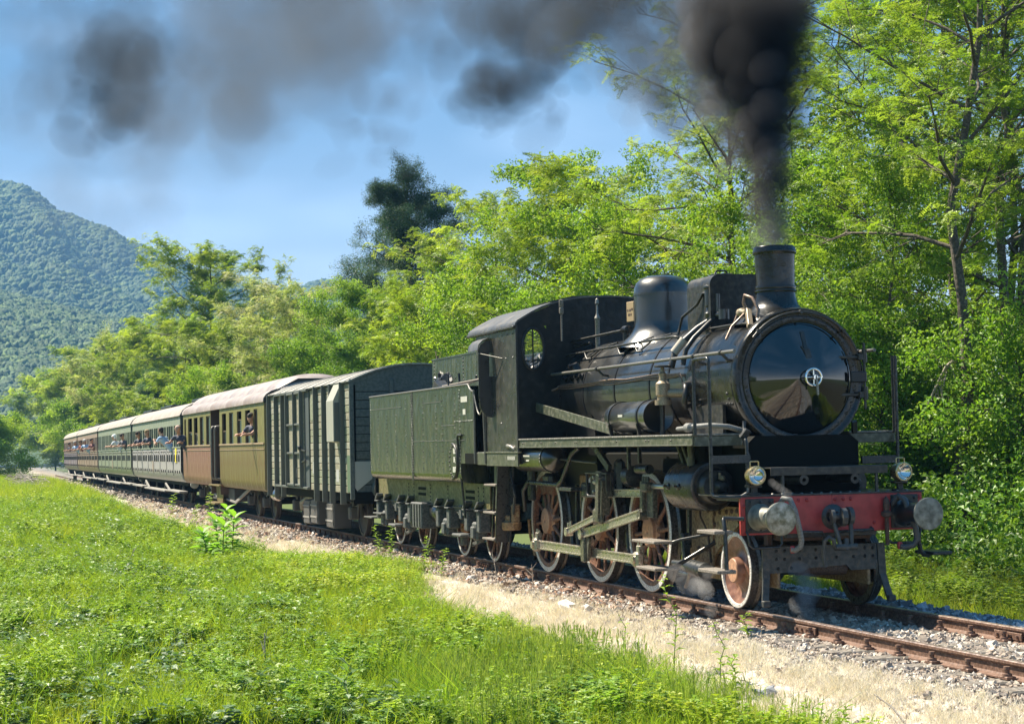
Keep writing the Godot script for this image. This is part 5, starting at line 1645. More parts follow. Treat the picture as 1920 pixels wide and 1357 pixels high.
# ------------------------------------------------------------------ grey boxcar
func boxcar() -> void:
	var X := Vector3.RIGHT
	var Y := Vector3.UP
	var Z := Vector3(0, 0, 1)
	var B := thing("boxcar", "grey green planked goods boxcar with vertical ribs and sliding door behind the tender", "boxcar", Vector3(-24.1, 0, 0))
	var x0 := -28.95
	var x1 := -19.2
	var b := MB.new()
	b.box(Vector3((x0 + x1) / 2, 2.05, 0), Vector3(x1 - x0 - 0.08, 2.3, 2.68), 0)
	put(B, "inner_wall", b, M.black_matt)
	# side boards, one part each
	var n := 15
	var bw := (3.2 - 0.95) / n
	for s in [1, -1]:
		for i in n:
			b = MB.new()
			b.box(Vector3((x0 + x1) / 2, 0.95 + (i + 0.5) * bw, (1.375 + rng.randf() * 0.004) * s), Vector3(x1 - x0, bw - 0.014, 0.045), 0.006)
			put(B, "side_plank", b, [M.plank_grey, M.plank_grey_b, M.plank_grey_c][rng.randi() % 3])
	for i in 13:
		b = MB.new()
		b.box(Vector3(x1 + 0.012, 0.95 + (i + 0.5) * 0.172, 0), Vector3(0.03, 0.16, 2.6), 0.006)
		put(B, "end_plank", b, M.plank_end)
	b = MB.new()
	var endp := PackedVector2Array([Vector2(1.39, 3.16), Vector2(1.39, 3.25)])
	for i in range(-9, 10):
		var z := -i / 9.0 * 1.36
		endp.append(Vector2(z, 3.26 + 0.32 * (1.0 - pow(absf(z) / 1.4, 2.0))))
	endp.append(Vector2(-1.39, 3.16))
	b.prism(endp, Vector3(x1 - 0.02, 0, 0), Z, Y, X * 0.05)
	put(B, "end_gable", b, M.plank_end)
	b = MB.new()
	for z in [1.39, 0.55, -0.55, -1.39]:
		b.box(Vector3(x1 + 0.03, 2.05, z), Vector3(0.07, 2.45, 0.09), 0.01)
	put(B, "end_post", b, M.plank_end)
	b = MB.new()
	b.box(Vector3(x1 + 0.05, 2.9, 0.1), Vector3(0.02, 0.22, 1.0), 0.004)
	put(B, "end_vent", b, M.rail_dark)
	# ribs down to the sole bar
	var first: MeshInstance3D
	for x in [-28.9, -27.83, -26.9, -22.72, -21.77, -20.97, -19.86]:
		for s in [1.0, -1.0]:
			if first == null:
				b = MB.new()
				b.box(Vector3(x, 1.98, 1.44 * s), Vector3(0.06, 2.52, 0.12), 0.006)
				first = put(B, "side_rib", b, M.rib_grey, Vector3(x, 1.98, 1.45))
			else:
				again(B, first, "side_rib", Transform3D(Basis(Y, 0.0 if s > 0 else PI), Vector3(x, 1.98, 1.45 * s) - B.position))
	# sliding door
	b = MB.new()
	b.box(Vector3(-25.1, 2.1, 1.44), Vector3(1.95, 2.2, 0.05), 0.008)
	var door := put(B, "sliding_door", b, M.plank_grey_b)
	b = MB.new()
	for x in [-26.02, -25.0, -24.16]: b.box(Vector3(x, 2.1, 1.5), Vector3(0.06, 2.2, 0.1), 0.008)
	for y in [1.05, 1.78, 2.44, 3.16]: b.box(Vector3(-25.1, y, 1.49), Vector3(1.95, 0.045, 0.07), 0.006)
	put(door, "door_frame", b, M.rib_grey)
	b = MB.new()
	b.box(Vector3(-23.86, 2.1, 1.415), Vector3(0.52, 2.3, 0.03), 0.004)
	put(B, "door_post", b, M.rib_dark)
	b = MB.new()
	b.box(Vector3(-24.2, 1.9, 1.54), Vector3(0.16, 0.1, 0.08), 0.02)
	b.bar(Vector3(-24.3, 1.55, 1.52), Vector3(-23.7, 1.62, 1.5), 0.035, 0.03)
	b.bar(Vector3(-24.2, 1.86, 1.52), Vector3(-23.7, 1.82, 1.5), 0.035, 0.03)
	b.cyl(Vector3(-24.2, 1.5, 1.53), Vector3(-24.2, 1.95, 1.53), 0.02, 6)
	put(door, "latch", b, M.rail_dark)
	b = MB.new()
	b.tube([Vector3(-24.36, 1.45, 1.5), Vector3(-24.36, 1.44, 1.58), Vector3(-24.36, 1.22, 1.58), Vector3(-24.36, 1.2, 1.5)], 0.015, 6)
	put(door, "handle", b, M.rail_grey)
	b = MB.new()
	b.box(Vector3(-25.7, 0.99, 1.47), Vector3(4.3, 0.05, 0.05), 0.006)
	b.box(Vector3(-25.7, 3.2, 1.47), Vector3(4.3, 0.06, 0.06), 0.006)
	put(B, "door_rail", b, M.rib_grey)
	b = MB.new()
	b.box(Vector3(-23.35, 2.78, 1.4), Vector3(0.34, 0.55, 0.02), 0.004)
	put(B, "side_hatch", b, M.plank_grey_c)
	b = MB.new()
	for x in [-28.2, -23.2, -20.6]: b.box(Vector3(x, 1.45 if x < -22 else 1.3, 1.4), Vector3(0.3, 0.26, 0.008), 0)
	put(B, "pale_label", b, M.label_pale).set_meta("kind", "stuff")
	b = MB.new()
	b.box(Vector3(-19.45, 1.35, 1.404), Vector3(0.3, 0.75, 0.01))
	put(B, "green_panel", b, M.panel_green)
	b = MB.new()
	b.prism(PackedVector2Array([Vector2(1.3, 1.0), Vector2(1.39, 1.15), Vector2(1.39, 1.6), Vector2(0.98, 1.6), Vector2(0.98, 1.25)]), Vector3(x1 + 0.035, 0.0, 0), Z, Y, X * 0.006)
	put(B, "corner_plate", b, M.label_pale)
	# boxed-out air duct near the front corner
	b = MB.new()
	b.prism(PackedVector2Array([Vector2(1.39, 1.98), Vector2(1.62, 2.02), Vector2(1.62, 2.86), Vector2(1.45, 3.22), Vector2(1.39, 3.22)]), Vector3(-20.62, 0, 0), Z, Y, X * 0.72)
	put(B, "air_duct", b, M.rib_pale)
	b = MB.new()
	b.box(Vector3(-19.88, 2.42, 1.5), Vector3(0.02, 0.8, 0.2), 0.004)
	put(B, "duct_cover", b, M.rib_dark)
	# roof
	var rl := []
	for i in range(-12, 13):
		var z := -i / 12.0 * 1.47
		rl.append([z, 3.235 + 0.36 * (1.0 - pow(absf(z) / 1.47, 2.0))])
	b = MB.new()
	b.shell(rl, Vector3(x0 - 0.06, 0, 0), Z, Y, X * (x1 - x0 + 0.14), 0.03)
	var roof := put(B, "roof", b, M.roof_grey)
	b = MB.new()
	for i in 9:
		var l2 := []
		for q in rl: l2.append([q[0] * 1.004, q[1] + 0.012])
		b.shell(l2, Vector3(x0 + 0.3 + i * 1.15, 0, 0), Z, Y, X * 0.05, 0.02)
	put(roof, "roof_seam", b, M.roof_grey).set_meta("kind", "stuff")
	# underframe
	b = MB.new()
	b.box(Vector3((x0 + x1) / 2, 0.86, 1.28), Vector3(9.7, 0.18, 0.06), 0.004)
	b.box(Vector3((x0 + x1) / 2, 0.86, -1.28), Vector3(9.7, 0.18, 0.06), 0.004)
	b.box(Vector3((x0 + x1) / 2, 0.8, 0), Vector3(9.6, 0.12, 2.2), 0)
	b.box(Vector3(x1 + 0.02, 0.86, 0), Vector3(0.08, 0.24, 2.75), 0.01)
	put(B, "underframe", b, M.black_matt)
	for x in [-20.9, -27.5]: small_wheelset(B, x, 0.5)
	for q in [[-24.9, 0.42], [-24.0, 0.45], [-22.2, 0.42]]:
		b = MB.new()
		b.box(Vector3(q[0], q[1], 1.05), Vector3(0.75, 0.56, 0.4), 0.02)
		var bx := put(B, "equipment_box", b, M.under_grey)
		b = MB.new()
		for i in 5: b.box(Vector3(q[0] - 0.28 + i * 0.14, q[1], 1.262), Vector3(0.05, 0.5, 0.02), 0.003)
		for dy in [-0.12, 0.14]: b.box(Vector3(q[0], q[1] + dy, 1.275), Vector3(0.75, 0.04, 0.015), 0.003)
		put(bx, "box_slat", b, M.under_pale).set_meta("kind", "stuff")
	b = MB.new()
	for i in 3: b.tube([Vector3(-25.9 + i * 0.12, 0.45, 1.2), Vector3(-25.75 + i * 0.12, 0.62, 1.24), Vector3(-25.2 + i * 0.1, 0.72 + i * 0.02, 1.22), Vector3(-24.4, 0.76 + i * 0.03, 1.2)], 0.035, 7)
	put(B, "cable_conduit", b, M.rail_grey).set_meta("kind", "stuff")
	b = MB.new()
	for z in [0.875, -0.875]:
		b.lathe(Vector3(x1 + 0.04, 1.05, z), X, [[0, 0.14], [0.1, 0.11], [0.45, 0.1], [0.47, 0.22], [0.5, 0.23], [0.52, 0.2], [0.52, 0]], 24)
	put(B, "buffer", b, M.rib_dark).set_meta("kind", "stuff")

# ------------------------------------------------------------------ passenger cars
# side wall built of strips along x, cut by window openings; wins = [x_left, x_right] along the car, in order
func car_side(P: Node3D, s: float, x0: float, x1: float, low: Array, y_sill: float, y_top: float, high: Array, zw: float, wins: Array, m_low: Material, m_win: Material) -> void:
	var X := Vector3.RIGHT
	var Z := Vector3(0, 0, s)
	var b := MB.new()
	b.shell(low, Vector3(x0, 0, 0), Z, Vector3.UP, X * (x1 - x0), 0.04 * s)
	put(P, "lower_panel", b, m_low)
	b = MB.new()
	b.shell(high, Vector3(x0, 0, 0), Z, Vector3.UP, X * (x1 - x0), 0.04 * s)
	put(P, "upper_panel", b, m_win)
	var last := x0
	for w in wins + [[x1, x1]]:
		if w[0] - last > 0.01:
			b = MB.new()
			b.box(Vector3((last + w[0]) / 2, (y_sill + y_top) / 2, (zw - 0.02) * s), Vector3(w[0] - last, y_top - y_sill, 0.04), 0)
			put(P, "window_post", b, m_win)
		last = w[1]

func brown_coach() -> void:
	var X := Vector3.RIGHT
	var Y := Vector3.UP
	var Z := Vector3(0, 0, 1)
	var x0 := -46.85
	var x1 := -29.85
	var C := thing("passenger_coach", "brown streaked passenger coach with pale domed roof between boxcar and grey coaches", "coach", Vector3((x0 + x1) / 2, 0, 0))
	var low := [[1.28, 0.78], [1.36, 0.86], [1.4, 1.05], [1.405, 2.02]]
	var high := [[1.4, 2.95], [1.395, 3.14]]
	var wins := []
	for q in [[-46.5, -46.06], [-45.5, -44.45], [-43.98, -43.05], [-42.5, -41.58], [-41.0, -40.05], [-37.5, -36.65], [-36.05, -35.25], [-34.55, -33.71], [-33.05, -32.16], [-31.58, -30.95]]: wins.append(q)
	# the near side leaves the door bay open
	var near := [[], []]
	for w in wins: near[0 if w[0] < -39 else 1].append(w)
	car_side(C, 1.0, x0, -39.98, low, 2.02, 2.95, high, 1.4, near[0], M.coach_brown, M.coach_olive)
	car_side(C, 1.0, -38.0, x1, low, 2.02, 2.95, high, 1.4, near[1], M.coach_brown_b, M.coach_olive)
	car_side(C, -1.0, x0, x1, low, 2.02, 2.95, high, 1.4, wins, M.coach_brown, M.coach_olive)
	var b := MB.new()
	for q in [[-43.4, 6.85], [-33.95, 8.1]]:
		b.box(Vector3(q[0], 2.03, 1.415), Vector3(q[1], 0.05, 0.03), 0.008)
		b.box(Vector3(q[0], 1.88, 1.412), Vector3(q[1], 0.02, 0.012), 0.004)
	put(C, "waist_rail", b, M.coach_rail)
	b = MB.new()
	b.box(Vector3((x0 + x1) / 2, 1.0, 0), Vector3(x1 - x0 - 0.1, 0.06, 2.6), 0)
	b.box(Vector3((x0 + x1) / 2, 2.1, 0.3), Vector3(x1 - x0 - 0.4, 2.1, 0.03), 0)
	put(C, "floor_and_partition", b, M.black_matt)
	b = MB.new()
	for x in [x0 + 0.02, x1 - 0.02]:
		b.prism(PackedVector2Array([Vector2(1.28, 0.8), Vector2(1.4, 1.05), Vector2(1.4, 3.1), Vector2(1.1, 3.4), Vector2(0.5, 3.7), Vector2(-0.5, 3.7), Vector2(-1.1, 3.4), Vector2(-1.4, 3.1), Vector2(-1.4, 1.05), Vector2(-1.28, 0.8)]), Vector3(x - 0.02, 0, 0), Z, Y, X * 0.04)
	put(C, "end_wall", b, M.coach_end)
	b = MB.new()
	b.box(Vector3(x1 + 0.03, 1.95, 1.34), Vector3(0.1, 2.3, 0.14), 0.05)
	put(C, "corner_post", b, M.coach_brown_b)
	b = MB.new()
	b.box(Vector3(x1 + 0.12, 2.0, 0), Vector3(0.3, 2.2, 1.1), 0.06)
	put(C, "gangway", b, M.black_matt)
	# windows: drop-lights let down by different amounts
	var k := 0
	for w in wins:
		var drop: float = [0.0, 0.45, 0.5, 0.0, 0.0, 0.5, 0.0, 0.22, 0.42, 0.0][k]
		k += 1
		for s in [1, -1]:
			var wx: float = (w[0] + w[1]) / 2
			var ww: float = w[1] - w[0]
			b = MB.new()
			for e in [-1, 1]: b.box(Vector3(wx + e * (ww / 2 - 0.02), 2.485, 1.36 * s), Vector3(0.04, 0.93, 0.05), 0.004)
			b.box(Vector3(wx, 2.95 - drop * 0.93 / 0.93 - 0.02, 1.352 * s), Vector3(ww - 0.06, 0.035, 0.03), 0.004)
			var fr := put(C, "window", b, M.coach_frame)
			b = MB.new()
			b.box(Vector3(wx, (2.02 + 2.95 - drop) / 2, 1.35 * s), Vector3(ww - 0.05, 2.95 - drop - 2.02, 0.006), 0)
			put(fr, "pane", b, M.glass_dark)
	# recessed door with its long grab rails and step
	b = MB.new()
	b.box(Vector3(-38.99, 1.85, 1.12), Vector3(1.9, 2.6, 0.04), 0)
	b.box(Vector3(-39.96, 1.85, 1.26), Vector3(0.04, 2.6, 0.27), 0)
	b.box(Vector3(-38.02, 1.85, 1.26), Vector3(0.04, 2.6, 0.27), 0)
	var door := put(C, "door", b, M.coach_brown_dark)
	b = MB.new()
	b.box(Vector3(-38.99, 2.5, 1.145), Vector3(0.55, 0.85, 0.006), 0)
	put(door, "door_pane", b, M.glass_dark)
	b = MB.new()
	for x in [-39.05, -38.3]:
		b.tube([Vector3(x, 2.6, 1.3), Vector3(x, 2.58, 1.47), Vector3(x, 2.5, 1.5), Vector3(x, 1.1, 1.5), Vector3(x, 1.02, 1.47), Vector3(x, 1.0, 1.36)], 0.035, 8)
	put(door, "grab_rail", b, M.rail_grey).set_meta("kind", "stuff")
	b = MB.new()
	b.box(Vector3(-38.7, 1.75, 1.2), Vector3(0.25, 0.12, 0.06), 0.02)
	put(door, "handle", b, M.rail_grey)
	b = MB.new()
	b.box(Vector3(-39, 0.82, 1.35), Vector3(2.2, 0.04, 0.22), 0.006)
	b.box(Vector3(-39.2, 0.28, 1.4), Vector3(2.0, 0.05, 0.3), 0.008)
	b.prism(PackedVector2Array([Vector2(-39.85, 0.8), Vector2(-38.1, 0.8), Vector2(-38.4, 0.3), Vector2(-39.5, 0.3)]), Vector3(0, 0, 1.26), X, Y, Z * 0.02)
	put(C, "door_step", b, M.coach_brown_b)
	# roof: cove at the sides, raised vault in the middle
	b = MB.new()
	for s in [1.0, -1.0]:
		b.shell([[1.44, 3.1], [1.43, 3.2], [1.36, 3.3], [1.22, 3.39], [1.06, 3.44]], Vector3(x0, 0, 0), Vector3(0, 0, s), Y, X * (x1 - x0 + 0.06), 0.03 * s)
	put(C, "roof_cove", b, M.roof_coach)
	b = MB.new()
	var rl := []
	for i in range(-14, 15):
		var z := -i / 14.0 * 1.12
		rl.append([z, 3.42 + 0.42 * pow(1.0 - pow(absf(z) / 1.12, 2.2), 0.75)])
	b.shell(rl, Vector3(x0 + 0.25, 0, 0), Z, Y, X * (x1 - x0 - 0.9), 0.03, 1.2)
	# domed ends of the vault
	for e in [[x0 + 0.25, -0.45], [x1 - 0.65, 0.75]]:
		for i in rl.size() - 1:
			for j in 6:
				var q := []
				for u in [[i, j], [i + 1, j], [i + 1, j + 1], [i, j + 1]]:
					var t: float = u[1] / 6.0
					var f := sqrt(maxf(0.0, 1.0 - t * t))
					var y: float = 3.36 + (rl[u[0]][1] - 3.36) * (0.25 + 0.75 * f)
					q.append(Vector3(e[0] + e[1] * t, y, rl[u[0]][0] * (0.86 + 0.14 * f)))
				b.quad(q[0], q[1], q[2], q[3], Vector3(e[1], 0.8, 0))
	put(C, "roof", b, M.roof_coach)
	b = MB.new()
	b.box(Vector3((x0 + x1) / 2, 0.85, 0), Vector3(x1 - x0, 0.12, 2.4), 0)
	put(C, "underframe", b, M.black_matt)
	for x in [-32.0, -34.6, -42.4, -45.0]: small_wheelset(C, x, 0.46)
	b = MB.new()
	b.bar(Vector3(-36.6, 0.35, 1.15), Vector3(-33.6, 0.85, 1.15), 0.09, 0.05)
	b.bar(Vector3(-42.6, 0.85, 1.15), Vector3(-40.4, 0.45, 1.15), 0.09, 0.05)
	b.bar(Vector3(-40.4, 0.45, 1.15), Vector3(-36.6, 0.35, 1.15), 0.06, 0.05)
	put(C, "truss_rod", b, M.under_pale).set_meta("kind", "stuff")
	b = MB.new()
	b.box(Vector3(-37.5, 0.55, 0.9), Vector3(1.2, 0.4, 0.5), 0.02)
	b.box(Vector3(-41.0, 0.55, 0.9), Vector3(0.8, 0.4, 0.5), 0.02)
	put(C, "equipment_box", b, M.under_grey).set_meta("kind", "stuff")
	b = MB.new()
	b.cyl(Vector3(x1 - 0.1, 0.72, 1.1), Vector3(x1 + 0.35, 0.72, 1.1), 0.17, 18, -1, 0.04)
	put(C, "silver_canister", b, M.chrome_dull)

func grey_coach(i: int, xa: float, xb: float, label: String, m_low: Material, m_win: Material, gap_end: Material) -> Node3D:
	var X := Vector3.RIGHT
	var Y := Vector3.UP
	var Z := Vector3(0, 0, 1)
	var l := xb - xa - 0.7
	var h := l / 2
	var C := thing("passenger_coach", label, "coach", Vector3.ZERO, "grey coaches with rows of narrow windows")
	var low := [[1.2, 0.78], [1.33, 0.88], [1.395, 1.15], [1.4, 1.98]]
	var high := [[1.4, 2.78], [1.39, 3.12]]
	var wins := []
	var bays := 8
	var bay := l / bays
	for k in bays:
		var c := -h + (k + 0.5) * bay
		for e in [-0.68, 0.0, 0.68]:
			wins.append([c + e * bay / 2.22 - 0.31, c + e * bay / 2.22 + 0.31])
	for s in [1.0, -1.0]:
		car_side(C, s, -h, h, low, 1.98, 2.78, high, 1.4, wins, m_low, m_win)
	var b := MB.new()
	b.box(Vector3(0, 2.0, 1.412), Vector3(l, 0.04, 0.03), 0.004)
	put(C, "waist_rail", b, m_win)
	var pane: MeshInstance3D
	for w in wins:
		if pane == null:
			b = MB.new()
			b.box(Vector3((w[0] + w[1]) / 2, 2.38, 1.36), Vector3(w[1] - w[0], 0.8, 0.006), 0)
			pane = put(C, "window", b, M.glass_black, Vector3((w[0] + w[1]) / 2, 2.38, 1.36))
		else:
			again(C, pane, "window", Transform3D(Basis.IDENTITY, Vector3((w[0] + w[1]) / 2, 2.38, 1.36)))
	# compartment doors: fine joints, handles, lower vents
	var handle: MeshInstance3D
	var vent: MeshInstance3D
	for k in bays:
		for e in [-0.28, 0.0, 0.28]:
			var x: float = -h + (k + 0.5) * bay + e * bay
			if handle == null:
				b = MB.new()
				b.box(Vector3(x, 1.62, 1.42), Vector3(0.05, 0.26, 0.05), 0.01)
				b.box(Vector3(x + 0.1, 1.85, 1.42), Vector3(0.12, 0.07, 0.03), 0.01)
				handle = put(C, "door_handle", b, M.rail_grey, Vector3(x, 1.62, 1.42))
				b = MB.new()
				b.box(Vector3(x, 1.14, 1.4), Vector3(0.16, 0.1, 0.02), 0)
				vent = put(C, "side_vent", b, M.black_matt, Vector3(x, 1.14, 1.4))
			else:
				again(C, handle, "door_handle", Transform3D(Basis.IDENTITY, Vector3(x, 1.62, 1.42)))
				again(C, vent, "side_vent", Transform3D(Basis.IDENTITY, Vector3(x, 1.14, 1.4)))
	b = MB.new()
	for k in bays + 1: b.box(Vector3(-h + k * bay, 1.5, 1.404), Vector3(0.03, 1.0, 0.012), 0)
	put(C, "door_joint", b, M.rail_dark).set_meta("kind", "stuff")
	b = MB.new()
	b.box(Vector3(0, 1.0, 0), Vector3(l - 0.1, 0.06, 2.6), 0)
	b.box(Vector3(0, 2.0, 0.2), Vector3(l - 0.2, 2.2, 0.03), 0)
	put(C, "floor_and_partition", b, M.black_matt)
	b = MB.new()
	for x in [-h, h - 0.04]:
		b.prism(PackedVector2Array([Vector2(1.2, 0.8), Vector2(1.4, 1.15), Vector2(1.41, 3.1), Vector2(1.2, 3.36), Vector2(0.6, 3.58), Vector2(-0.6, 3.58), Vector2(-1.2, 3.36), Vector2(-1.4, 3.1), Vector2(-1.4, 1.15), Vector2(-1.2, 0.8)]), Vector3(x, 0, 0), Z, Y, X * 0.04)
	b.box(Vector3(h + 0.2, 2.05, 0), Vector3(0.4, 2.4, 2.3), 0.05)
	put(C, "end_wall", b, M.coach_end)
	b = MB.new()
	b.lathe(Vector3(h + 0.1, 0.7, 1.0), X, [[0, 0.1], [0.2, 0.13], [0.4, 0.14], [0.42, 0]], 14)
	put(C, "buffer", b, gap_end)
	var rl := []
	for k in range(-12, 13):
		var z := -k / 12.0 * 1.45
		rl.append([z, 3.1 + 0.56 * pow(1.0 - pow(absf(z) / 1.45, 2.4), 0.62)])
	b = MB.new()
	b.shell(rl, Vector3(-h - 0.05, 0, 0), Z, Y, X * (l + 0.1), 0.03, 1.2)
	var roof := put(C, "roof", b, M.roof_cream)
	for x in [h - 3.0, -h + 4.5]:
		b = MB.new()
		b.box(Vector3(x, 3.7, 0.05), Vector3(4.2, 0.16, 0.7), 0.03)
		put(roof, "roof_ventilator", b, M.black_dark)
	b = MB.new()
	b.box(Vector3(0, 0.72, 0), Vector3(l, 0.14, 2.3), 0)
	for k in 6: b.box(Vector3(-h + (k + 0.5) * l / 6, 0.55, 0.95), Vector3(0.6, 0.3, 0.4), 0.02)
	put(C, "underframe", b, M.black_matt).set_meta("kind", "stuff")
	for x in [-h + 2.2, -h + 4.6, h - 4.6, h - 2.2]: small_wheelset(C, x, 0.46)
	b = MB.new()      # long foot boards, stepping down towards the middle
	for q in [[-h + 2.6, 0.44, 4.6], [h - 2.4, 0.44, 4.4], [0.4, 0.4, l * 0.42]]:
		b.box(Vector3(q[0], q[1], 1.3), Vector3(q[2], 0.06, 0.3), 0.01)
	b.bar(Vector3(-h + 4.9, 0.66, 1.3), Vector3(-h + 6.4, 0.4, 1.3), 0.1, 0.06)
	b.bar(Vector3(h - 4.6, 0.44, 1.3), Vector3(h - 6.0, 0.66, 1.3), 0.07, 0.06)
	put(C, "foot_board", b, M.under_pale).set_meta("kind", "stuff")
	if i == 0:
		b = MB.new()
		b.box(Vector3(h - 1.45, 1.74, 1.41), Vector3(0.42, 0.55, 0.02), 0.004)
		put(C, "yellow_poster", b, M.yellow)
	b = MB.new()
	b.box(Vector3(-0.4, 1.3, 1.404), Vector3(0.2, 0.42, 0.006), 0)
	put(C, "destination_board", b, M.label_tan)
	# set on the curve
	var pa := line_at(xa + 0.35)
	var pb := line_at(xb - 0.35)
	C.position = (pa + pb) * 0.5
	C.basis = Basis(Vector3.FORWARD.cross(Vector3.UP), 0.0)
	var d := (pb - pa).normalized()
	C.basis = Basis(d, Vector3.UP, d.cross(Vector3.UP)).orthonormalized()
	return C

# ------------------------------------------------------------------ people at the windows
# bones: [a, b, ra, rb, colour]; one closed skin by surface nets
func skin(bones: Array, cell: float) -> ArrayMesh:
	var lo := Vector3.ONE * 1e9
	var hi := -lo
	for q in bones:
		var r := Vector3.ONE * (maxf(q[2], q[3]) + cell * 2.0)
		lo = lo.min(q[0] - r).min(q[1] - r)
		hi = hi.max(q[0] + r).max(q[1] + r)
	var n := Vector3i(((hi - lo) / cell).ceil()) + Vector3i.ONE
	var d := PackedFloat32Array()
	d.resize(n.x * n.y * n.z)
	d.fill(9.0)
	for q in bones:
		var a: Vector3 = q[0]
		var ab: Vector3 = q[1] - a
		var l2 := maxf(ab.length_squared(), 1e-9)
		var r := Vector3.ONE * (maxf(q[2], q[3]) + cell * 2.2)
		var i0 := Vector3i(((a.min(q[1]) - r - lo) / cell).floor()).clamp(Vector3i.ZERO, n - Vector3i.ONE)
		var i1 := Vector3i(((a.max(q[1]) + r - lo) / cell).ceil()).clamp(Vector3i.ZERO, n - Vector3i.ONE)
		for z in range(i0.z, i1.z + 1):
			for y in range(i0.y, i1.y + 1):
				for x in range(i0.x, i1.x + 1):
					var p := lo + Vector3(x, y, z) * cell
					var t := clampf((p - a).dot(ab) / l2, 0.0, 1.0)
					var v := (p - a - ab * t).length() - lerpf(q[2], q[3], t)
					var at := (z * n.y + y) * n.x + x
					var o := d[at]
					var k := 0.02
					var h := maxf(k - absf(v - o), 0.0) / k
					d[at] = minf(v, o) - h * h * k * 0.25
	var vert := {}
	var pos := []
	var step := [1, n.x, n.x * n.y]
	var b := MB.new()
	b.colored = true
	for z in n.z - 1:
		for y in n.y - 1:
			for x in n.x - 1:
				var at: int = (z * n.y + y) * n.x + x
				var ins := 0
				var s := Vector3.ZERO
				var c := 0
				for e in [[0, 0, 0], [1, 0, 0], [0, 1, 0], [1, 1, 0], [0, 0, 1], [1, 0, 1], [0, 1, 1], [1, 1, 1]]:
					if d[at + e[0] + e[1] * step[1] + e[2] * step[2]] < 0.0: ins += 1
				if ins == 0 or ins == 8: continue
				for ax in 3:
					for u in 2:
						for w in 2:
							var o := [0, 0, 0]
							o[(ax + 1) % 3] = u
							o[(ax + 2) % 3] = w
							var k0: int = at + o[0] + o[1] * step[1] + o[2] * step[2]
							var d0 := d[k0]
							var d1 := d[k0 + step[ax]]
							if (d0 < 0.0) != (d1 < 0.0):
								var p := Vector3(o[0], o[1], o[2])
								p[ax] = d0 / (d0 - d1)
								s += p
								c += 1
				vert[at] = pos.size()
				pos.append(lo + (Vector3(x, y, z) + s / c) * cell)
	var nor := []
	nor.resize(pos.size())
	nor.fill(Vector3.ZERO)
	var quads := []
	for at in vert:
		var x: int = at % n.x
		var y: int = (at / n.x) % n.y
		var z: int = at / step[2]
		for ax in 3:
			if [x, y, z][(ax + 1) % 3] == 0 or [x, y, z][(ax + 2) % 3] == 0: continue
			var d0 := d[at]
			var d1 := d[at + step[ax]]
			if (d0 < 0.0) == (d1 < 0.0): continue
			var a1: int = step[(ax + 1) % 3]
			var a2: int = step[(ax + 2) % 3]
			if not (vert.has(at - a1) and vert.has(at - a2) and vert.has(at - a1 - a2)): continue
			var q := [vert[at], vert[at - a1], vert[at - a1 - a2], vert[at - a2]]
			var o := Vector3.ZERO
			o[ax] = 1.0 if d0 < 0.0 else -1.0
			var g: Vector3 = (pos[q[1]] - pos[q[0]]).cross(pos[q[2]] - pos[q[0]])
			if g.dot(o) < 0.0: g = -g
			for i in q: nor[i] += g
			quads.append(q)
	var cols := []
	for p in pos:
		var best := 1e9
		var bc := Color.WHITE
		for q in bones:
			var ab: Vector3 = q[1] - q[0]
			var t: float = clampf((p - q[0]).dot(ab) / maxf(ab.length_squared(), 1e-9), 0.0, 1.0)
			var v: float = (p - q[0] - ab * t).length() - lerpf(q[2], q[3], t)
			if v < best:
				best = v
				bc = q[4]
		cols.append(bc)
	for q in quads:
		for tr in [[0, 1, 2], [0, 2, 3]]:
			var f := b.v.size()
			var i0: int = q[tr[0]]
			var i1: int = q[tr[1]]
			var i2: int = q[tr[2]]
			b.tri(pos[i0], pos[i1], pos[i2], nor[i0].normalized(), nor[i1].normalized(), nor[i2].normalized())
			for e in 3:      # colours follow the corner, whichever way round it was stored
				var pv := b.v[f + e]
				b.k[f + e] = cols[i0] if pv == pos[i0] else (cols[i1] if pv == pos[i1] else cols[i2])
	return b.mesh()

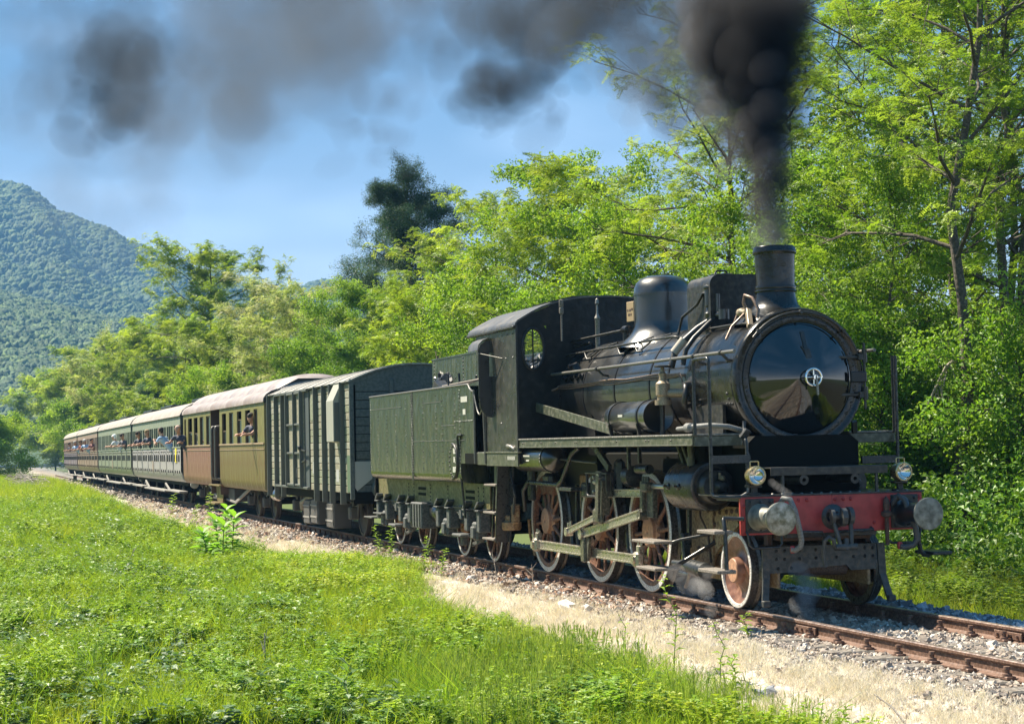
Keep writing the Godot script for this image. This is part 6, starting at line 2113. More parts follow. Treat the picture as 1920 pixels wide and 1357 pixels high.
# a person leaning out: origin on the window sill, +z outwards, looking along face
func person(label: String, at: Vector3, look: float, lean: float, shirt: Color, hair: Color, cap := false, arms := 0, long_sleeve := false) -> void:
	var sk := Color(0.5, 0.29, 0.2)
	var F := Vector3(sin(look), -0.12, cos(look)).normalized()
	var S := Vector3(F.z, 0, -F.x).normalized()
	var sh := Vector3(0, 0.2, -0.12 + lean)
	var hip := Vector3(-0.02, -0.42, -0.32)
	var hd := sh + Vector3(0, 0.27, 0.05) + F * 0.05
	var bones := [
		[hip, sh + Vector3(0, -0.06, 0), 0.15, 0.13, shirt], [sh + S * 0.15, sh - S * 0.15, 0.075, 0.075, shirt],
		[sh, hd - F * 0.03, 0.06, 0.055, sk], [hd + Vector3(0, 0.035, 0), hd + Vector3(0, -0.03, 0) + F * 0.015, 0.092, 0.078, sk],
		[hd + F * 0.09, hd + F * 0.105 + Vector3(0, -0.02, 0), 0.014, 0.018, sk], [hd + Vector3(0, -0.09, 0) + F * 0.045, hd + Vector3(0, -0.095, 0) + F * 0.06, 0.04, 0.035, sk],
		[hd + Vector3(0, 0.055, 0) - F * 0.03, hd + Vector3(0, 0.06, 0) + F * 0.035, 0.095, 0.078, hair], [hd - F * 0.055 + Vector3(0, 0.02, 0), hd - F * 0.05 + Vector3(0, -0.05, 0), 0.07, 0.055, hair],
		[hd + S * 0.088, hd + S * 0.09 + Vector3(0, 0.03, 0), 0.016, 0.02, sk], [hd - S * 0.088, hd - S * 0.09 + Vector3(0, 0.03, 0), 0.016, 0.02, sk]]
	if cap:
		bones.append([hd + Vector3(0, 0.07, 0) + F * 0.05, hd + Vector3(0, 0.06, 0) + F * 0.15, 0.06, 0.03, hair])
	var arm_col := shirt if long_sleeve else sk
	for e in [1.0, -1.0]:
		var so: Vector3 = sh + S * 0.19 * e
		var el: Vector3 = Vector3(so.x, 0.03, maxf(so.z, 0.02) + 0.1) + S * 0.04 * e
		var ha: Vector3 = Vector3(el.x * 0.4, 0.04, el.z + 0.06) + F * 0.16
		if arms == 1:
			el = so + F * 0.12 + Vector3(0, -0.2, 0.06)
			ha = el + F * 0.16 + Vector3(0, 0.16, 0) - S * 0.1 * e
		bones.append([so, so.lerp(el, 0.45), 0.06, 0.052, shirt])
		bones.append([so.lerp(el, 0.4), el, 0.047, 0.04, arm_col])
		bones.append([el, ha, 0.04, 0.03, arm_col if long_sleeve else sk])
		var pd := (ha - el).normalized()
		bones.append([ha, ha + pd * 0.06, 0.035, 0.034, sk])
		for fi in 4:
			var o: Vector3 = S * (fi - 1.5) * 0.02
			bones.append([ha + pd * 0.06 + o, ha + pd * 0.13 + o + Vector3(0, -0.03, 0), 0.013, 0.011, sk])
		bones.append([ha + pd * 0.02 - S * 0.03 * e, ha + pd * 0.07 - S * 0.055 * e, 0.014, 0.012, sk])
	var inst := MeshInstance3D.new()
	inst.name = numbered("person")
	inst.mesh = skin(bones, 0.024)
	inst.material_override = M.person
	inst.position = at
	add_child(inst)
	tag(inst, label, "person", "passengers leaning out of the coach windows")

func people() -> void:
	var lb := Color(0.35, 0.5, 0.72)
	var wh := Color(0.62, 0.66, 0.72)
	var dk := Color(0.03, 0.022, 0.018)
	var gr := Color(0.42, 0.4, 0.38)
	var rd := Color(0.24, 0.06, 0.05)
	var nv := Color(0.04, 0.05, 0.08)
	var put_at := func(x: float) -> Vector3:
		var p := line_at(x)
		return Vector3(x, 2.04 + p.y, 1.38 + p.z)
	person("passenger in dark shirt resting both bare arms on brown coach window", Vector3(-31.75, 2.26, 1.38), 0.9, 0.12, nv, dk)
	person("bald passenger leaning far out at rear end of brown coach", Vector3(-46.25, 2.14, 1.4), 1.2, 0.32, nv, Color(0.45, 0.3, 0.24))
	person("passenger in pale blue shirt and dark hair holding up a phone", put_at.call(-50.6) + Vector3(0, 0.1, 0), -0.9, 0.42, lb, dk, false, 1)
	person("fair haired passenger in dark clothes with forearm over the sill", put_at.call(-58.0) + Vector3(0, 0.12, 0), 0.8, 0.2, nv, Color(0.3, 0.2, 0.1))
	person("dark clothed passenger at rearmost window of nearest grey coach", put_at.call(-62.4) + Vector3(0, 0.1, 0), 0.8, 0.16, nv, dk)
	person("passenger leaning out with white cap over a dark shirt", put_at.call(-72.6) + Vector3(0, 0.1, 0), -0.8, 0.36, wh, Color(0.75, 0.78, 0.8), true)
	person("dark haired passenger beside the one in white cap", put_at.call(-69.6) + Vector3(0, 0.1, 0), 0.7, 0.24, Color(0.1, 0.1, 0.12), dk)
	person("passenger in light blue top alone at front of third grey coach", put_at.call(-92.4) + Vector3(0, 0.1, 0), 0.8, 0.22, Color(0.2, 0.08, 0.08), dk)
	person("white haired passenger in pale blue shirt with arms on the sill", put_at.call(-97.2) + Vector3(0, 0.1, 0), 0.9, 0.36, lb, Color(0.6, 0.58, 0.55))
	person("passenger in red dark top with brown hair at third grey coach", put_at.call(-104.6) + Vector3(0, 0.1, 0), 0.6, 0.2, rd, Color(0.1, 0.06, 0.04))
	person("grey haired passenger in blue shirt at rear of third grey coach", put_at.call(-109.0) + Vector3(0, 0.1, 0), 0.8, 0.34, lb, gr)
	person("passenger of the last coach showing bare arms and dark top", put_at.call(-121.8) + Vector3(0, 0.1, 0), 0.7, 0.12, nv, dk)

func train_cars() -> void:
	tender()
	boxcar()
	brown_coach()
	grey_coach(0, -66.5, -47.2, "grey passenger coach with yellow poster next behind the brown coach", M.coach_grey, M.coach_grey_g, M.label_pale)
	grey_coach(1, -89.1, -66.5, "greenish grey passenger coach, second of the four in grey", M.coach_grey_g, M.coach_grey_g, M.label_pale)
	grey_coach(2, -111.4, -89.1, "brownish grey passenger coach, third of the four in grey", M.coach_grey_r, M.coach_grey_r, M.label_pale)
	grey_coach(3, -132.8, -111.4, "purplish grey passenger coach at the very end of the train", M.coach_grey_p, M.coach_grey_r, M.label_pale)
	people()

func more_materials() -> void:
	M.tender_paint = worn([[0.2, 0.022, 0.026, 0.018], [0.6, 0.04, 0.046, 0.03], [0.9, 0.066, 0.068, 0.048]], 0.012, 0.5, 0.13, 0.24, 0.14, 0.0, 41)
	M.tender_paint.metallic_specular = 0.9
	M.tender_paint.uv1_scale = Vector3(0.75, 0.16, 0.75)
	M.tender_paint.normal_scale = 0.22
	M.coal = mat(Color(0.018, 0.018, 0.02), 0.35)
	M.frame_olive = worn([[0.2, 0.09, 0.08, 0.035], [0.5, 0.15, 0.14, 0.06], [0.8, 0.2, 0.15, 0.08]], 0.03, 0.9, 0.4, 0.6, 0.15, 0.0, 42)
	M.bogie_grey = worn([[0.25, 0.05, 0.055, 0.055], [0.7, 0.11, 0.112, 0.105]], 0.03, 1.2, 0.5, 0.7, 0.2, 0.0, 43)
	M.wheel_dull = mat(Color(0.05, 0.042, 0.036), 0.55)
	M.under_grey = mat(Color(0.075, 0.075, 0.07), 0.7)
	M.under_pale = mat(Color(0.24, 0.23, 0.21), 0.75)
	var pg := [[0.2, 0.24, 0.24, 0.185], [0.6, 0.33, 0.325, 0.255], [0.9, 0.42, 0.4, 0.33]]
	M.plank_grey = worn(pg, 0.03, 0.8, 0.45, 0.62, 0.2, 0.0, 44)
	M.plank_grey_b = M.plank_grey.duplicate()
	M.plank_grey_b.albedo_color = Color(0.95, 0.93, 0.9)
	M.plank_grey_c = M.plank_grey.duplicate()
	M.plank_grey_c.albedo_color = Color(0.9, 0.93, 0.88)
	M.plank_end = worn([[0.2, 0.06, 0.075, 0.075], [0.7, 0.1, 0.115, 0.112]], 0.03, 0.8, 0.5, 0.7, 0.2, 0.0, 45)
	M.rib_grey = mat(Color(0.09, 0.1, 0.09), 0.55)
	M.rib_dark = mat(Color(0.07, 0.085, 0.085), 0.55)
	M.rib_pale = mat(Color(0.33, 0.33, 0.28), 0.55)
	M.label_pale = mat(Color(0.36, 0.37, 0.35), 0.7)
	M.label_tan = mat(Color(0.5, 0.38, 0.27), 0.7)
	M.panel_green = mat(Color(0.1, 0.15, 0.09), 0.5)
	M.roof_grey = worn([[0.25, 0.2, 0.19, 0.17], [0.75, 0.36, 0.35, 0.32]], 0.03, 0.6, 0.7, 0.9, 0.15, 0.0, 46)
	M.coach_brown = streaked([[0.2, 0.16, 0.07, 0.05], [0.5, 0.23, 0.12, 0.09], [0.85, 0.3, 0.19, 0.15]], 47)
	M.coach_brown_b = streaked([[0.2, 0.14, 0.075, 0.04], [0.5, 0.165, 0.135, 0.055], [0.85, 0.2, 0.18, 0.075]], 48)
	M.coach_olive = streaked([[0.2, 0.14, 0.125, 0.04], [0.5, 0.175, 0.165, 0.055], [0.85, 0.22, 0.2, 0.085]], 49)
	M.coach_brown_dark = mat(Color(0.085, 0.05, 0.035), 0.5)
	M.coach_rail = mat(Color(0.28, 0.2, 0.12), 0.45)
	M.coach_frame = mat(Color(0.09, 0.06, 0.03), 0.5)
	M.coach_end = mat(Color(0.035, 0.033, 0.03), 0.6)
	M.coach_grey = streaked([[0.2, 0.32, 0.31, 0.32], [0.5, 0.41, 0.39, 0.41], [0.85, 0.48, 0.47, 0.44]], 50)
	M.coach_grey_g = M.coach_grey.duplicate()
	M.coach_grey_g.albedo_color = Color(0.8, 0.86, 0.76)
	M.coach_grey_r = M.coach_grey.duplicate()
	M.coach_grey_r.albedo_color = Color(0.9, 0.8, 0.72)
	M.coach_grey_p = M.coach_grey.duplicate()
	M.coach_grey_p.albedo_color = Color(0.84, 0.78, 0.84)
	M.roof_coach = worn([[0.2, 0.22, 0.17, 0.15], [0.6, 0.31, 0.26, 0.24], [0.9, 0.38, 0.34, 0.32]], 0.008, 0.3, 0.35, 0.55, 0.06, 0.0, 51)
	M.roof_cream = worn([[0.2, 0.22, 0.195, 0.17], [0.8, 0.33, 0.3, 0.265]], 0.01, 0.3, 0.6, 0.8, 0.06, 0.0, 52)
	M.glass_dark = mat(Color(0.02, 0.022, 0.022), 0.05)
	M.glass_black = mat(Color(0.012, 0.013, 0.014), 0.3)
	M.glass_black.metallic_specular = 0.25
	M.chrome_dull = mat(Color(0.5, 0.5, 0.5), 0.25, 0.9)
	M.yellow = mat(Color(0.75, 0.62, 0.04), 0.6)
	M.person = mat(Color.WHITE, 0.75)
	M.person.vertex_color_use_as_albedo = true
	M.rail_rust = worn([[0.2, 0.1, 0.055, 0.036], [0.6, 0.17, 0.095, 0.065], [0.9, 0.24, 0.15, 0.11]], 0.03, 1.3, 0.5, 0.75, 0.2, 0.1, 53)
	M.rail_top = worn([[0.25, 0.24, 0.17, 0.14], [0.7, 0.4, 0.32, 0.28]], 0.03, 1.3, 0.28, 0.45, 0.0, 0.6, 54)
	M.sleeper = worn([[0.2, 0.09, 0.075, 0.06], [0.6, 0.2, 0.175, 0.145], [0.9, 0.32, 0.29, 0.25]], 0.03, 1.0, 0.75, 0.95, 0.4, 0.0, 55)
	M.stone = mat(Color.WHITE, 0.85)
	M.stone.vertex_color_use_as_albedo = true
	M.soil = mat(Color.WHITE, 0.95)
	M.soil.vertex_color_use_as_albedo = true
	M.soil.albedo_texture = ntex(noise(0.02, 6, 61), ramp([[0.2, 0.5, 0.48, 0.46], [0.55, 0.85, 0.84, 0.82], [0.85, 1.0, 0.98, 0.95]]), 1024)
	M.soil.uv1_triplanar = true
	M.soil.uv1_world_triplanar = true
	M.soil.uv1_scale = Vector3.ONE * 0.55
	M.leaf = leaf_mat(0.5, 0.5)
	M.leaf_gloss = leaf_mat(0.48, 0.35)
	M.straw = leaf_mat(0.8, 0.3)
	M.bark = worn([[0.2, 0.05, 0.04, 0.03], [0.6, 0.11, 0.092, 0.07], [0.9, 0.19, 0.165, 0.135]], 0.03, 1.0, 0.85, 1.0, 0.6, 0.0, 56)
	M.dry_wood = worn([[0.25, 0.25, 0.21, 0.17], [0.7, 0.46, 0.41, 0.35]], 0.04, 2.0, 0.8, 1.0, 0.2, 0.0, 57)
	M.far_tree = leaf_mat(0.9, 0.1)

func leaf_mat(rough: float, through: float) -> StandardMaterial3D:
	var m := mat(Color.WHITE, rough)
	m.vertex_color_use_as_albedo = true
	m.backlight_enabled = true
	m.backlight = Color(through * 2.0, through * 2.0, through * 1.3).linear_to_srgb() if through < 0.5 else Color(1, 1, 0.8)
	return m

# paint with rain streaks: the noise is drawn out along the height
func streaked(stops: Array, sd: int) -> StandardMaterial3D:
	var m := worn(stops, 0.02, 0.6, 0.36, 0.55, 0.06, 0.0, sd)
	m.metallic_specular = 0.4
	m.uv1_scale = Vector3(1.1, 0.16, 1.1)
	return m

# ------------------------------------------------------------------ ground
var g_noise: FastNoiseLite
var g_fine: FastNoiseLite

# edge of the green on the near side: how far from the track the pale strip reaches
func green_edge(x: float) -> float:
	var e := 2.75 + 0.35 * g_noise.get_noise_2d(x * 3.0, 40.0)
	e -= 1.15 * exp(-pow((x + 13.5) / 4.2, 2.0))
	if x < -20.0:
		e = lerpf(e, 2.75, clampf((-20.0 - x) / 8.0, 0.0, 1.0))
	if x < -42.0:
		e = lerpf(e, 1.9, clampf((-42.0 - x) / 40.0, 0.0, 1.0))
	return e

func ground_y(x: float, z: float) -> float:
	var l := line_at(x)
	var w := z - l.z
	var y := -0.175
	if w > 1.5:
		y = -0.175 - 0.2 * smoothstep(1.5, 2.9, w)
		y += 0.12 * smoothstep(3.5, 8.0, w) + 0.11 * g_noise.get_noise_2d(x * 1.6, z * 1.6) * smoothstep(2.6, 4.5, w)
	elif w < -1.7:
		y = -0.175 - 0.24 * smoothstep(1.7, 2.9, -w)
		y += 0.45 * smoothstep(4.5, 14.0, -w) + 0.12 * g_noise.get_noise_2d(x * 1.6, z * 1.6) * smoothstep(2.6, 4.5, -w)
	return y + l.y * clampf(1.0 - absf(w) / 400.0, 0.0, 1.0) + 0.012 * g_fine.get_noise_2d(x * 9.0, z * 9.0) * clampf(3.0 - absf(w) / 4.0, 0.0, 1.0)

func axis_steps(list: Array) -> Array:
	var o := [list[0][0]]
	for q in list:
		while o[-1] < q[1] - q[2] * 0.5:
			o.append(o[-1] + q[2])
	return o

func ground() -> void:
	g_noise = noise(0.09, 3, 21)
	g_fine = noise(0.35, 2, 22)
	var xs := axis_steps([[-2600.0, -600.0, 200.0], [0, -200.0, 40.0], [0, -64.0, 4.0], [0, -24.0, 0.8], [0, 9.0, 0.28], [0, 40.0, 3.0], [0, 200.0, 20.0], [0, 1600.0, 200.0]])
	var zs := axis_steps([[-1600.0, -200.0, 150.0], [0, -24.0, 12.0], [0, -6.0, 1.0], [0, -2.8, 0.35], [0, 3.4, 0.2], [0, 11.0, 0.4], [0, 40.0, 4.0], [0, 200.0, 20.0], [0, 1600.0, 150.0]])
	var nx: int = xs.size()
	var nz: int = zs.size()
	var st := SurfaceTool.new()
	st.begin(Mesh.PRIMITIVE_TRIANGLES)
	for x in xs:
		for z in zs:
			var l := line_at(x)
			var w: float = z - l.z
			var c := Color(0.075, 0.115, 0.022)
			var nn := g_fine.get_noise_2d(x * 2.0, z * 2.0) * 0.5 + 0.5
			if w > 0:
				var e := green_edge(x) + 0.25 * g_fine.get_noise_2d(x * 3.0, z * 3.0)
				var bed := Color(0.27, 0.21, 0.165).lerp(Color(0.34, 0.29, 0.24), nn)
				var straw := Color(0.52, 0.46, 0.4).lerp(Color(0.64, 0.58, 0.52), nn)
				c = bed.lerp(straw, smoothstep(1.35, 1.9, w + 0.3 * g_fine.get_noise_2d(x * 4.0, z * 4.0)))
				c = c.lerp(Color(0.085, 0.125, 0.024).lerp(Color(0.16, 0.16, 0.06), nn * nn), smoothstep(e - 0.05, e + 0.3, w))
			else:
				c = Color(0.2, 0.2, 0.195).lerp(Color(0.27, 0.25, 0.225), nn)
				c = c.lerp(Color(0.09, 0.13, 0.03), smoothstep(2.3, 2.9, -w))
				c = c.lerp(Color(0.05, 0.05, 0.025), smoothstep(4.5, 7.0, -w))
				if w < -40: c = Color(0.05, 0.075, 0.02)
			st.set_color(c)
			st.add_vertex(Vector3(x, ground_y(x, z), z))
	for i in nx - 1:
		for j in nz - 1:
			var a := i * nz + j
			for k in [a, a + nz, a + 1, a + 1, a + nz, a + nz + 1]: st.add_index(k)
	st.generate_normals()
	var inst := MeshInstance3D.new()
	inst.name = "ground"
	inst.mesh = st.commit()
	inst.material_override = M.soil
	add_child(inst)
	inst.set_meta("kind", "structure")
	inst.set_meta("label", "grassy ground with pale dry strip and stony bed along the track")

# ------------------------------------------------------------------ track
func track() -> void:
	var T := Node3D.new()
	T.name = "railway_track"
	add_child(T)
	tag(T, "single rusty railway track curving gently away under the train", "", "", "structure")
	var prof := [[0.0625, -0.16], [0.0625, -0.148], [0.02, -0.135], [0.009, -0.12], [0.009, -0.05], [0.03, -0.038], [0.034, -0.03], [0.034, -0.008], [0.028, 0.0]]
	var path := []
	var x := 12.0
	while x > -175.0:
		path.append(line_at(x))
		x -= 3.0 if x > -47 else 5.0
	for s in [1, -1]:
		var b := MB.new()
		var t := MB.new()
		for i in path.size() - 1:
			var p: Vector3 = path[i] + Vector3(0, 0, 0.75 * s)
			var q: Vector3 = path[i + 1] + Vector3(0, 0, 0.75 * s)
			for e in [1.0, -1.0]:
				for k in prof.size() - 1:
					var u: Array = prof[k]
					var v: Array = prof[k + 1]
					var m: MB = t if k >= 7 else b
					m.quad(p + Vector3(0, u[1], u[0] * e), q + Vector3(0, u[1], u[0] * e), q + Vector3(0, v[1], v[0] * e), p + Vector3(0, v[1], v[0] * e), Vector3(0, 0.3, e))
			t.quad(p + Vector3(0, 0, 0.028), q + Vector3(0, 0, 0.028), q + Vector3(0, 0, -0.028), p + Vector3(0, 0, -0.028), Vector3.UP)
		var r := put(T, "rail", b, M.rail_rust)
		put(r, "rail_head", t, M.rail_top)
	# sleepers, half sunk in the stones, and the screw fastenings on the rail feet
	var b := MB.new()
	b.box(Vector3.ZERO, Vector3(0.24, 0.14, 2.5), 0.015)
	var sl: MeshInstance3D
	var f := MB.new()
	f.box(Vector3(0, -0.135, 0.09), Vector3(0.13, 0.03, 0.09), 0.006)
	f.lathe(Vector3(0, -0.125, 0.095), Vector3.UP, [[0, 0.045], [0.025, 0.042], [0.03, 0.022], [0.06, 0.022], [0.062, 0.03], [0.085, 0.028], [0.09, 0]], 9, 0.5)
	var fm := f.mesh()
	x = 8.6
	while x > -34.0:
		if sl == null:
			var b2 := MB.new()
			b2.v = b.v; b2.n = b.n
			sl = put(T, "sleeper", b2, M.sleeper)
			sl.position = Vector3(x, -0.222, 0)
		elif x > -30:
			again(T, sl, "sleeper", Transform3D(Basis(Vector3.UP, rng.randf_range(-0.02, 0.02)), Vector3(x + rng.randf_range(-0.03, 0.03), -0.222 + rng.randf_range(-0.01, 0.012), 0)))
		for q in [[0.75, 1.0], [0.75, -1.0], [-0.75, 1.0], [-0.75, -1.0]]:
			if q[1] < 0 and x < -2: continue
			if q[0] < 0 and x < -3: continue
			var m := MeshInstance3D.new()
			m.name = child_name(T, "rail_fastening")
			m.mesh = fm
			m.material_override = M.rail_rust
			m.position = Vector3(x, 0, q[0])
			m.rotation.y = 0.0 if q[1] > 0 else PI
			T.add_child(m)
		x -= 0.62
	# fish plates at the joints
	for q in [[0.3, 0.75], [1.75, -0.75], [-11.7, 0.75]]:
		b = MB.new()
		b.box(Vector3(q[0], -0.09, q[1] + 0.025), Vector3(0.5, 0.075, 0.02), 0.004)
		for k in 4: b.lathe(Vector3(q[0] - 0.18 + 0.12 * k, -0.09, q[1] + 0.035), Vector3(0, 0, 1), [[0, 0.02], [0.025, 0.02], [0.025, 0]], 6)
		put(T, "fish_plate", b, M.rail_rust)

func scatter_t(p: Vector3, s: Vector3, tilt := 0.3) -> Transform3D:
	return Transform3D((Basis(Vector3.UP, rng.randf() * TAU) * Basis(Vector3.RIGHT, rng.randf_range(-tilt, tilt))).scaled(s), p)

func ballast() -> void:
	var meshes := [lump_mesh(1, 0.9), lump_mesh(5, 0.9), lump_mesh(9, 0.9)]
	# [x from, x to, across from, across to, per square metre, size from, to, colours]
	var warm := [Color(0.36, 0.28, 0.21), Color(0.26, 0.19, 0.14), Color(0.46, 0.4, 0.33), Color(0.2, 0.17, 0.15), Color(0.34, 0.2, 0.13), Color(0.55, 0.5, 0.45)]
	var cool := [Color(0.22, 0.24, 0.27), Color(0.32, 0.34, 0.37), Color(0.16, 0.18, 0.21), Color(0.42, 0.43, 0.44), Color(0.28, 0.26, 0.24)]
	var pale := [Color(0.44, 0.38, 0.31), Color(0.34, 0.27, 0.21), Color(0.25, 0.21, 0.175), Color(0.54, 0.49, 0.43), Color(0.3, 0.25, 0.21)]
	var plots := [
		[-3.0, 9.0, 0.83, 1.45, 300, 0.012, 0.028, pale], [-3.0, 9.0, 1.45, 2.1, 120, 0.01, 0.026, pale], [-24.0, -3.0, 0.83, 1.75, 230, 0.016, 0.036, warm], [-60.0, -24.0, 0.83, 2.3, 60, 0.03, 0.055, warm], [-140.0, -60.0, 0.83, 1.9, 14, 0.05, 0.1, pale],
		[-3.5, 9.0, -0.68, 0.68, 300, 0.016, 0.036, pale], [-14.0, -3.5, -0.68, 0.68, 90, 0.02, 0.04, cool],
		[-7.0, 9.0, -2.55, -0.84, 330, 0.022, 0.045, cool], [-20.0, -7.0, -2.5, -0.84, 60, 0.03, 0.05, cool], [-3.0, 9.0, 2.1, 2.9, 25, 0.01, 0.024, pale]]
	for k in 3:
		var ts := []
		var cs := []
		for q in plots:
			var cnt := int((q[1] - q[0]) * (q[3] - q[2]) * q[4] / 3.0)
			for i in cnt:
				var x := rng.randf_range(q[0], q[1])
				var w := rng.randf_range(q[2], q[3])
				var l := line_at(x)
				var s := rng.randf_range(q[5], q[6])
				if rng.randf() < 0.06: s *= 1.6
				ts.append(scatter_t(Vector3(x, ground_y(x, w + l.z) + s * 0.25, w + l.z), Vector3(s * rng.randf_range(0.9, 1.5), s * rng.randf_range(0.6, 0.95), s), 0.8))
				var c: Color = q[7][rng.randi() % q[7].size()]
				c = c * rng.randf_range(0.75, 1.15)
				cs.append(Color(c.r, c.g, c.b))
		var inst := many(self, "ballast", meshes[k], M.stone, ts, cs)
		inst.set_meta("label", ["broken stone ballast round the rails and sleepers", "rough ballast chips spread beside the track", "angular ballast stones between grass and rails"][k])
		inst.set_meta("category", "ballast")

# ------------------------------------------------------------------ leaves
# a leaf: two folded halves, tip along d, face normal about n
func leaf(b: MB, o: Vector3, d: Vector3, n: Vector3, l: float, w: float, fold := 0.25, droop := 0.15) -> void:
	var s := d.cross(n).normalized()
	var up := s.cross(d).normalized()
	var tip := o + d * l - up * droop * l
	var mid := o + d * l * 0.45
	var a := mid + s * w * 0.5 + up * w * fold
	var c := mid - s * w * 0.5 + up * w * fold
	b.ftri(o, a, mid, up)
	b.ftri(a, tip, mid, up)
	b.ftri(o, mid, c, up)
	b.ftri(mid, tip, c, up)

func thin_leaf(b: MB, o: Vector3, d: Vector3, n: Vector3, l: float, w: float) -> void:
	var s := d.cross(n).normalized()
	var m := o + d * l * 0.5
	b.ftri(o, m + s * w * 0.5, o + d * l, n)
	b.ftri(o, o + d * l, m - s * w * 0.5, n)

# a spray of feathered leaves, about one metre across before scaling
func locust_spray(sd: int) -> ArrayMesh:
	var r := RandomNumberGenerator.new()
	r.seed = sd
	var b := MB.new()
	for i in 6:
		var a := TAU * i / 6.0 + r.randf_range(-0.5, 0.5)
		var d := Vector3(cos(a), r.randf_range(-0.5, 0.5), sin(a)).normalized()
		var p := Vector3(r.randf_range(-0.12, 0.12), r.randf_range(-0.1, 0.15), r.randf_range(-0.12, 0.12))
		var l := r.randf_range(0.32, 0.5)
		var n := (Vector3.UP + Vector3(r.randf_range(-0.6, 0.6), 0, r.randf_range(-0.6, 0.6))).normalized()
		var s := d.cross(n).normalized()
		for k in 6:
			var t := (k + 0.7) / 6.0
			var q := p + d * l * t - Vector3.UP * 0.16 * t * t
			for e in [-1.0, 1.0]:
				thin_leaf(b, q, (s * e + d * 0.45 + Vector3.UP * r.randf_range(-0.3, 0.15)).normalized(), (n + Vector3(r.randf_range(-0.4, 0.4), 0, r.randf_range(-0.4, 0.4))).normalized(), r.randf_range(0.11, 0.15), 0.062)
		thin_leaf(b, p + d * l - Vector3.UP * 0.16, d, n, 0.13, 0.06)
	return b.mesh()

func broad_spray(sd: int, count := 22, l := 0.2, w := 0.12, spread := 0.42) -> ArrayMesh:
	var r := RandomNumberGenerator.new()
	r.seed = sd
	var b := MB.new()
	for i in count:
		var p := Vector3(r.randf_range(-1, 1), r.randf_range(-0.8, 0.8), r.randf_range(-1, 1)) * spread
		var d := Vector3(r.randf_range(-1, 1), r.randf_range(-0.7, 0.25), r.randf_range(-1, 1)).normalized()
		var n := (Vector3(r.randf_range(-0.7, 0.7), 1.0, r.randf_range(-0.7, 0.7))).normalized()
		var k := r.randf_range(0.75, 1.25)
		leaf(b, p, d, n, l * k, w * k)
	return b.mesh()

func narrow_spray(sd: int) -> ArrayMesh:
	var r := RandomNumberGenerator.new()
	r.seed = sd
	var b := MB.new()
	for i in 46:
		var p := Vector3(r.randf_range(-1, 1), r.randf_range(-1, 1), r.randf_range(-1, 1)) * 0.4
		var d := Vector3(r.randf_range(-1, 1), r.randf_range(-0.5, 0.7), r.randf_range(-1, 1)).normalized()
		var n := Vector3(r.randf_range(-1, 1), 0.7, r.randf_range(-1, 1)).normalized()
		thin_leaf(b, p, d, n, r.randf_range(0.12, 0.2), 0.05)
	return b.mesh()

var SP := {}

func sprays() -> void:
	SP.locust = [locust_spray(1), locust_spray(2), locust_spray(3)]
	SP.broad = [broad_spray(4), broad_spray(5), broad_spray(6)]
	SP.dark = [narrow_spray(7), narrow_spray(8), narrow_spray(9)]
	SP.blossom = [locust_spray(10), broad_spray(11, 34, 0.1, 0.08), locust_spray(12)]

const TONES := {
	"locust": [Color(0.3, 0.4, 0.04), Color(0.38, 0.46, 0.06), Color(0.2, 0.32, 0.03)],
	"broad": [Color(0.24, 0.39, 0.035), Color(0.15, 0.28, 0.03), Color(0.33, 0.45, 0.05)],
	"dark": [Color(0.055, 0.12, 0.055), Color(0.085, 0.16, 0.08), Color(0.04, 0.09, 0.04)],
	"blossom": [Color(0.36, 0.42, 0.12), Color(0.52, 0.52, 0.32), Color(0.28, 0.38, 0.07)]}

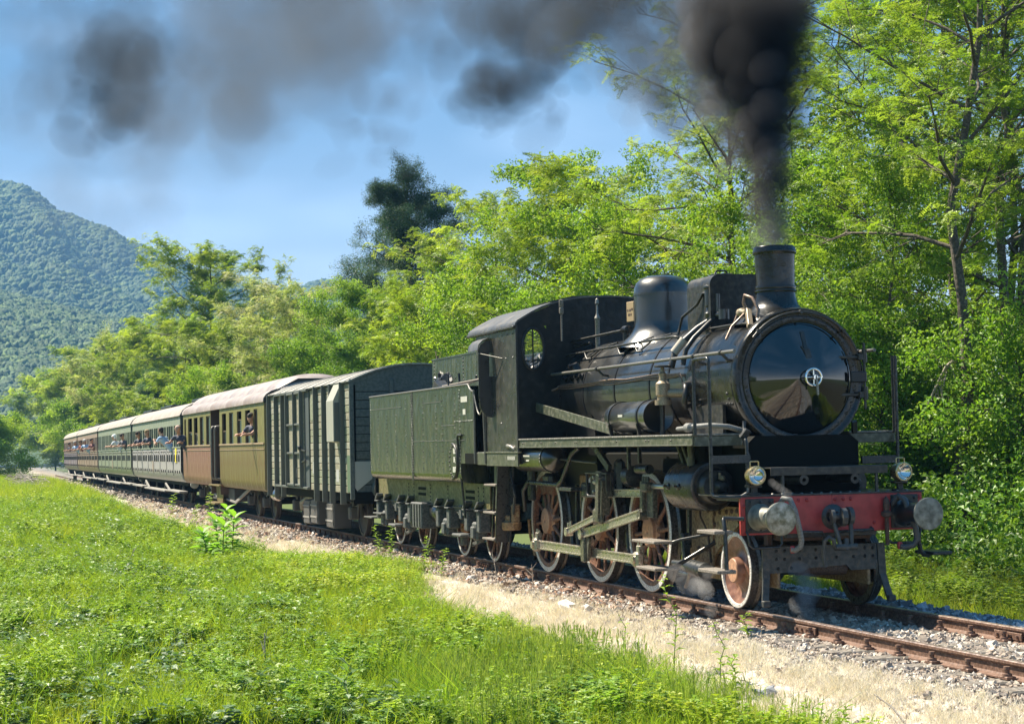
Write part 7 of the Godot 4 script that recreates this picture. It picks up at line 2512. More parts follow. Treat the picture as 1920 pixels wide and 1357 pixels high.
# ------------------------------------------------------------------ trees
# low: share of the height where the limbs begin; rad: crown radius; cnt: sprays; size: spray scale
func tree(kind: String, label: String, x: float, z: float, h: float, rad: float, low: float, cnt: int, size: float, opt := {}) -> void:
	var r := RandomNumberGenerator.new()
	r.seed = hash(label)
	var y0 := ground_y(x, z) - 0.1
	var T := thing(opt.get("name", {"locust": "locust_tree", "broad": "leafy_tree", "dark": "dark_tree", "blossom": "blossom_tree"}[kind]), label, "tree", Vector3(x, y0, z), "trees beyond the railway line")
	var o := Vector3(x, y0, z)
	var lean: Vector3 = Vector3(r.randf_range(-0.06, 0.06), 0, r.randf_range(-0.06, 0.06)) + opt.get("lean", Vector3.ZERO)
	var pts := []
	var seg := 9
	for i in seg + 1:
		var t := i / float(seg)
		pts.append(o + Vector3.UP * h * 0.93 * t + lean * h * t * t + Vector3(r.randf_range(-1, 1), 0, r.randf_range(-1, 1)) * 0.012 * h * minf(t * 4.0, 1.0))
	var r0: float = opt.get("girth", h * 0.0095)
	var b := MB.new()
	b.tube(pts, r0, 8, r0 * 0.16)
	var limbs: int = opt.get("limbs", 17)
	var spots := []
	for i in limbs:
		var t := low + (0.97 - low) * (i + r.randf()) / limbs
		var f := t * seg
		var k := mini(int(f), seg - 1)
		var p: Vector3 = pts[k].lerp(pts[k + 1], f - k)
		var u := (t - low) / (1.0 - low)
		var prof: float = {"locust": sqrt(maxf(0.0, 1.0 - pow(u * 1.5 - 0.62, 2.0))), "broad": sqrt(maxf(0.05, 1.0 - pow(u * 1.75 - 0.8, 2.0))), "dark": pow(1.0 - u, 0.65) * 0.95 + 0.12, "blossom": sqrt(maxf(0.05, 1.0 - pow(u * 1.6 - 0.7, 2.0)))}[kind]
		var l := rad * prof * r.randf_range(0.75, 1.15) + 0.3
		var a := i * 2.39996 + r.randf_range(-0.4, 0.4)
		var rise: float = r.randf_range(0.35, 0.95) if kind != "dark" else r.randf_range(0.35, 1.0)
		var d := Vector3(cos(a), rise, sin(a)).normalized()
		var lp := [p]
		for j in 4:
			var e: Vector3 = lp[-1] + d * l / 4.0
			lp.append(e)
			d = (d + Vector3(r.randf_range(-0.25, 0.25), r.randf_range(-0.3, 0.12), r.randf_range(-0.25, 0.25))).normalized()
		var lr := maxf(r0 * 0.46 * (1.0 - t * 0.65), 0.016)
		b.tube(lp, lr, 5, lr * 0.3)
		for j in range(1, 5):
			for m in 3:
				var q: Vector3 = lp[j - 1].lerp(lp[j], r.randf())
				var td := (d + Vector3(r.randf_range(-1.2, 1.2), r.randf_range(-0.5, 0.9), r.randf_range(-1.2, 1.2))).normalized()
				var tl := l * r.randf_range(0.18, 0.4) + 0.3
				var te: Vector3 = q + td * tl
				if size < 1.25:
					b.tube([q, q.lerp(te, 0.5) + Vector3(0, tl * 0.06, 0), te], maxf(lr * 0.3, 0.007), 3, 0.004)
				spots.append([q.lerp(te, 0.45), te])
	for i in 5:
		var q: Vector3 = pts[seg]
		spots.append([q, q + Vector3(r.randf_range(-0.5, 0.5), r.randf_range(0.1, 0.07 * h), r.randf_range(-0.5, 0.5))])
	put(T, "trunk", b, M.bark)
	if size >= 0.8:
		cnt = int(cnt * 2.0)
		size *= 0.62
	else:
		size *= 0.86
	var meshes: Array = SP[kind]
	var tones: Array = TONES[kind]
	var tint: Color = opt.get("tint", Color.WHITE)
	var ts := [[], [], []]
	var cs := [[], [], []]
	var per := ceili(cnt / float(spots.size()))
	for q in spots:
		var base: Color = tones[r.randi() % tones.size()]
		for i in per:
			var p: Vector3 = q[0].lerp(q[1], r.randf_range(0.0, 1.15)) + Vector3(r.randfn(), r.randfn() * 0.7, r.randfn()) * 0.3 * size
			var s := size * r.randf_range(0.6, 1.15)
			var k := r.randi() % 3
			ts[k].append(Transform3D((Basis(Vector3.UP, r.randf() * TAU) * Basis(Vector3.RIGHT, r.randfn() * 0.45)).scaled(Vector3.ONE * s), p - o))
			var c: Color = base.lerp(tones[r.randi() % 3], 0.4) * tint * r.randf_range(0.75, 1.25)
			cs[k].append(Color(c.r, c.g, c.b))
	for k in 3:
		many(T, "crown", meshes[k], M.leaf, ts[k], cs[k])

func forest() -> void:
	sprays()
	# the wood on the right, beside and in front of the engine
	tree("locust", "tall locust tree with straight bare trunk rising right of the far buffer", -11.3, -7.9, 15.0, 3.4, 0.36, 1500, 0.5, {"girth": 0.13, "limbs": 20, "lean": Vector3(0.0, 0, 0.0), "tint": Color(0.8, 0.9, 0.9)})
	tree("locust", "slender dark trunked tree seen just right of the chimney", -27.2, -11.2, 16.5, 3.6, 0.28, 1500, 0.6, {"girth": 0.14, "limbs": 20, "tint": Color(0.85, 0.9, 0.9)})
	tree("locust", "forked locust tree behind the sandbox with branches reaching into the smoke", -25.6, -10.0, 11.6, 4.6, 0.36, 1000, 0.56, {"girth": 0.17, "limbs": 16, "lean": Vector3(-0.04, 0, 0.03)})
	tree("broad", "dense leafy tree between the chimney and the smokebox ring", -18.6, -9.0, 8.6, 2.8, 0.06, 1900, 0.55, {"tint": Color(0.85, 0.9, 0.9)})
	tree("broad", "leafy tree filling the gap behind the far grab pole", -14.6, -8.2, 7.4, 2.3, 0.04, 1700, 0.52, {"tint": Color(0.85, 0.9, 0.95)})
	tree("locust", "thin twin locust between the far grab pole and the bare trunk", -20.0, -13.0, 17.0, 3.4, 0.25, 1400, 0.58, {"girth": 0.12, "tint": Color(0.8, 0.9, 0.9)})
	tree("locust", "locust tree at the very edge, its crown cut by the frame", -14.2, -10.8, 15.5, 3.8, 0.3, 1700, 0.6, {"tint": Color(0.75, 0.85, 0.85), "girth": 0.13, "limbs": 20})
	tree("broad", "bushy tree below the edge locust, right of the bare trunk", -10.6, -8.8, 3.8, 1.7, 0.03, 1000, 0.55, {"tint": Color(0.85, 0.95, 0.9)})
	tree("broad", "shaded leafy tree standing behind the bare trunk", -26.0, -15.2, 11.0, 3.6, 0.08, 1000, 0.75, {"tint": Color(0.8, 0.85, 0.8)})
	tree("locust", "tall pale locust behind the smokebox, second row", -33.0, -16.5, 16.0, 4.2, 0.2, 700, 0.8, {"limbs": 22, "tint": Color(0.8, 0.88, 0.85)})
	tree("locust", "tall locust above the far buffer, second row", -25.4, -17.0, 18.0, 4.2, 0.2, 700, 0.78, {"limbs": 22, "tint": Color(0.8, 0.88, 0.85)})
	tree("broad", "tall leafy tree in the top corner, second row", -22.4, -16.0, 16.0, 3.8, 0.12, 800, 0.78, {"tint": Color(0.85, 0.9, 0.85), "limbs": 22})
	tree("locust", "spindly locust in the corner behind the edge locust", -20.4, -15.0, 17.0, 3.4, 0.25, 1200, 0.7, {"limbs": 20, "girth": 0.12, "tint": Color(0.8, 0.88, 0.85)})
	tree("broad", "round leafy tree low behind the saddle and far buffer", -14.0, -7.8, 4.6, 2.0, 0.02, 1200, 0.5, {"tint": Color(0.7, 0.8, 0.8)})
	# behind engine and tender
	tree("broad", "leafy tree right above the dome", -31.5, -9.0, 8.8, 3.2, 0.1, 1900, 0.68, {"tint": Color(1.1, 1.1, 1)})
	tree("locust", "feathery locust between dome and cab roof", -36.0, -9.6, 10.6, 3.4, 0.2, 1700, 0.72)
	tree("broad", "leafy tree with bunched top left of the drifting smoke", -39.5, -10.5, 11.6, 3.2, 0.15, 1800, 0.75, {"limbs": 20})
	tree("locust", "airy locust with thin open crown above the cab roof", -46.5, -10.0, 11.4, 3.0, 0.25, 1000, 0.72, {"limbs": 18})
	tree("broad", "bright bushy tree behind the cab", -43.0, -8.4, 7.8, 3.2, 0.05, 1700, 0.74, {"tint": Color(1.1, 1.1, 1)})
	tree("locust", "bright locust behind the tender coal", -50.5, -8.6, 7.8, 3.2, 0.1, 1600, 0.8, {"tint": Color(1.1, 1.08, 1)})
	tree("dark", "tall dark blue green tree standing above the boxcar", -77.0, -14.5, 17.0, 5.4, 0.08, 5200, 0.95, {"limbs": 46, "girth": 0.24, "tint": Color(1.05, 1.0, 1.15)})
	tree("dark", "smaller dark tree leaning against the tall dark one", -83.5, -14.0, 12.0, 3.8, 0.08, 1800, 0.95, {"tint": Color(1.5, 1.5, 1.5), "limbs": 30})
	tree("broad", "glossy leafy tree at the foot of the dark tree", -62.0, -9.0, 9.0, 3.6, 0.05, 1900, 0.85, {"tint": Color(0.9, 0.95, 1.1)})
	tree("locust", "bright locust between cab roof and dark tree", -57.0, -10.5, 10.2, 3.2, 0.15, 1400, 0.85)
	# behind the wagons and coaches
	tree("blossom", "creamy blossoming tree right of the tall lone locust", -92.0, -10.0, 11.8, 4.6, 0.1, 1900, 1.05, {"limbs": 22})
	tree("blossom", "blossoming tree between pale tree and dark tree", -82.0, -9.0, 9.8, 3.6, 0.08, 1600, 1.0)
	tree("locust", "tall lone locust with layered crown above the brown coach", -119.0, -9.8, 17.2, 5.6, 0.32, 2300, 1.15, {"girth": 0.22, "limbs": 22})
	tree("broad", "leafy tree behind the boxcar roof", -71.0, -8.0, 7.4, 3.4, 0.04, 1400, 0.95, {"tint": Color(1.05, 1.05, 1)})
	tree("locust", "locust with dark stems behind the brown coach", -104.0, -9.0, 10.4, 4.4, 0.12, 1700, 1.15)
	tree("broad", "low bright tree behind the brown coach roof", -95.0, -7.6, 6.8, 3.6, 0.04, 1300, 1.1, {"tint": Color(1.1, 1.1, 1)})
	tree("locust", "bright locust behind the nearest grey coach", -132.0, -9.0, 12.0, 5.0, 0.1, 1700, 1.4, {"tint": Color(1.05, 1.05, 1)})
	tree("dark", "small dark conical tree behind the nearest grey coach", -137.0, -7.5, 9.0, 2.2, 0.05, 900, 1.2, {"limbs": 20, "tint": Color(1.2, 1.3, 0.9)})
	tree("locust", "locust left of the dark cone behind the second grey coach", -158.0, -9.0, 13.4, 6.0, 0.1, 1700, 1.7)
	tree("blossom", "pale tree over the third grey coach", -176.0, -8.5, 13.0, 5.4, 0.08, 1500, 1.8)
	tree("locust", "locust with dark stem above the last coach", -200.0, -9.0, 15.5, 6.4, 0.12, 1700, 2.0)
	tree("locust", "outermost feathery tree where the line disappears", -236.0, -9.0, 14.0, 6.5, 0.06, 1500, 2.2, {"tint": Color(1.05, 1.05, 1)})
	tree("broad", "bright tree at the bend beyond the last coach", -180.0, -5.5, 8.0, 4.4, 0.02, 1300, 1.8, {"tint": Color(1.1, 1.1, 1)})
	tree("locust", "low tree closing the view past the bend", -290.0, -8.0, 15.0, 8.0, 0.03, 1500, 2.6, {"tint": Color(1.1, 1.1, 1)})
	tree("broad", "bright bushy tree on the near side of the line at the bend", -150.0, 5.4, 5.4, 3.2, 0.02, 1200, 1.4, {"tint": Color(1.2, 1.15, 1), "name": "lineside_tree"})

# a mass of leaves nobody could count
func mass(called: String, label: String, boxes: Array, kind: String, per: float, s0: float, s1: float, tint: Color, over_ground := true) -> void:
	var ts := [[], [], []]
	var cs := [[], [], []]
	for q in boxes:      # [x0, x1, z0, z1, height at z0, height at z1]
		var cnt := int((q[1] - q[0]) * (q[3] - q[2]) * maxf(q[4], q[5]) * per)
		for i in cnt:
			var x := rng.randf_range(q[0], q[1])
			var u := rng.randf()
			var z := lerpf(q[2], q[3], u)
			var top := lerpf(q[4], q[5], u) * (0.75 + 0.5 * g_noise.get_noise_2d(x * 2.2, z * 2.2))
			var y := ground_y(x, z) * (1.0 if over_ground else 0.0) + top * rng.randf()
			var s := rng.randf_range(s0, s1)
			var k := rng.randi() % 3
			ts[k].append(scatter_t(Vector3(x, y, z + line_at(x).z), Vector3.ONE * s, 0.5))
			var c: Color = TONES[kind][rng.randi() % 3] * tint * rng.randf_range(0.7, 1.25)
			cs[k].append(Color(c.r, c.g, c.b))
	var P := Node3D.new()
	P.name = numbered(called)
	add_child(P)
	tag(P, label, "undergrowth", "", "stuff")
	for k in 3:
		many(P, "foliage", SP[kind][k], M.leaf_gloss if kind == "broad" else M.leaf, ts[k], cs[k])

func undergrowth() -> void:
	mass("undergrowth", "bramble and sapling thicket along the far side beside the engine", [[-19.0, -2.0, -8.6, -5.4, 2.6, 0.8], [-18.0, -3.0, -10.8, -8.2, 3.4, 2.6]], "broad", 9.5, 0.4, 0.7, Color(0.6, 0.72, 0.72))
	mass("undergrowth", "leafy wall of saplings behind tender and wagons", [[-130.0, -19.0, -11.0, -6.5, 6.5, 4.0]], "broad", 1.5, 0.8, 1.3, Color(1, 1, 0.95))
	mass("woodland", "deep wood closing the view behind the nearer trees", [[-66.0, -18.0, -30.0, -18.5, 7.5, 5.0]], "locust", 0.7, 0.9, 1.5, Color(0.85, 0.9, 0.85))
	mass("woodland", "distant wood along the line behind the coaches", [[-330.0, -60.0, -24.0, -11.0, 10.5, 7.5]], "locust", 0.13, 2.2, 3.6, Color(0.95, 0.98, 0.9))
	mass("woodland", "trees across the meadow on the camera side", [[-330.0, 120.0, 70.0, 84.0, 12.0, 14.0]], "broad", 0.03, 3.5, 5.5, Color(0.7, 0.75, 0.7))

# ------------------------------------------------------------------ meadow plants
func grass_tuft(sd: int, blades: int, h: float, w: float, spread: float) -> ArrayMesh:
	var r := RandomNumberGenerator.new()
	r.seed = sd
	var b := MB.new()
	for i in blades:
		var a := r.randf() * TAU
		var o: Vector3 = Vector3(cos(a), 0, sin(a)) * spread * sqrt(r.randf())
		var d := Vector3(r.randfn() * 0.32, 1.0, r.randfn() * 0.32).normalized()
		var s := Vector3(cos(a + 1.3), 0, sin(a + 1.3)) * w * r.randf_range(0.6, 1.2)
		var l := h * r.randf_range(0.5, 1.15)
		var bend := Vector3(r.randfn(), -0.25, r.randfn()) * 0.25 * l
		var p1 := o + d * l * 0.5
		var p2 := o + d * l + bend
		var n := d.cross(s).normalized()
		b.squad(o - s, o + s, p1 + s * 0.8, p1 - s * 0.8, n, n, n, n)
		b.tri(p1 - s * 0.8, p1 + s * 0.8, p2, n, n, n)
	return b.mesh()

func herb(sd: int, stems: int, h: float, l: float, w: float, per := 7) -> ArrayMesh:
	var r := RandomNumberGenerator.new()
	r.seed = sd
	var b := MB.new()
	for i in stems:
		var o := Vector3(r.randf_range(-0.14, 0.14), 0, r.randf_range(-0.14, 0.14))
		var d := Vector3(r.randfn() * 0.25, 1, r.randfn() * 0.25).normalized()
		var hh := h * r.randf_range(0.6, 1.1)
		for k in per:
			var t := lerpf(0.35, 1.0, (k + r.randf()) / per)
			var p := o + d * hh * t
			var a := r.randf() * TAU
			for m in 3:
				var aa := a + (m - 1) * 0.8
				leaf(b, p, Vector3(cos(aa), r.randf_range(-0.1, 0.5), sin(aa)).normalized(), Vector3(r.randf_range(-0.3, 0.3), 1, r.randf_range(-0.3, 0.3)).normalized(), l * r.randf_range(0.8, 1.2), w, 0.15, 0.1)
	return b.mesh()

func ear_tuft(sd: int) -> ArrayMesh:
	var r := RandomNumberGenerator.new()
	r.seed = sd
	var b := MB.new()
	for i in 7:
		var o := Vector3(r.randf_range(-0.12, 0.12), 0, r.randf_range(-0.12, 0.12))
		var d := Vector3(r.randf_range(-0.1, 0.35), 1, r.randf_range(-0.1, 0.25)).normalized()
		var h := r.randf_range(0.28, 0.42)
		var s := Vector3(0.0025, 0, 0.002)
		b.quad(o - s, o + s, o + d * h + s, o + d * h - s, Vector3(0.3, 0.2, 1))
		for k in 9:
			var p := o + d * (h + k * 0.009)
			var a := r.randf() * TAU
			thin_leaf(b, p, (d + Vector3(cos(a), 0, sin(a)) * 0.35).normalized(), Vector3(sin(a), 0.2, cos(a)), 0.055, 0.007)
	return b.mesh()

func view_limit(x: float) -> float:
	return 9.3 + (x - 2.4) * 0.0286 if x < 2.4 else 9.5 - (x - 2.43) * 2.0

func sow(called: String, label: String, mesh: Mesh, m: Material, plots: Array, tones: Array, patch := -1.0, seed_y := 300.0, parent: Node = null) -> void:
	var ts := []
	var cs := []
	for q in plots:     # [x0, x1, per square metre, scale, from the green edge, to the edge of view or width]
		var x: float = q[0]
		var wide := 7.5
		var cnt := int((q[1] - q[0]) * wide * q[2])
		for i in cnt:
			x = rng.randf_range(q[0], q[1])
			var z0 := green_edge(x) + line_at(x).z
			var z := z0 - 0.25 + rng.randf() * wide
			if z > view_limit(x): continue
			var e := z - z0
			if e < 0.15 and rng.randf() > (e + 0.3) * 1.4: continue
			if patch > -1.0 and g_noise.get_noise_2d(x * 5.0 + seed_y, z * 5.0) < patch: continue
			if q.size() > 4 and (z < q[4] or z > q[5]): continue
			var s: float = q[3] * rng.randf_range(0.6, 1.25) * (0.8 + 0.35 * g_noise.get_noise_2d(x * 4.0, z * 4.0 + seed_y)) * clampf(0.5 + e * 0.6, 0.45, 1.0)
			ts.append(scatter_t(Vector3(x, ground_y(x, z) - 0.01, z), Vector3.ONE * s, 0.15))
			var c: Color = tones[rng.randi() % tones.size()] * rng.randf_range(0.8, 1.2)
			c = c.lerp(Color(c.r * 1.15, c.g * 1.0, c.b * 0.8), clampf(g_noise.get_noise_2d(x * 2.0, z * 2.0), 0, 1))
			cs.append(Color(c.r, c.g, c.b))
	var inst := many(self if parent == null else parent, called, mesh, m, ts, cs)
	if parent == null:
		tag(inst, label, "grass", "", "stuff")

func meadow() -> void:
	var yg := [Color(0.34, 0.46, 0.035), Color(0.42, 0.5, 0.055), Color(0.25, 0.39, 0.03)]
	var mid := [Color(0.25, 0.4, 0.035), Color(0.32, 0.45, 0.045), Color(0.17, 0.3, 0.03)]
	var near := [[-8.0, 6.5, 60, 1.0], [-24.0, -8.0, 46, 1.05], [-62.0, -24.0, 16, 1.35], [-150.0, -62.0, 3.2, 2.4]]
	sow("grass", "bright fine meadow grass in the foreground", grass_tuft(1, 22, 0.4, 0.0044, 0.1), M.leaf, near, yg)
	sow("grass", "longer mixed blades standing in the meadow", grass_tuft(2, 12, 0.62, 0.0058, 0.08), M.leaf, [[-8.0, 6.5, 30, 1.0], [-24.0, -8.0, 22, 1.0], [-62.0, -24.0, 8, 1.3]], mid, 0.0, 40.0)
	sow("clover", "low clover like herbs carpeting the meadow", herb(3, 5, 0.22, 0.036, 0.026), M.leaf, [[-8.0, 6.5, 40, 1.0], [-24.0, -8.0, 32, 1.1], [-62.0, -24.0, 10, 1.5], [-150.0, -62.0, 2.4, 2.6]], yg, -0.1, 90.0)
	sow("weeds", "taller bushy herbs in clumps through the meadow", herb(4, 5, 0.42, 0.06, 0.034, 9), M.leaf, [[-20.0, 4.5, 20, 1.0], [-62.0, -20.0, 8, 1.3]], mid, 0.0, 150.0)
	sow("weeds", "broad leaved herbs along the edge of the pale strip", herb(14, 5, 0.34, 0.06, 0.04, 8), M.leaf, [[-9.0, 6.0, 40, 1.0, 2.0, 4.0]], yg, -0.05, 190.0)
	sow("weeds", "darker leafy clumps scattered through the meadow", herb(15, 5, 0.36, 0.08, 0.045, 7), M.leaf_gloss, [[-24.0, 5.0, 14, 1.0, 3.4, 10.0], [-62.0, -24.0, 4, 1.4]], [Color(0.12, 0.24, 0.03), Color(0.17, 0.3, 0.04)], 0.08, 410.0)
	sow("weeds", "leafy herb bank where the green comes close to the rail", herb(5, 6, 0.4, 0.05, 0.028, 10), M.leaf, [[-17.5, -9.0, 40, 1.0, 1.4, 4.2]], yg)
	sow("brambles", "dull blue green bramble leaves low on the left", herb(6, 3, 0.3, 0.09, 0.07, 4), M.leaf_gloss, [[-24.0, 6.0, 13, 1.0, 5.6, 10.0]], [Color(0.09, 0.18, 0.05), Color(0.13, 0.23, 0.08), Color(0.06, 0.13, 0.035)], 0.02, 210.0)
	sow("brambles", "scattered grey green bramble leaves at the front edge", herb(7, 3, 0.26, 0.1, 0.075, 4), M.leaf_gloss, [[-3.0, 5.5, 20, 1.0, 5.8, 10.0]], [Color(0.11, 0.2, 0.08), Color(0.16, 0.25, 0.12)], -0.1, 260.0)
	sow("barley_grass", "feathery wild barley ears near the lower edge", ear_tuft(8), M.leaf, [[-1.0, 6.5, 30, 1.0, 2.4, 5.6]], [Color(0.28, 0.36, 0.07), Color(0.22, 0.32, 0.05)], -0.05, 330.0)
	# dry straw on the pale strip
	var ts := []
	var cs := []
	for q in [[-8.0, 9.0, 260, 1.0], [-24.0, -8.0, 90, 1.0], [-62.0, -24.0, 22, 1.5]]:
		for i in int((q[1] - q[0]) * 2.2 * q[2]):
			var x := rng.randf_range(q[0], q[1])
			var w := rng.randf_range(1.5, 3.7)
			if x > 0 and w > 2.2: w = rng.randf_range(1.7, 4.6)
			var e := green_edge(x)
			if w > e + 0.5 and x < 2.0: continue
			if w < 1.9 and rng.randf() < 0.5: continue
			if g_noise.get_noise_2d(x * 6.0 + 70.0, w * 6.0) < -0.25 and rng.randf() < 0.6: continue
			ts.append(scatter_t(Vector3(x, ground_y(x, w) - 0.005, w), Vector3(1, rng.randf_range(0.4, 1.0), 1) * q[3], 0.35))
			var c := Color(0.66, 0.59, 0.51).lerp(Color(0.88, 0.82, 0.75), rng.randf())
			cs.append(c)
	var inst := many(self, "dry_grass", grass_tuft(9, 22, 0.13, 0.0026, 0.09), M.straw, ts, cs)
	tag(inst, "pale dry grass lying over the strip beside the rail", "grass", "", "stuff")
	# far verge
	ts = []
	cs = []
	for i in 3600:
		var x := rng.randf_range(-16.0, 3.0)
		var w := -rng.randf_range(2.45, 6.0)
		ts.append(scatter_t(Vector3(x, ground_y(x, w), w), Vector3.ONE * rng.randf_range(0.6, 1.2), 0.2))
		var c: Color = yg[rng.randi() % 3] * rng.randf_range(0.7, 1.0)
		cs.append(Color(c.r, c.g * 0.95, c.b))
	inst = many(self, "grass", grass_tuft(10, 14, 0.36, 0.006, 0.12), M.leaf, ts, cs)
	tag(inst, "soft grass on the far verge under the trees", "grass", "", "stuff")
	ts = []
	cs = []
	for i in 1300:
		var x := rng.randf_range(-14.0, 3.0)
		var w := -rng.randf_range(2.8, 6.0)
		if g_noise.get_noise_2d(x * 6.0, w * 6.0 + 500.0) < 0.0: continue
		ts.append(scatter_t(Vector3(x, ground_y(x, w), w), Vector3.ONE * rng.randf_range(0.6, 1.3), 0.2))
		var c: Color = mid[rng.randi() % 3] * rng.randf_range(0.6, 1.1)
		cs.append(Color(c.r, c.g * 0.95, c.b))
	inst = many(self, "weeds", herb(16, 4, 0.4, 0.06, 0.03, 8), M.leaf, ts, cs)
	tag(inst, "leafy weeds on the far verge beside the engine", "weeds", "", "stuff")

# single plants that stand out
func stalk(label: String, x: float, z: float, h: float, n: int, l: float, w: float, tone: Color, called := "weed_stalk", whorl := 1) -> void:
	var r := RandomNumberGenerator.new()
	r.seed = hash(label)
	var o := Vector3(x, ground_y(x, z) - 0.02, z)
	var T := thing(called, label, "plant", o)
	var b := MB.new()
	var p := []
	for i in 6: p.append(o + Vector3(r.randf_range(-0.02, 0.02) * i, h * i / 5.0, r.randf_range(-0.02, 0.02) * i))
	b.tube(p, 0.006, 5, 0.003)
	put(T, "stem", b, M.stem)
	b = MB.new()
	b.colored = true
	for i in n:
		var t := 0.18 + 0.82 * float(i) / n
		var f := t * 5.0
		var k := mini(int(f), 4)
		var q: Vector3 = p[k].lerp(p[k + 1], f - k)
		for m in whorl:
			var a := i * 2.4 + m * TAU / whorl + r.randf_range(-0.4, 0.4)
			b.col = tone * r.randf_range(0.8, 1.2)
			leaf(b, q, Vector3(cos(a), r.randf_range(0.15, 0.7), sin(a)).normalized(), Vector3.UP, 1.35 * l * r.randf_range(0.7, 1.15) * (1.25 - 0.5 * t), 1.35 * w * (1.2 - 0.4 * t), 0.2, 0.25)
	put(T, "foliage", b, M.leaf).set_meta("kind", "stuff")

func single_plants() -> void:
	M.stem = mat(Color(0.16, 0.2, 0.06), 0.7)
	var tone := Color(0.24, 0.37, 0.035)
	# broad leaved bush in front of the brown coach
	var o := Vector3(-19.3, ground_y(-19.3, 4.0) - 0.02, 3.95)
	var T := thing("pokeweed_bush", "large leaved bright green bush in the grass before the brown coach", "bush", o)
	var r := RandomNumberGenerator.new()
	r.seed = 5
	for q in [[0.0, 0.0, 1.15], [-0.35, 0.1, 0.9], [0.45, -0.05, 1.0], [0.8, 0.15, 0.85], [-0.6, 0.25, 0.6], [0.1, 0.35, 0.7]]:
		var b := MB.new()
		var a := o + Vector3(q[0] * 0.5, 0, q[1])
		var e := o + Vector3(q[0] * 1.5, q[2], q[1] * 1.4)
		b.tube([a, a.lerp(e, 0.5) + Vector3(0.03, 0.02, 0), e], 0.016, 6, 0.008)
		put(T, "stem", b, M.stem)
		for i in 17:
			var t := 0.3 + 0.72 * i / 17.0
			var an := i * 2.4 + r.randf_range(-0.3, 0.3)
			b = MB.new()
			var rise := lerpf(-0.15, 1.1, t * t)
			var d := Vector3(cos(an), rise, sin(an)).normalized()
			var l := r.randf_range(0.26, 0.4)
			var p := a.lerp(e, t)
			var s := d.cross(Vector3.UP).normalized()
			var up := s.cross(d).normalized()
			var prev := [p, p, p]
			for k in range(1, 7):
				var u := k / 6.0
				var c := p + d * l * u - Vector3.UP * 0.09 * u * u
				var wd := 0.062 * sin(PI * pow(u, 0.75)) * (l / 0.25)
				var now := [c - s * wd + up * wd * 0.35, c, c + s * wd + up * wd * 0.35]
				b.quad(prev[0], prev[1], now[1], now[0], up)
				b.quad(prev[1], prev[2], now[2], now[1], up)
				prev = now
			put(T, "leaf", b, M.bush_leaf)
	stalk("tall thin weed growing in front of the leading wheel", 1.3, 2.65, 1.02, 22, 0.09, 0.04, tone)
	stalk("short weed sprouting beside the rail below the leading wheel", 0.1, 1.35, 0.3, 12, 0.08, 0.045, tone)
	stalk("weed with round leaves on the dry strip right of the tall thin weed", 2.2, 2.55, 0.62, 16, 0.07, 0.045, tone)
	stalk("bushy weed at the edge of the grass near the lower right", 2.9, 2.75, 0.42, 22, 0.08, 0.05, tone)
	stalk("sprig with four leaf tiers on the dry strip below the front driver", -0.9, 2.35, 0.4, 9, 0.06, 0.035, tone)
	stalk("light green spire standing before the rear tender bogie", -11.9, 1.75, 0.62, 26, 0.09, 0.05, tone)
	stalk("second light green spire before the tender, nearer the boxcar", -13.6, 1.9, 0.74, 28, 0.09, 0.05, tone)
	stalk("small spire before the front tender bogie", -10.6, 1.8, 0.5, 22, 0.08, 0.05, tone)
	stalk("small leafy shoot at the rail before the boxcar", -15.6, 1.7, 0.66, 24, 0.09, 0.05, tone)
	stalk("leafy stalk below the coach with the yellow poster", -33.6, 2.3, 1.05, 26, 0.14, 0.08, tone)
	stalk("leafy stalk left of the one under the yellow poster", -37.5, 2.2, 0.6, 18, 0.13, 0.08, tone)
	stalk("leafy stalk under the joint of grey and brown coach", -30.2, 2.3, 0.62, 24, 0.13, 0.08, tone)
	stalk("leafy shoot under the second grey coach", -45.0, 2.0, 0.7, 16, 0.16, 0.09, tone)
	stalk("drooping long leaved plant at the bottom edge", 3.0, 6.2, 0.62, 12, 0.26, 0.045, Color(0.13, 0.24, 0.05))
	stalk("long leaved plant left of the drooping one at the bottom", 2.5, 6.9, 0.5, 10, 0.22, 0.04, Color(0.13, 0.24, 0.05))
	stalk("small leafy plant in the dry ground at the lower right", 5.0, 2.75, 0.24, 14, 0.08, 0.04, tone)
	stalk("dark spiky weed on the far verge beside the guard iron", -5.4, -3.9, 0.75, 40, 0.1, 0.02, Color(0.09, 0.13, 0.04))
	stalk("second spiky weed on the far verge, farther right", -3.4, -3.6, 0.5, 30, 0.09, 0.02, Color(0.09, 0.13, 0.04))
	# dry sticks
	for q in [["bleached forked stick standing in the grass left of the bush", [-17.0, 6.1], Vector3(0.22, 0.42, -0.1), 0.014], ["bleached stick in the meadow near the front", [-0.5, 6.3], Vector3(0.05, 0.42, 0.0), 0.012], ["bare twig lying across the brambles at lower left", [1.2, 8.3], Vector3(0.9, 0.12, -0.5), 0.01], ["dry forked twig on the bare ground at lower right", [5.3, 2.35], Vector3(-0.3, 0.22, 0.12), 0.009], ["thin bleached twig by the rail below the rear driver", [-7.6, 1.25], Vector3(0.12, 0.34, 0.05), 0.008], ["dead seed head by the rail near the rear driver", [-9.4, 1.25], Vector3(-0.1, 0.42, 0.05), 0.009]]:
		var p := Vector3(q[1][0], ground_y(q[1][0], q[1][1]), q[1][1])
		var b := MB.new()
		b.tube([p, p + q[2] * 0.5 + Vector3(0.02, 0.03, 0), p + q[2]], q[3], 6, q[3] * 0.5)
		var f: Vector3 = p + q[2] * 0.55
		b.tube([f, f + Vector3(-q[2].z - 0.06, q[2].y * 0.25, q[2].x * 0.5)], q[3] * 0.6, 5, q[3] * 0.3)
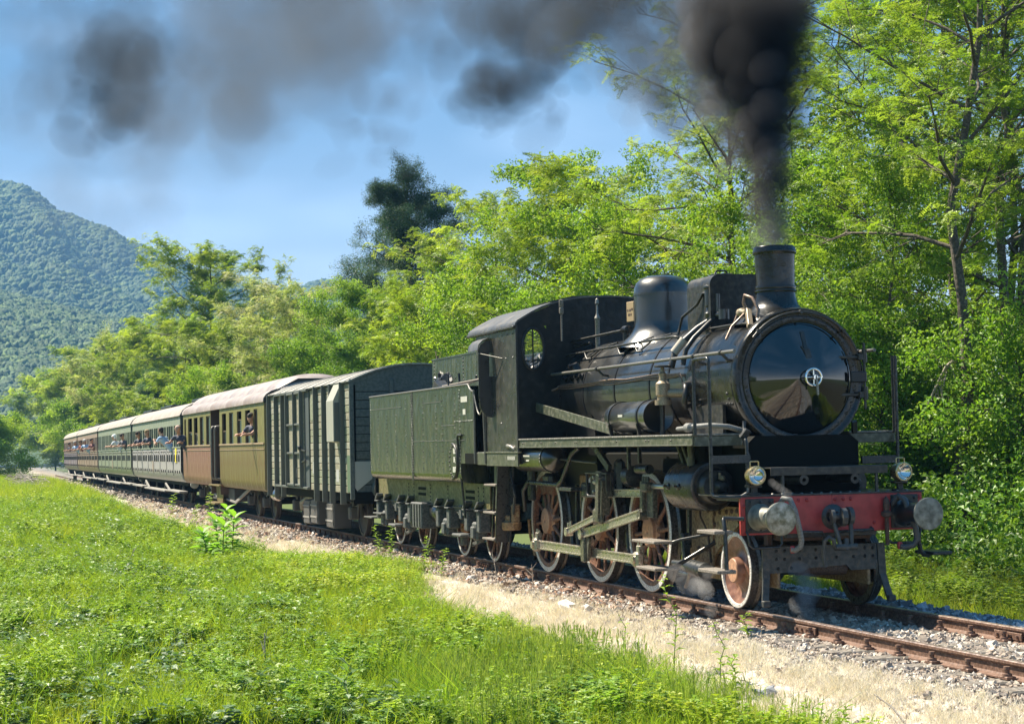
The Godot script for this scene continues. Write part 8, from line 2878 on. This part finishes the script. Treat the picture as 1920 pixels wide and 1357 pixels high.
		b.tube([p + q[2] * 0.8, p + q[2] * 0.8 + Vector3(q[2].z + 0.05, q[2].y * 0.3, -q[2].x * 0.4)], q[3] * 0.5, 5, q[3] * 0.25)
		var inst := put(self, "dry_stick", b, M.dry_wood, p)
		tag(inst, q[0], "stick")
	for q in [["flat pale stone on the dry strip below the rear driver", -4.6, 1.75, Vector3(0.14, 0.06, 0.1), Color(0.7, 0.66, 0.6)], ["dark rounded stone at the grass edge", 0.1, 2.6, Vector3(0.09, 0.07, 0.08), Color(0.12, 0.12, 0.12)], ["grey stone half hidden among grass at lower right", 3.1, 2.5, Vector3(0.1, 0.08, 0.08), Color(0.2, 0.21, 0.23)], ["pale stone at the rim of the meadow by the herb bank", -9.6, 1.6, Vector3(0.12, 0.05, 0.09), Color(0.6, 0.57, 0.52)]]:
		var m := MeshInstance3D.new()
		m.name = numbered("stone")
		m.mesh = lump_mesh(int(q[1] * 10) + 77, 0.7)
		m.material_override = mat(q[4], 0.85)
		m.transform = Transform3D(Basis(Vector3.UP, q[1]).scaled(q[3]), Vector3(q[1], ground_y(q[1], q[2]) + 0.02, q[2]))
		add_child(m)
		tag(m, q[0], "stone")
	# heap of cut branches beside the line in the distance
	var hp := Vector3(-108.0, 0, 4.2)
	hp.y = ground_y(hp.x, hp.z)
	var b := MB.new()
	for i in 260:
		var p := hp + Vector3(r.randfn() * 6.0, 0, r.randfn() * 0.8)
		p.y += r.randf() * 0.9 * exp(-pow((p.z - hp.z) / 1.2, 2.0))
		var d := Vector3(r.randfn(), r.randfn() * 0.3, r.randfn()).normalized()
		b.tube([p - d * 0.6, p + Vector3(0, 0.05, 0), p + d * 0.6], 0.025, 4, 0.01)
	var heap := put(self, "brushwood_heap", b, M.dry_wood, hp)
	tag(heap, "grey heap of cut branches beside the line at far left", "brushwood", "", "stuff")
	# broken dead branch hanging in the trees right of the engine
	b = MB.new()
	o = Vector3(-11.2, 2.8, -7.6)
	b.tube([o + Vector3(0.45, 0.42, 0), o + Vector3(0.1, 0.3, 0.02), o + Vector3(-0.25, -0.05, 0.05), o + Vector3(-0.5, -0.4, 0.1)], 0.05, 7, 0.015)
	for i in 12:
		var p := o + Vector3(lerpf(0.3, -0.5, i / 12.0), lerpf(0.38, -0.35, i / 12.0), 0.03)
		b.tube([p, p + Vector3(r.randf_range(-0.2, 0.1), r.randf_range(-0.35, 0.05), r.randf_range(-0.1, 0.1))], 0.014, 4, 0.005)
	var dead := put(self, "dead_branch", b, M.dry_wood, o)
	tag(dead, "torn dead branch hanging among leaves left of the bare trunk", "branch")

# ------------------------------------------------------------------ the mountain
func crown_lump(sd: int) -> ArrayMesh:
	var f := noise(1.1, 2, sd)
	var nu := 11
	var nv := 7
	var st := SurfaceTool.new()
	st.begin(Mesh.PRIMITIVE_TRIANGLES)
	for j in nv + 1:
		for i in nu:
			var a := TAU * i / nu
			var e := PI * (float(j) / nv - 0.5)
			var d := Vector3(cos(a) * cos(e), sin(e), sin(a) * cos(e))
			st.add_vertex(d * (1.0 + 0.7 * f.get_noise_3dv(d * 1.6)))
	for j in nv:
		for i in nu:
			var a := j * nu + i
			var b := j * nu + (i + 1) % nu
			for k in [a, a + nu, b, b, a + nu, b + nu]: st.add_index(k)
	st.generate_normals()
	return st.commit()

func hill_y(x: float, z: float) -> float:
	# a: across the view, growing to the right; d: away
	var d := -(x - 18.0)
	var a := -(z - 9.35 + 0.0295 * d)
	var w1 := 262.0 - a * 0.4
	if a < -60.0: w1 = 262.0 + 30.0 + (-60.0 - a) * 0.1
	w1 += 16.0 * g_noise.get_noise_2d(a * 0.06, 7.0)
	var y1 := maxf(w1, -30.0) * maxf(0.0, 1.0 - pow(absf(d - 2050.0) / 1000.0, 1.25))
	y1 += 60.0 * g_noise.get_noise_2d(a * 0.1 + d * 0.03, d * 0.02 + 50.0) * clampf(y1 / 120.0, 0.0, 1.0)
	var w2 := 92.0 - a * 0.3
	var y2 := maxf(w2, -30.0) * maxf(0.0, 1.0 - pow(absf(d - 1150.0 + a * 0.6) / 480.0, 1.4))
	return maxf(maxf(y1, y2), -4.0)

func mountain() -> void:
	var st := SurfaceTool.new()
	st.begin(Mesh.PRIMITIVE_TRIANGLES)
	var nx := 64
	var nz := 70
	for i in nx + 1:
		for j in nz + 1:
			var x := -640.0 - 2400.0 * i / nx
			var z := 900.0 - 1700.0 * j / nz
			st.add_vertex(Vector3(x, hill_y(x, z) - 2.0, z))
	for i in nx:
		for j in nz:
			var a := i * (nz + 1) + j
			for k in [a, a + 1, a + nz + 1, a + 1, a + nz + 2, a + nz + 1]: st.add_index(k)
	st.generate_normals()
	var inst := MeshInstance3D.new()
	inst.name = "mountain"
	inst.mesh = st.commit()
	inst.material_override = M.hill
	add_child(inst)
	tag(inst, "wooded mountain slope falling to the right at far left", "", "", "structure")
	# canopy: thousands of lumpy crowns
	var lump := crown_lump(31)
	var ts := []
	var cs := []
	var n := 0
	while ts.size() < 60000 and n < 200000:
		n += 1
		var d := rng.randf_range(700.0, 2120.0)
		var u := rng.randf_range(-60.0, 760.0)       # stays near the part of the slope in view
		var a := (u / 3510.0) * d
		var x := 18.0 - d
		var z := 9.35 - 0.0295 * d - a
		var y := hill_y(x, z)
		if y < 6.0: continue
		var s := rng.randf_range(2.2, 4.6) * (0.6 + d / 3500.0)
		ts.append(scatter_t(Vector3(x, y + s * 0.3, z), Vector3(s, s * rng.randf_range(0.8, 1.35), s), 0.2))
		var c := Color(0.04, 0.085, 0.025).lerp(Color(0.1, 0.15, 0.035), pow(rng.randf(), 1.6)).lerp(Color(0.022, 0.05, 0.02), rng.randf() * 0.5)
		cs.append(c * rng.randf_range(0.8, 1.2))
	var f := many(self, "hillside_forest", lump, M.stone, ts, cs)
	tag(f, "far forest covering the mountain side", "forest", "", "stuff")

# ------------------------------------------------------------------ smoke and steam
func puff(P: Node3D, c: Vector3, s: Vector3, m: FogMaterial) -> void:
	var f := FogVolume.new()
	f.name = child_name(P, "smoke_puff")
	f.shape = RenderingServer.FOG_VOLUME_SHAPE_ELLIPSOID
	f.size = s
	f.material = m
	P.add_child(f)
	f.position = c - P.position
	f.rotation = Vector3(c.x * 37.0, c.y * 53.0, c.z * 71.0)

func fog_mat(albedo: Color, density: float) -> FogMaterial:
	var m := FogMaterial.new()
	m.albedo = albedo.linear_to_srgb()
	m.density = density
	return m

func smoke() -> void:
	var r := RandomNumberGenerator.new()
	r.seed = 77
	var P := Node3D.new()
	P.name = "smoke"
	P.position = Vector3(-1.87, 4.2, 0)
	add_child(P)
	tag(P, "black coal smoke pouring from the chimney and trailing back over the train", "smoke", "", "stuff")
	var black := fog_mat(Color(0.1, 0.1, 0.105), 1.25)
	var dark := fog_mat(Color(0.26, 0.26, 0.27), 0.75)
	var grey := fog_mat(Color(0.3, 0.31, 0.33), 1.3)
	var thin := fog_mat(Color(0.22, 0.24, 0.28), 0.55)
	# the rising column
	for i in 110:
		var t := (i + 0.5) / 110.0
		var wd := 0.2 + 0.24 * t + 0.2 * t * t
		var c := Vector3(-1.87 - 0.12 * t - 1.5 * maxf(0.0, t - 0.55), 4.16 + 3.0 * t, 0) + Vector3(r.randfn() * 0.4, r.randfn() * 0.1, r.randfn() * 0.4) * wd
		var s := wd * r.randf_range(0.7, 1.7)
		puff(P, c, Vector3(s, s * r.randf_range(0.8, 1.5), s) * 1.1, grey if t < 0.1 else (black if r.randf() < 0.35 + 0.4 * t else dark))
	for i in 16:      # paler fringe towards the lee side
		var t := 0.25 + r.randf() * 0.75
		puff(P, Vector3(-2.05 - 0.9 * t - r.randf() * 0.3, 4.2 + 2.7 * t, r.randfn() * 0.15 + 0.1), Vector3.ONE * r.randf_range(0.25, 0.6), grey)
	for q in TRAIL:   # centre, spread, how many, sizes, density, lightness
		var m := fog_mat(Color(0.8, 0.95, 1.15) * q[10], q[9])
		for i in q[6]:
			var o := Vector3(clampf(r.randfn(), -1.9, 1.9) * q[3], clampf(r.randfn(), -1.9, 1.9) * q[4], clampf(r.randfn(), -1.9, 1.9) * q[5])
			var s := lerpf(q[7], q[8], pow(r.randf(), 1.5))
			puff(P, Vector3(q[0], q[1], q[2]) + o, Vector3(s * r.randf_range(0.9, 1.7), s * r.randf_range(0.6, 1.0), s * r.randf_range(0.7, 1.2)), m)
	var W := Node3D.new()
	W.name = "steam"
	W.position = Vector3(-2.2, 0.2, 0.8)
	add_child(W)
	tag(W, "white wisps of steam by the leading wheels", "steam", "", "stuff")
	var white := fog_mat(Color(0.9, 0.9, 0.92), 0.9)
	for i in 14:
		puff(W, Vector3(-2.2 + r.randfn() * 0.28, 0.22 + r.randfn() * 0.12, 1.0 + r.randfn() * 0.1), Vector3.ONE * r.randf_range(0.12, 0.3), white)
	for i in 9:
		puff(W, Vector3(-0.3 + r.randfn() * 0.1, 0.18 + r.randfn() * 0.12, 0.45 + r.randfn() * 0.08), Vector3.ONE * r.randf_range(0.14, 0.3), white)
	for i in 5:
		puff(W, Vector3(-0.55 + i * 0.035, 1.42 - i * 0.03, 0.72 - i * 0.03), Vector3.ONE * 0.1, white)

# clouds of drifting smoke: x, y, z, size, kind, how many
const TRAIL := [
	[-2.7, 6.35, 0.0, 0.36, 0.42, 0.24, 90, 0.14, 0.42, 1.0, 0.13], [-3.3, 7.0, -0.1, 0.55, 0.42, 0.36, 100, 0.16, 0.5, 0.8, 0.16], [-4.5, 7.2, -0.2, 0.8, 0.5, 0.4, 70, 0.25, 0.75, 0.6, 0.16],
	[-4.8, 6.4, -0.2, 0.8, 0.36, 0.4, 46, 0.25, 0.7, 0.4, 0.36], [-6.4, 7.4, -0.3, 1.0, 0.42, 0.45, 44, 0.3, 0.9, 0.3, 0.26],
	[-9.0, 8.7, -0.5, 1.8, 0.4, 0.6, 50, 0.4, 1.1, 0.28, 0.12], [-14.4, 8.3, -0.8, 1.1, 0.4, 0.5, 56, 0.3, 0.9, 0.3, 0.08], [-14.0, 9.6, -0.8, 2.4, 0.5, 0.8, 50, 0.5, 1.3, 0.17, 0.12],
	[-18.5, 10.7, -1.0, 2.6, 0.6, 0.9, 40, 0.6, 1.6, 0.09, 0.2], [-27.4, 9.9, -1.2, 1.1, 0.5, 0.5, 36, 0.4, 1.0, 0.13, 0.18], [-28.0, 12.9, -1.2, 4.5, 0.8, 1.0, 40, 0.8, 2.2, 0.06, 0.25],
	[-7.6, 8.5, -0.4, 1.2, 0.35, 0.5, 50, 0.35, 1.0, 0.4, 0.14], [-11.5, 9.3, -0.6, 2.2, 0.4, 0.7, 50, 0.5, 1.3, 0.24, 0.14], [-22.0, 11.6, -1.0, 3.5, 0.6, 0.9, 40, 0.7, 1.8, 0.1, 0.2], [-40.0, 16.8, -2.0, 6.0, 1.0, 1.5, 40, 1.2, 3.2, 0.05, 0.2],
	[-70.0, 21.5, -8.0, 10.0, 1.9, 2.4, 50, 2.0, 5.5, 0.034, 0.25], [-98.0, 28.0, -8.0, 15.0, 2.6, 3.0, 54, 2.6, 7.0, 0.032, 0.22], [-104.0, 23.3, -8.0, 6.0, 1.5, 1.8, 30, 1.6, 4.5, 0.022, 0.25],
	[-172.0, 39.0, -8.0, 9.0, 2.4, 2.6, 80, 2.0, 5.5, 0.062, 0.07], [-180.0, 44.0, -8.5, 18.0, 4.0, 5.0, 60, 3.5, 9.0, 0.02, 0.12], [-150.0, 31.5, -8.0, 9.0, 2.2, 2.5, 40, 2.0, 5.5, 0.026, 0.2],
	[-215.0, 35.0, -8.0, 20.0, 4.0, 4.0, 36, 3.5, 10.0, 0.01, 0.3], [-135.0, 25.5, -8.0, 11.0, 2.4, 2.6, 34, 2.2, 6.0, 0.012, 0.3], [-250.0, 62.0, -8.0, 26.0, 5.0, 6.0, 34, 6.0, 14.0, 0.01, 0.2]]

func build_all() -> void:
	M.bush_leaf = mat(Color(0.11, 0.2, 0.025), 0.6)
	M.bush_leaf.backlight_enabled = true
	M.bush_leaf.backlight = Color(0.25, 0.5, 0.03).linear_to_srgb()
	M.hill = mat(Color(0.05, 0.085, 0.022), 1.0)
	ground()
	mountain()
	track()
	forest()
	undergrowth()
	ballast()
	meadow()
	locomotive()
	train_cars()
	single_plants()
	smoke()
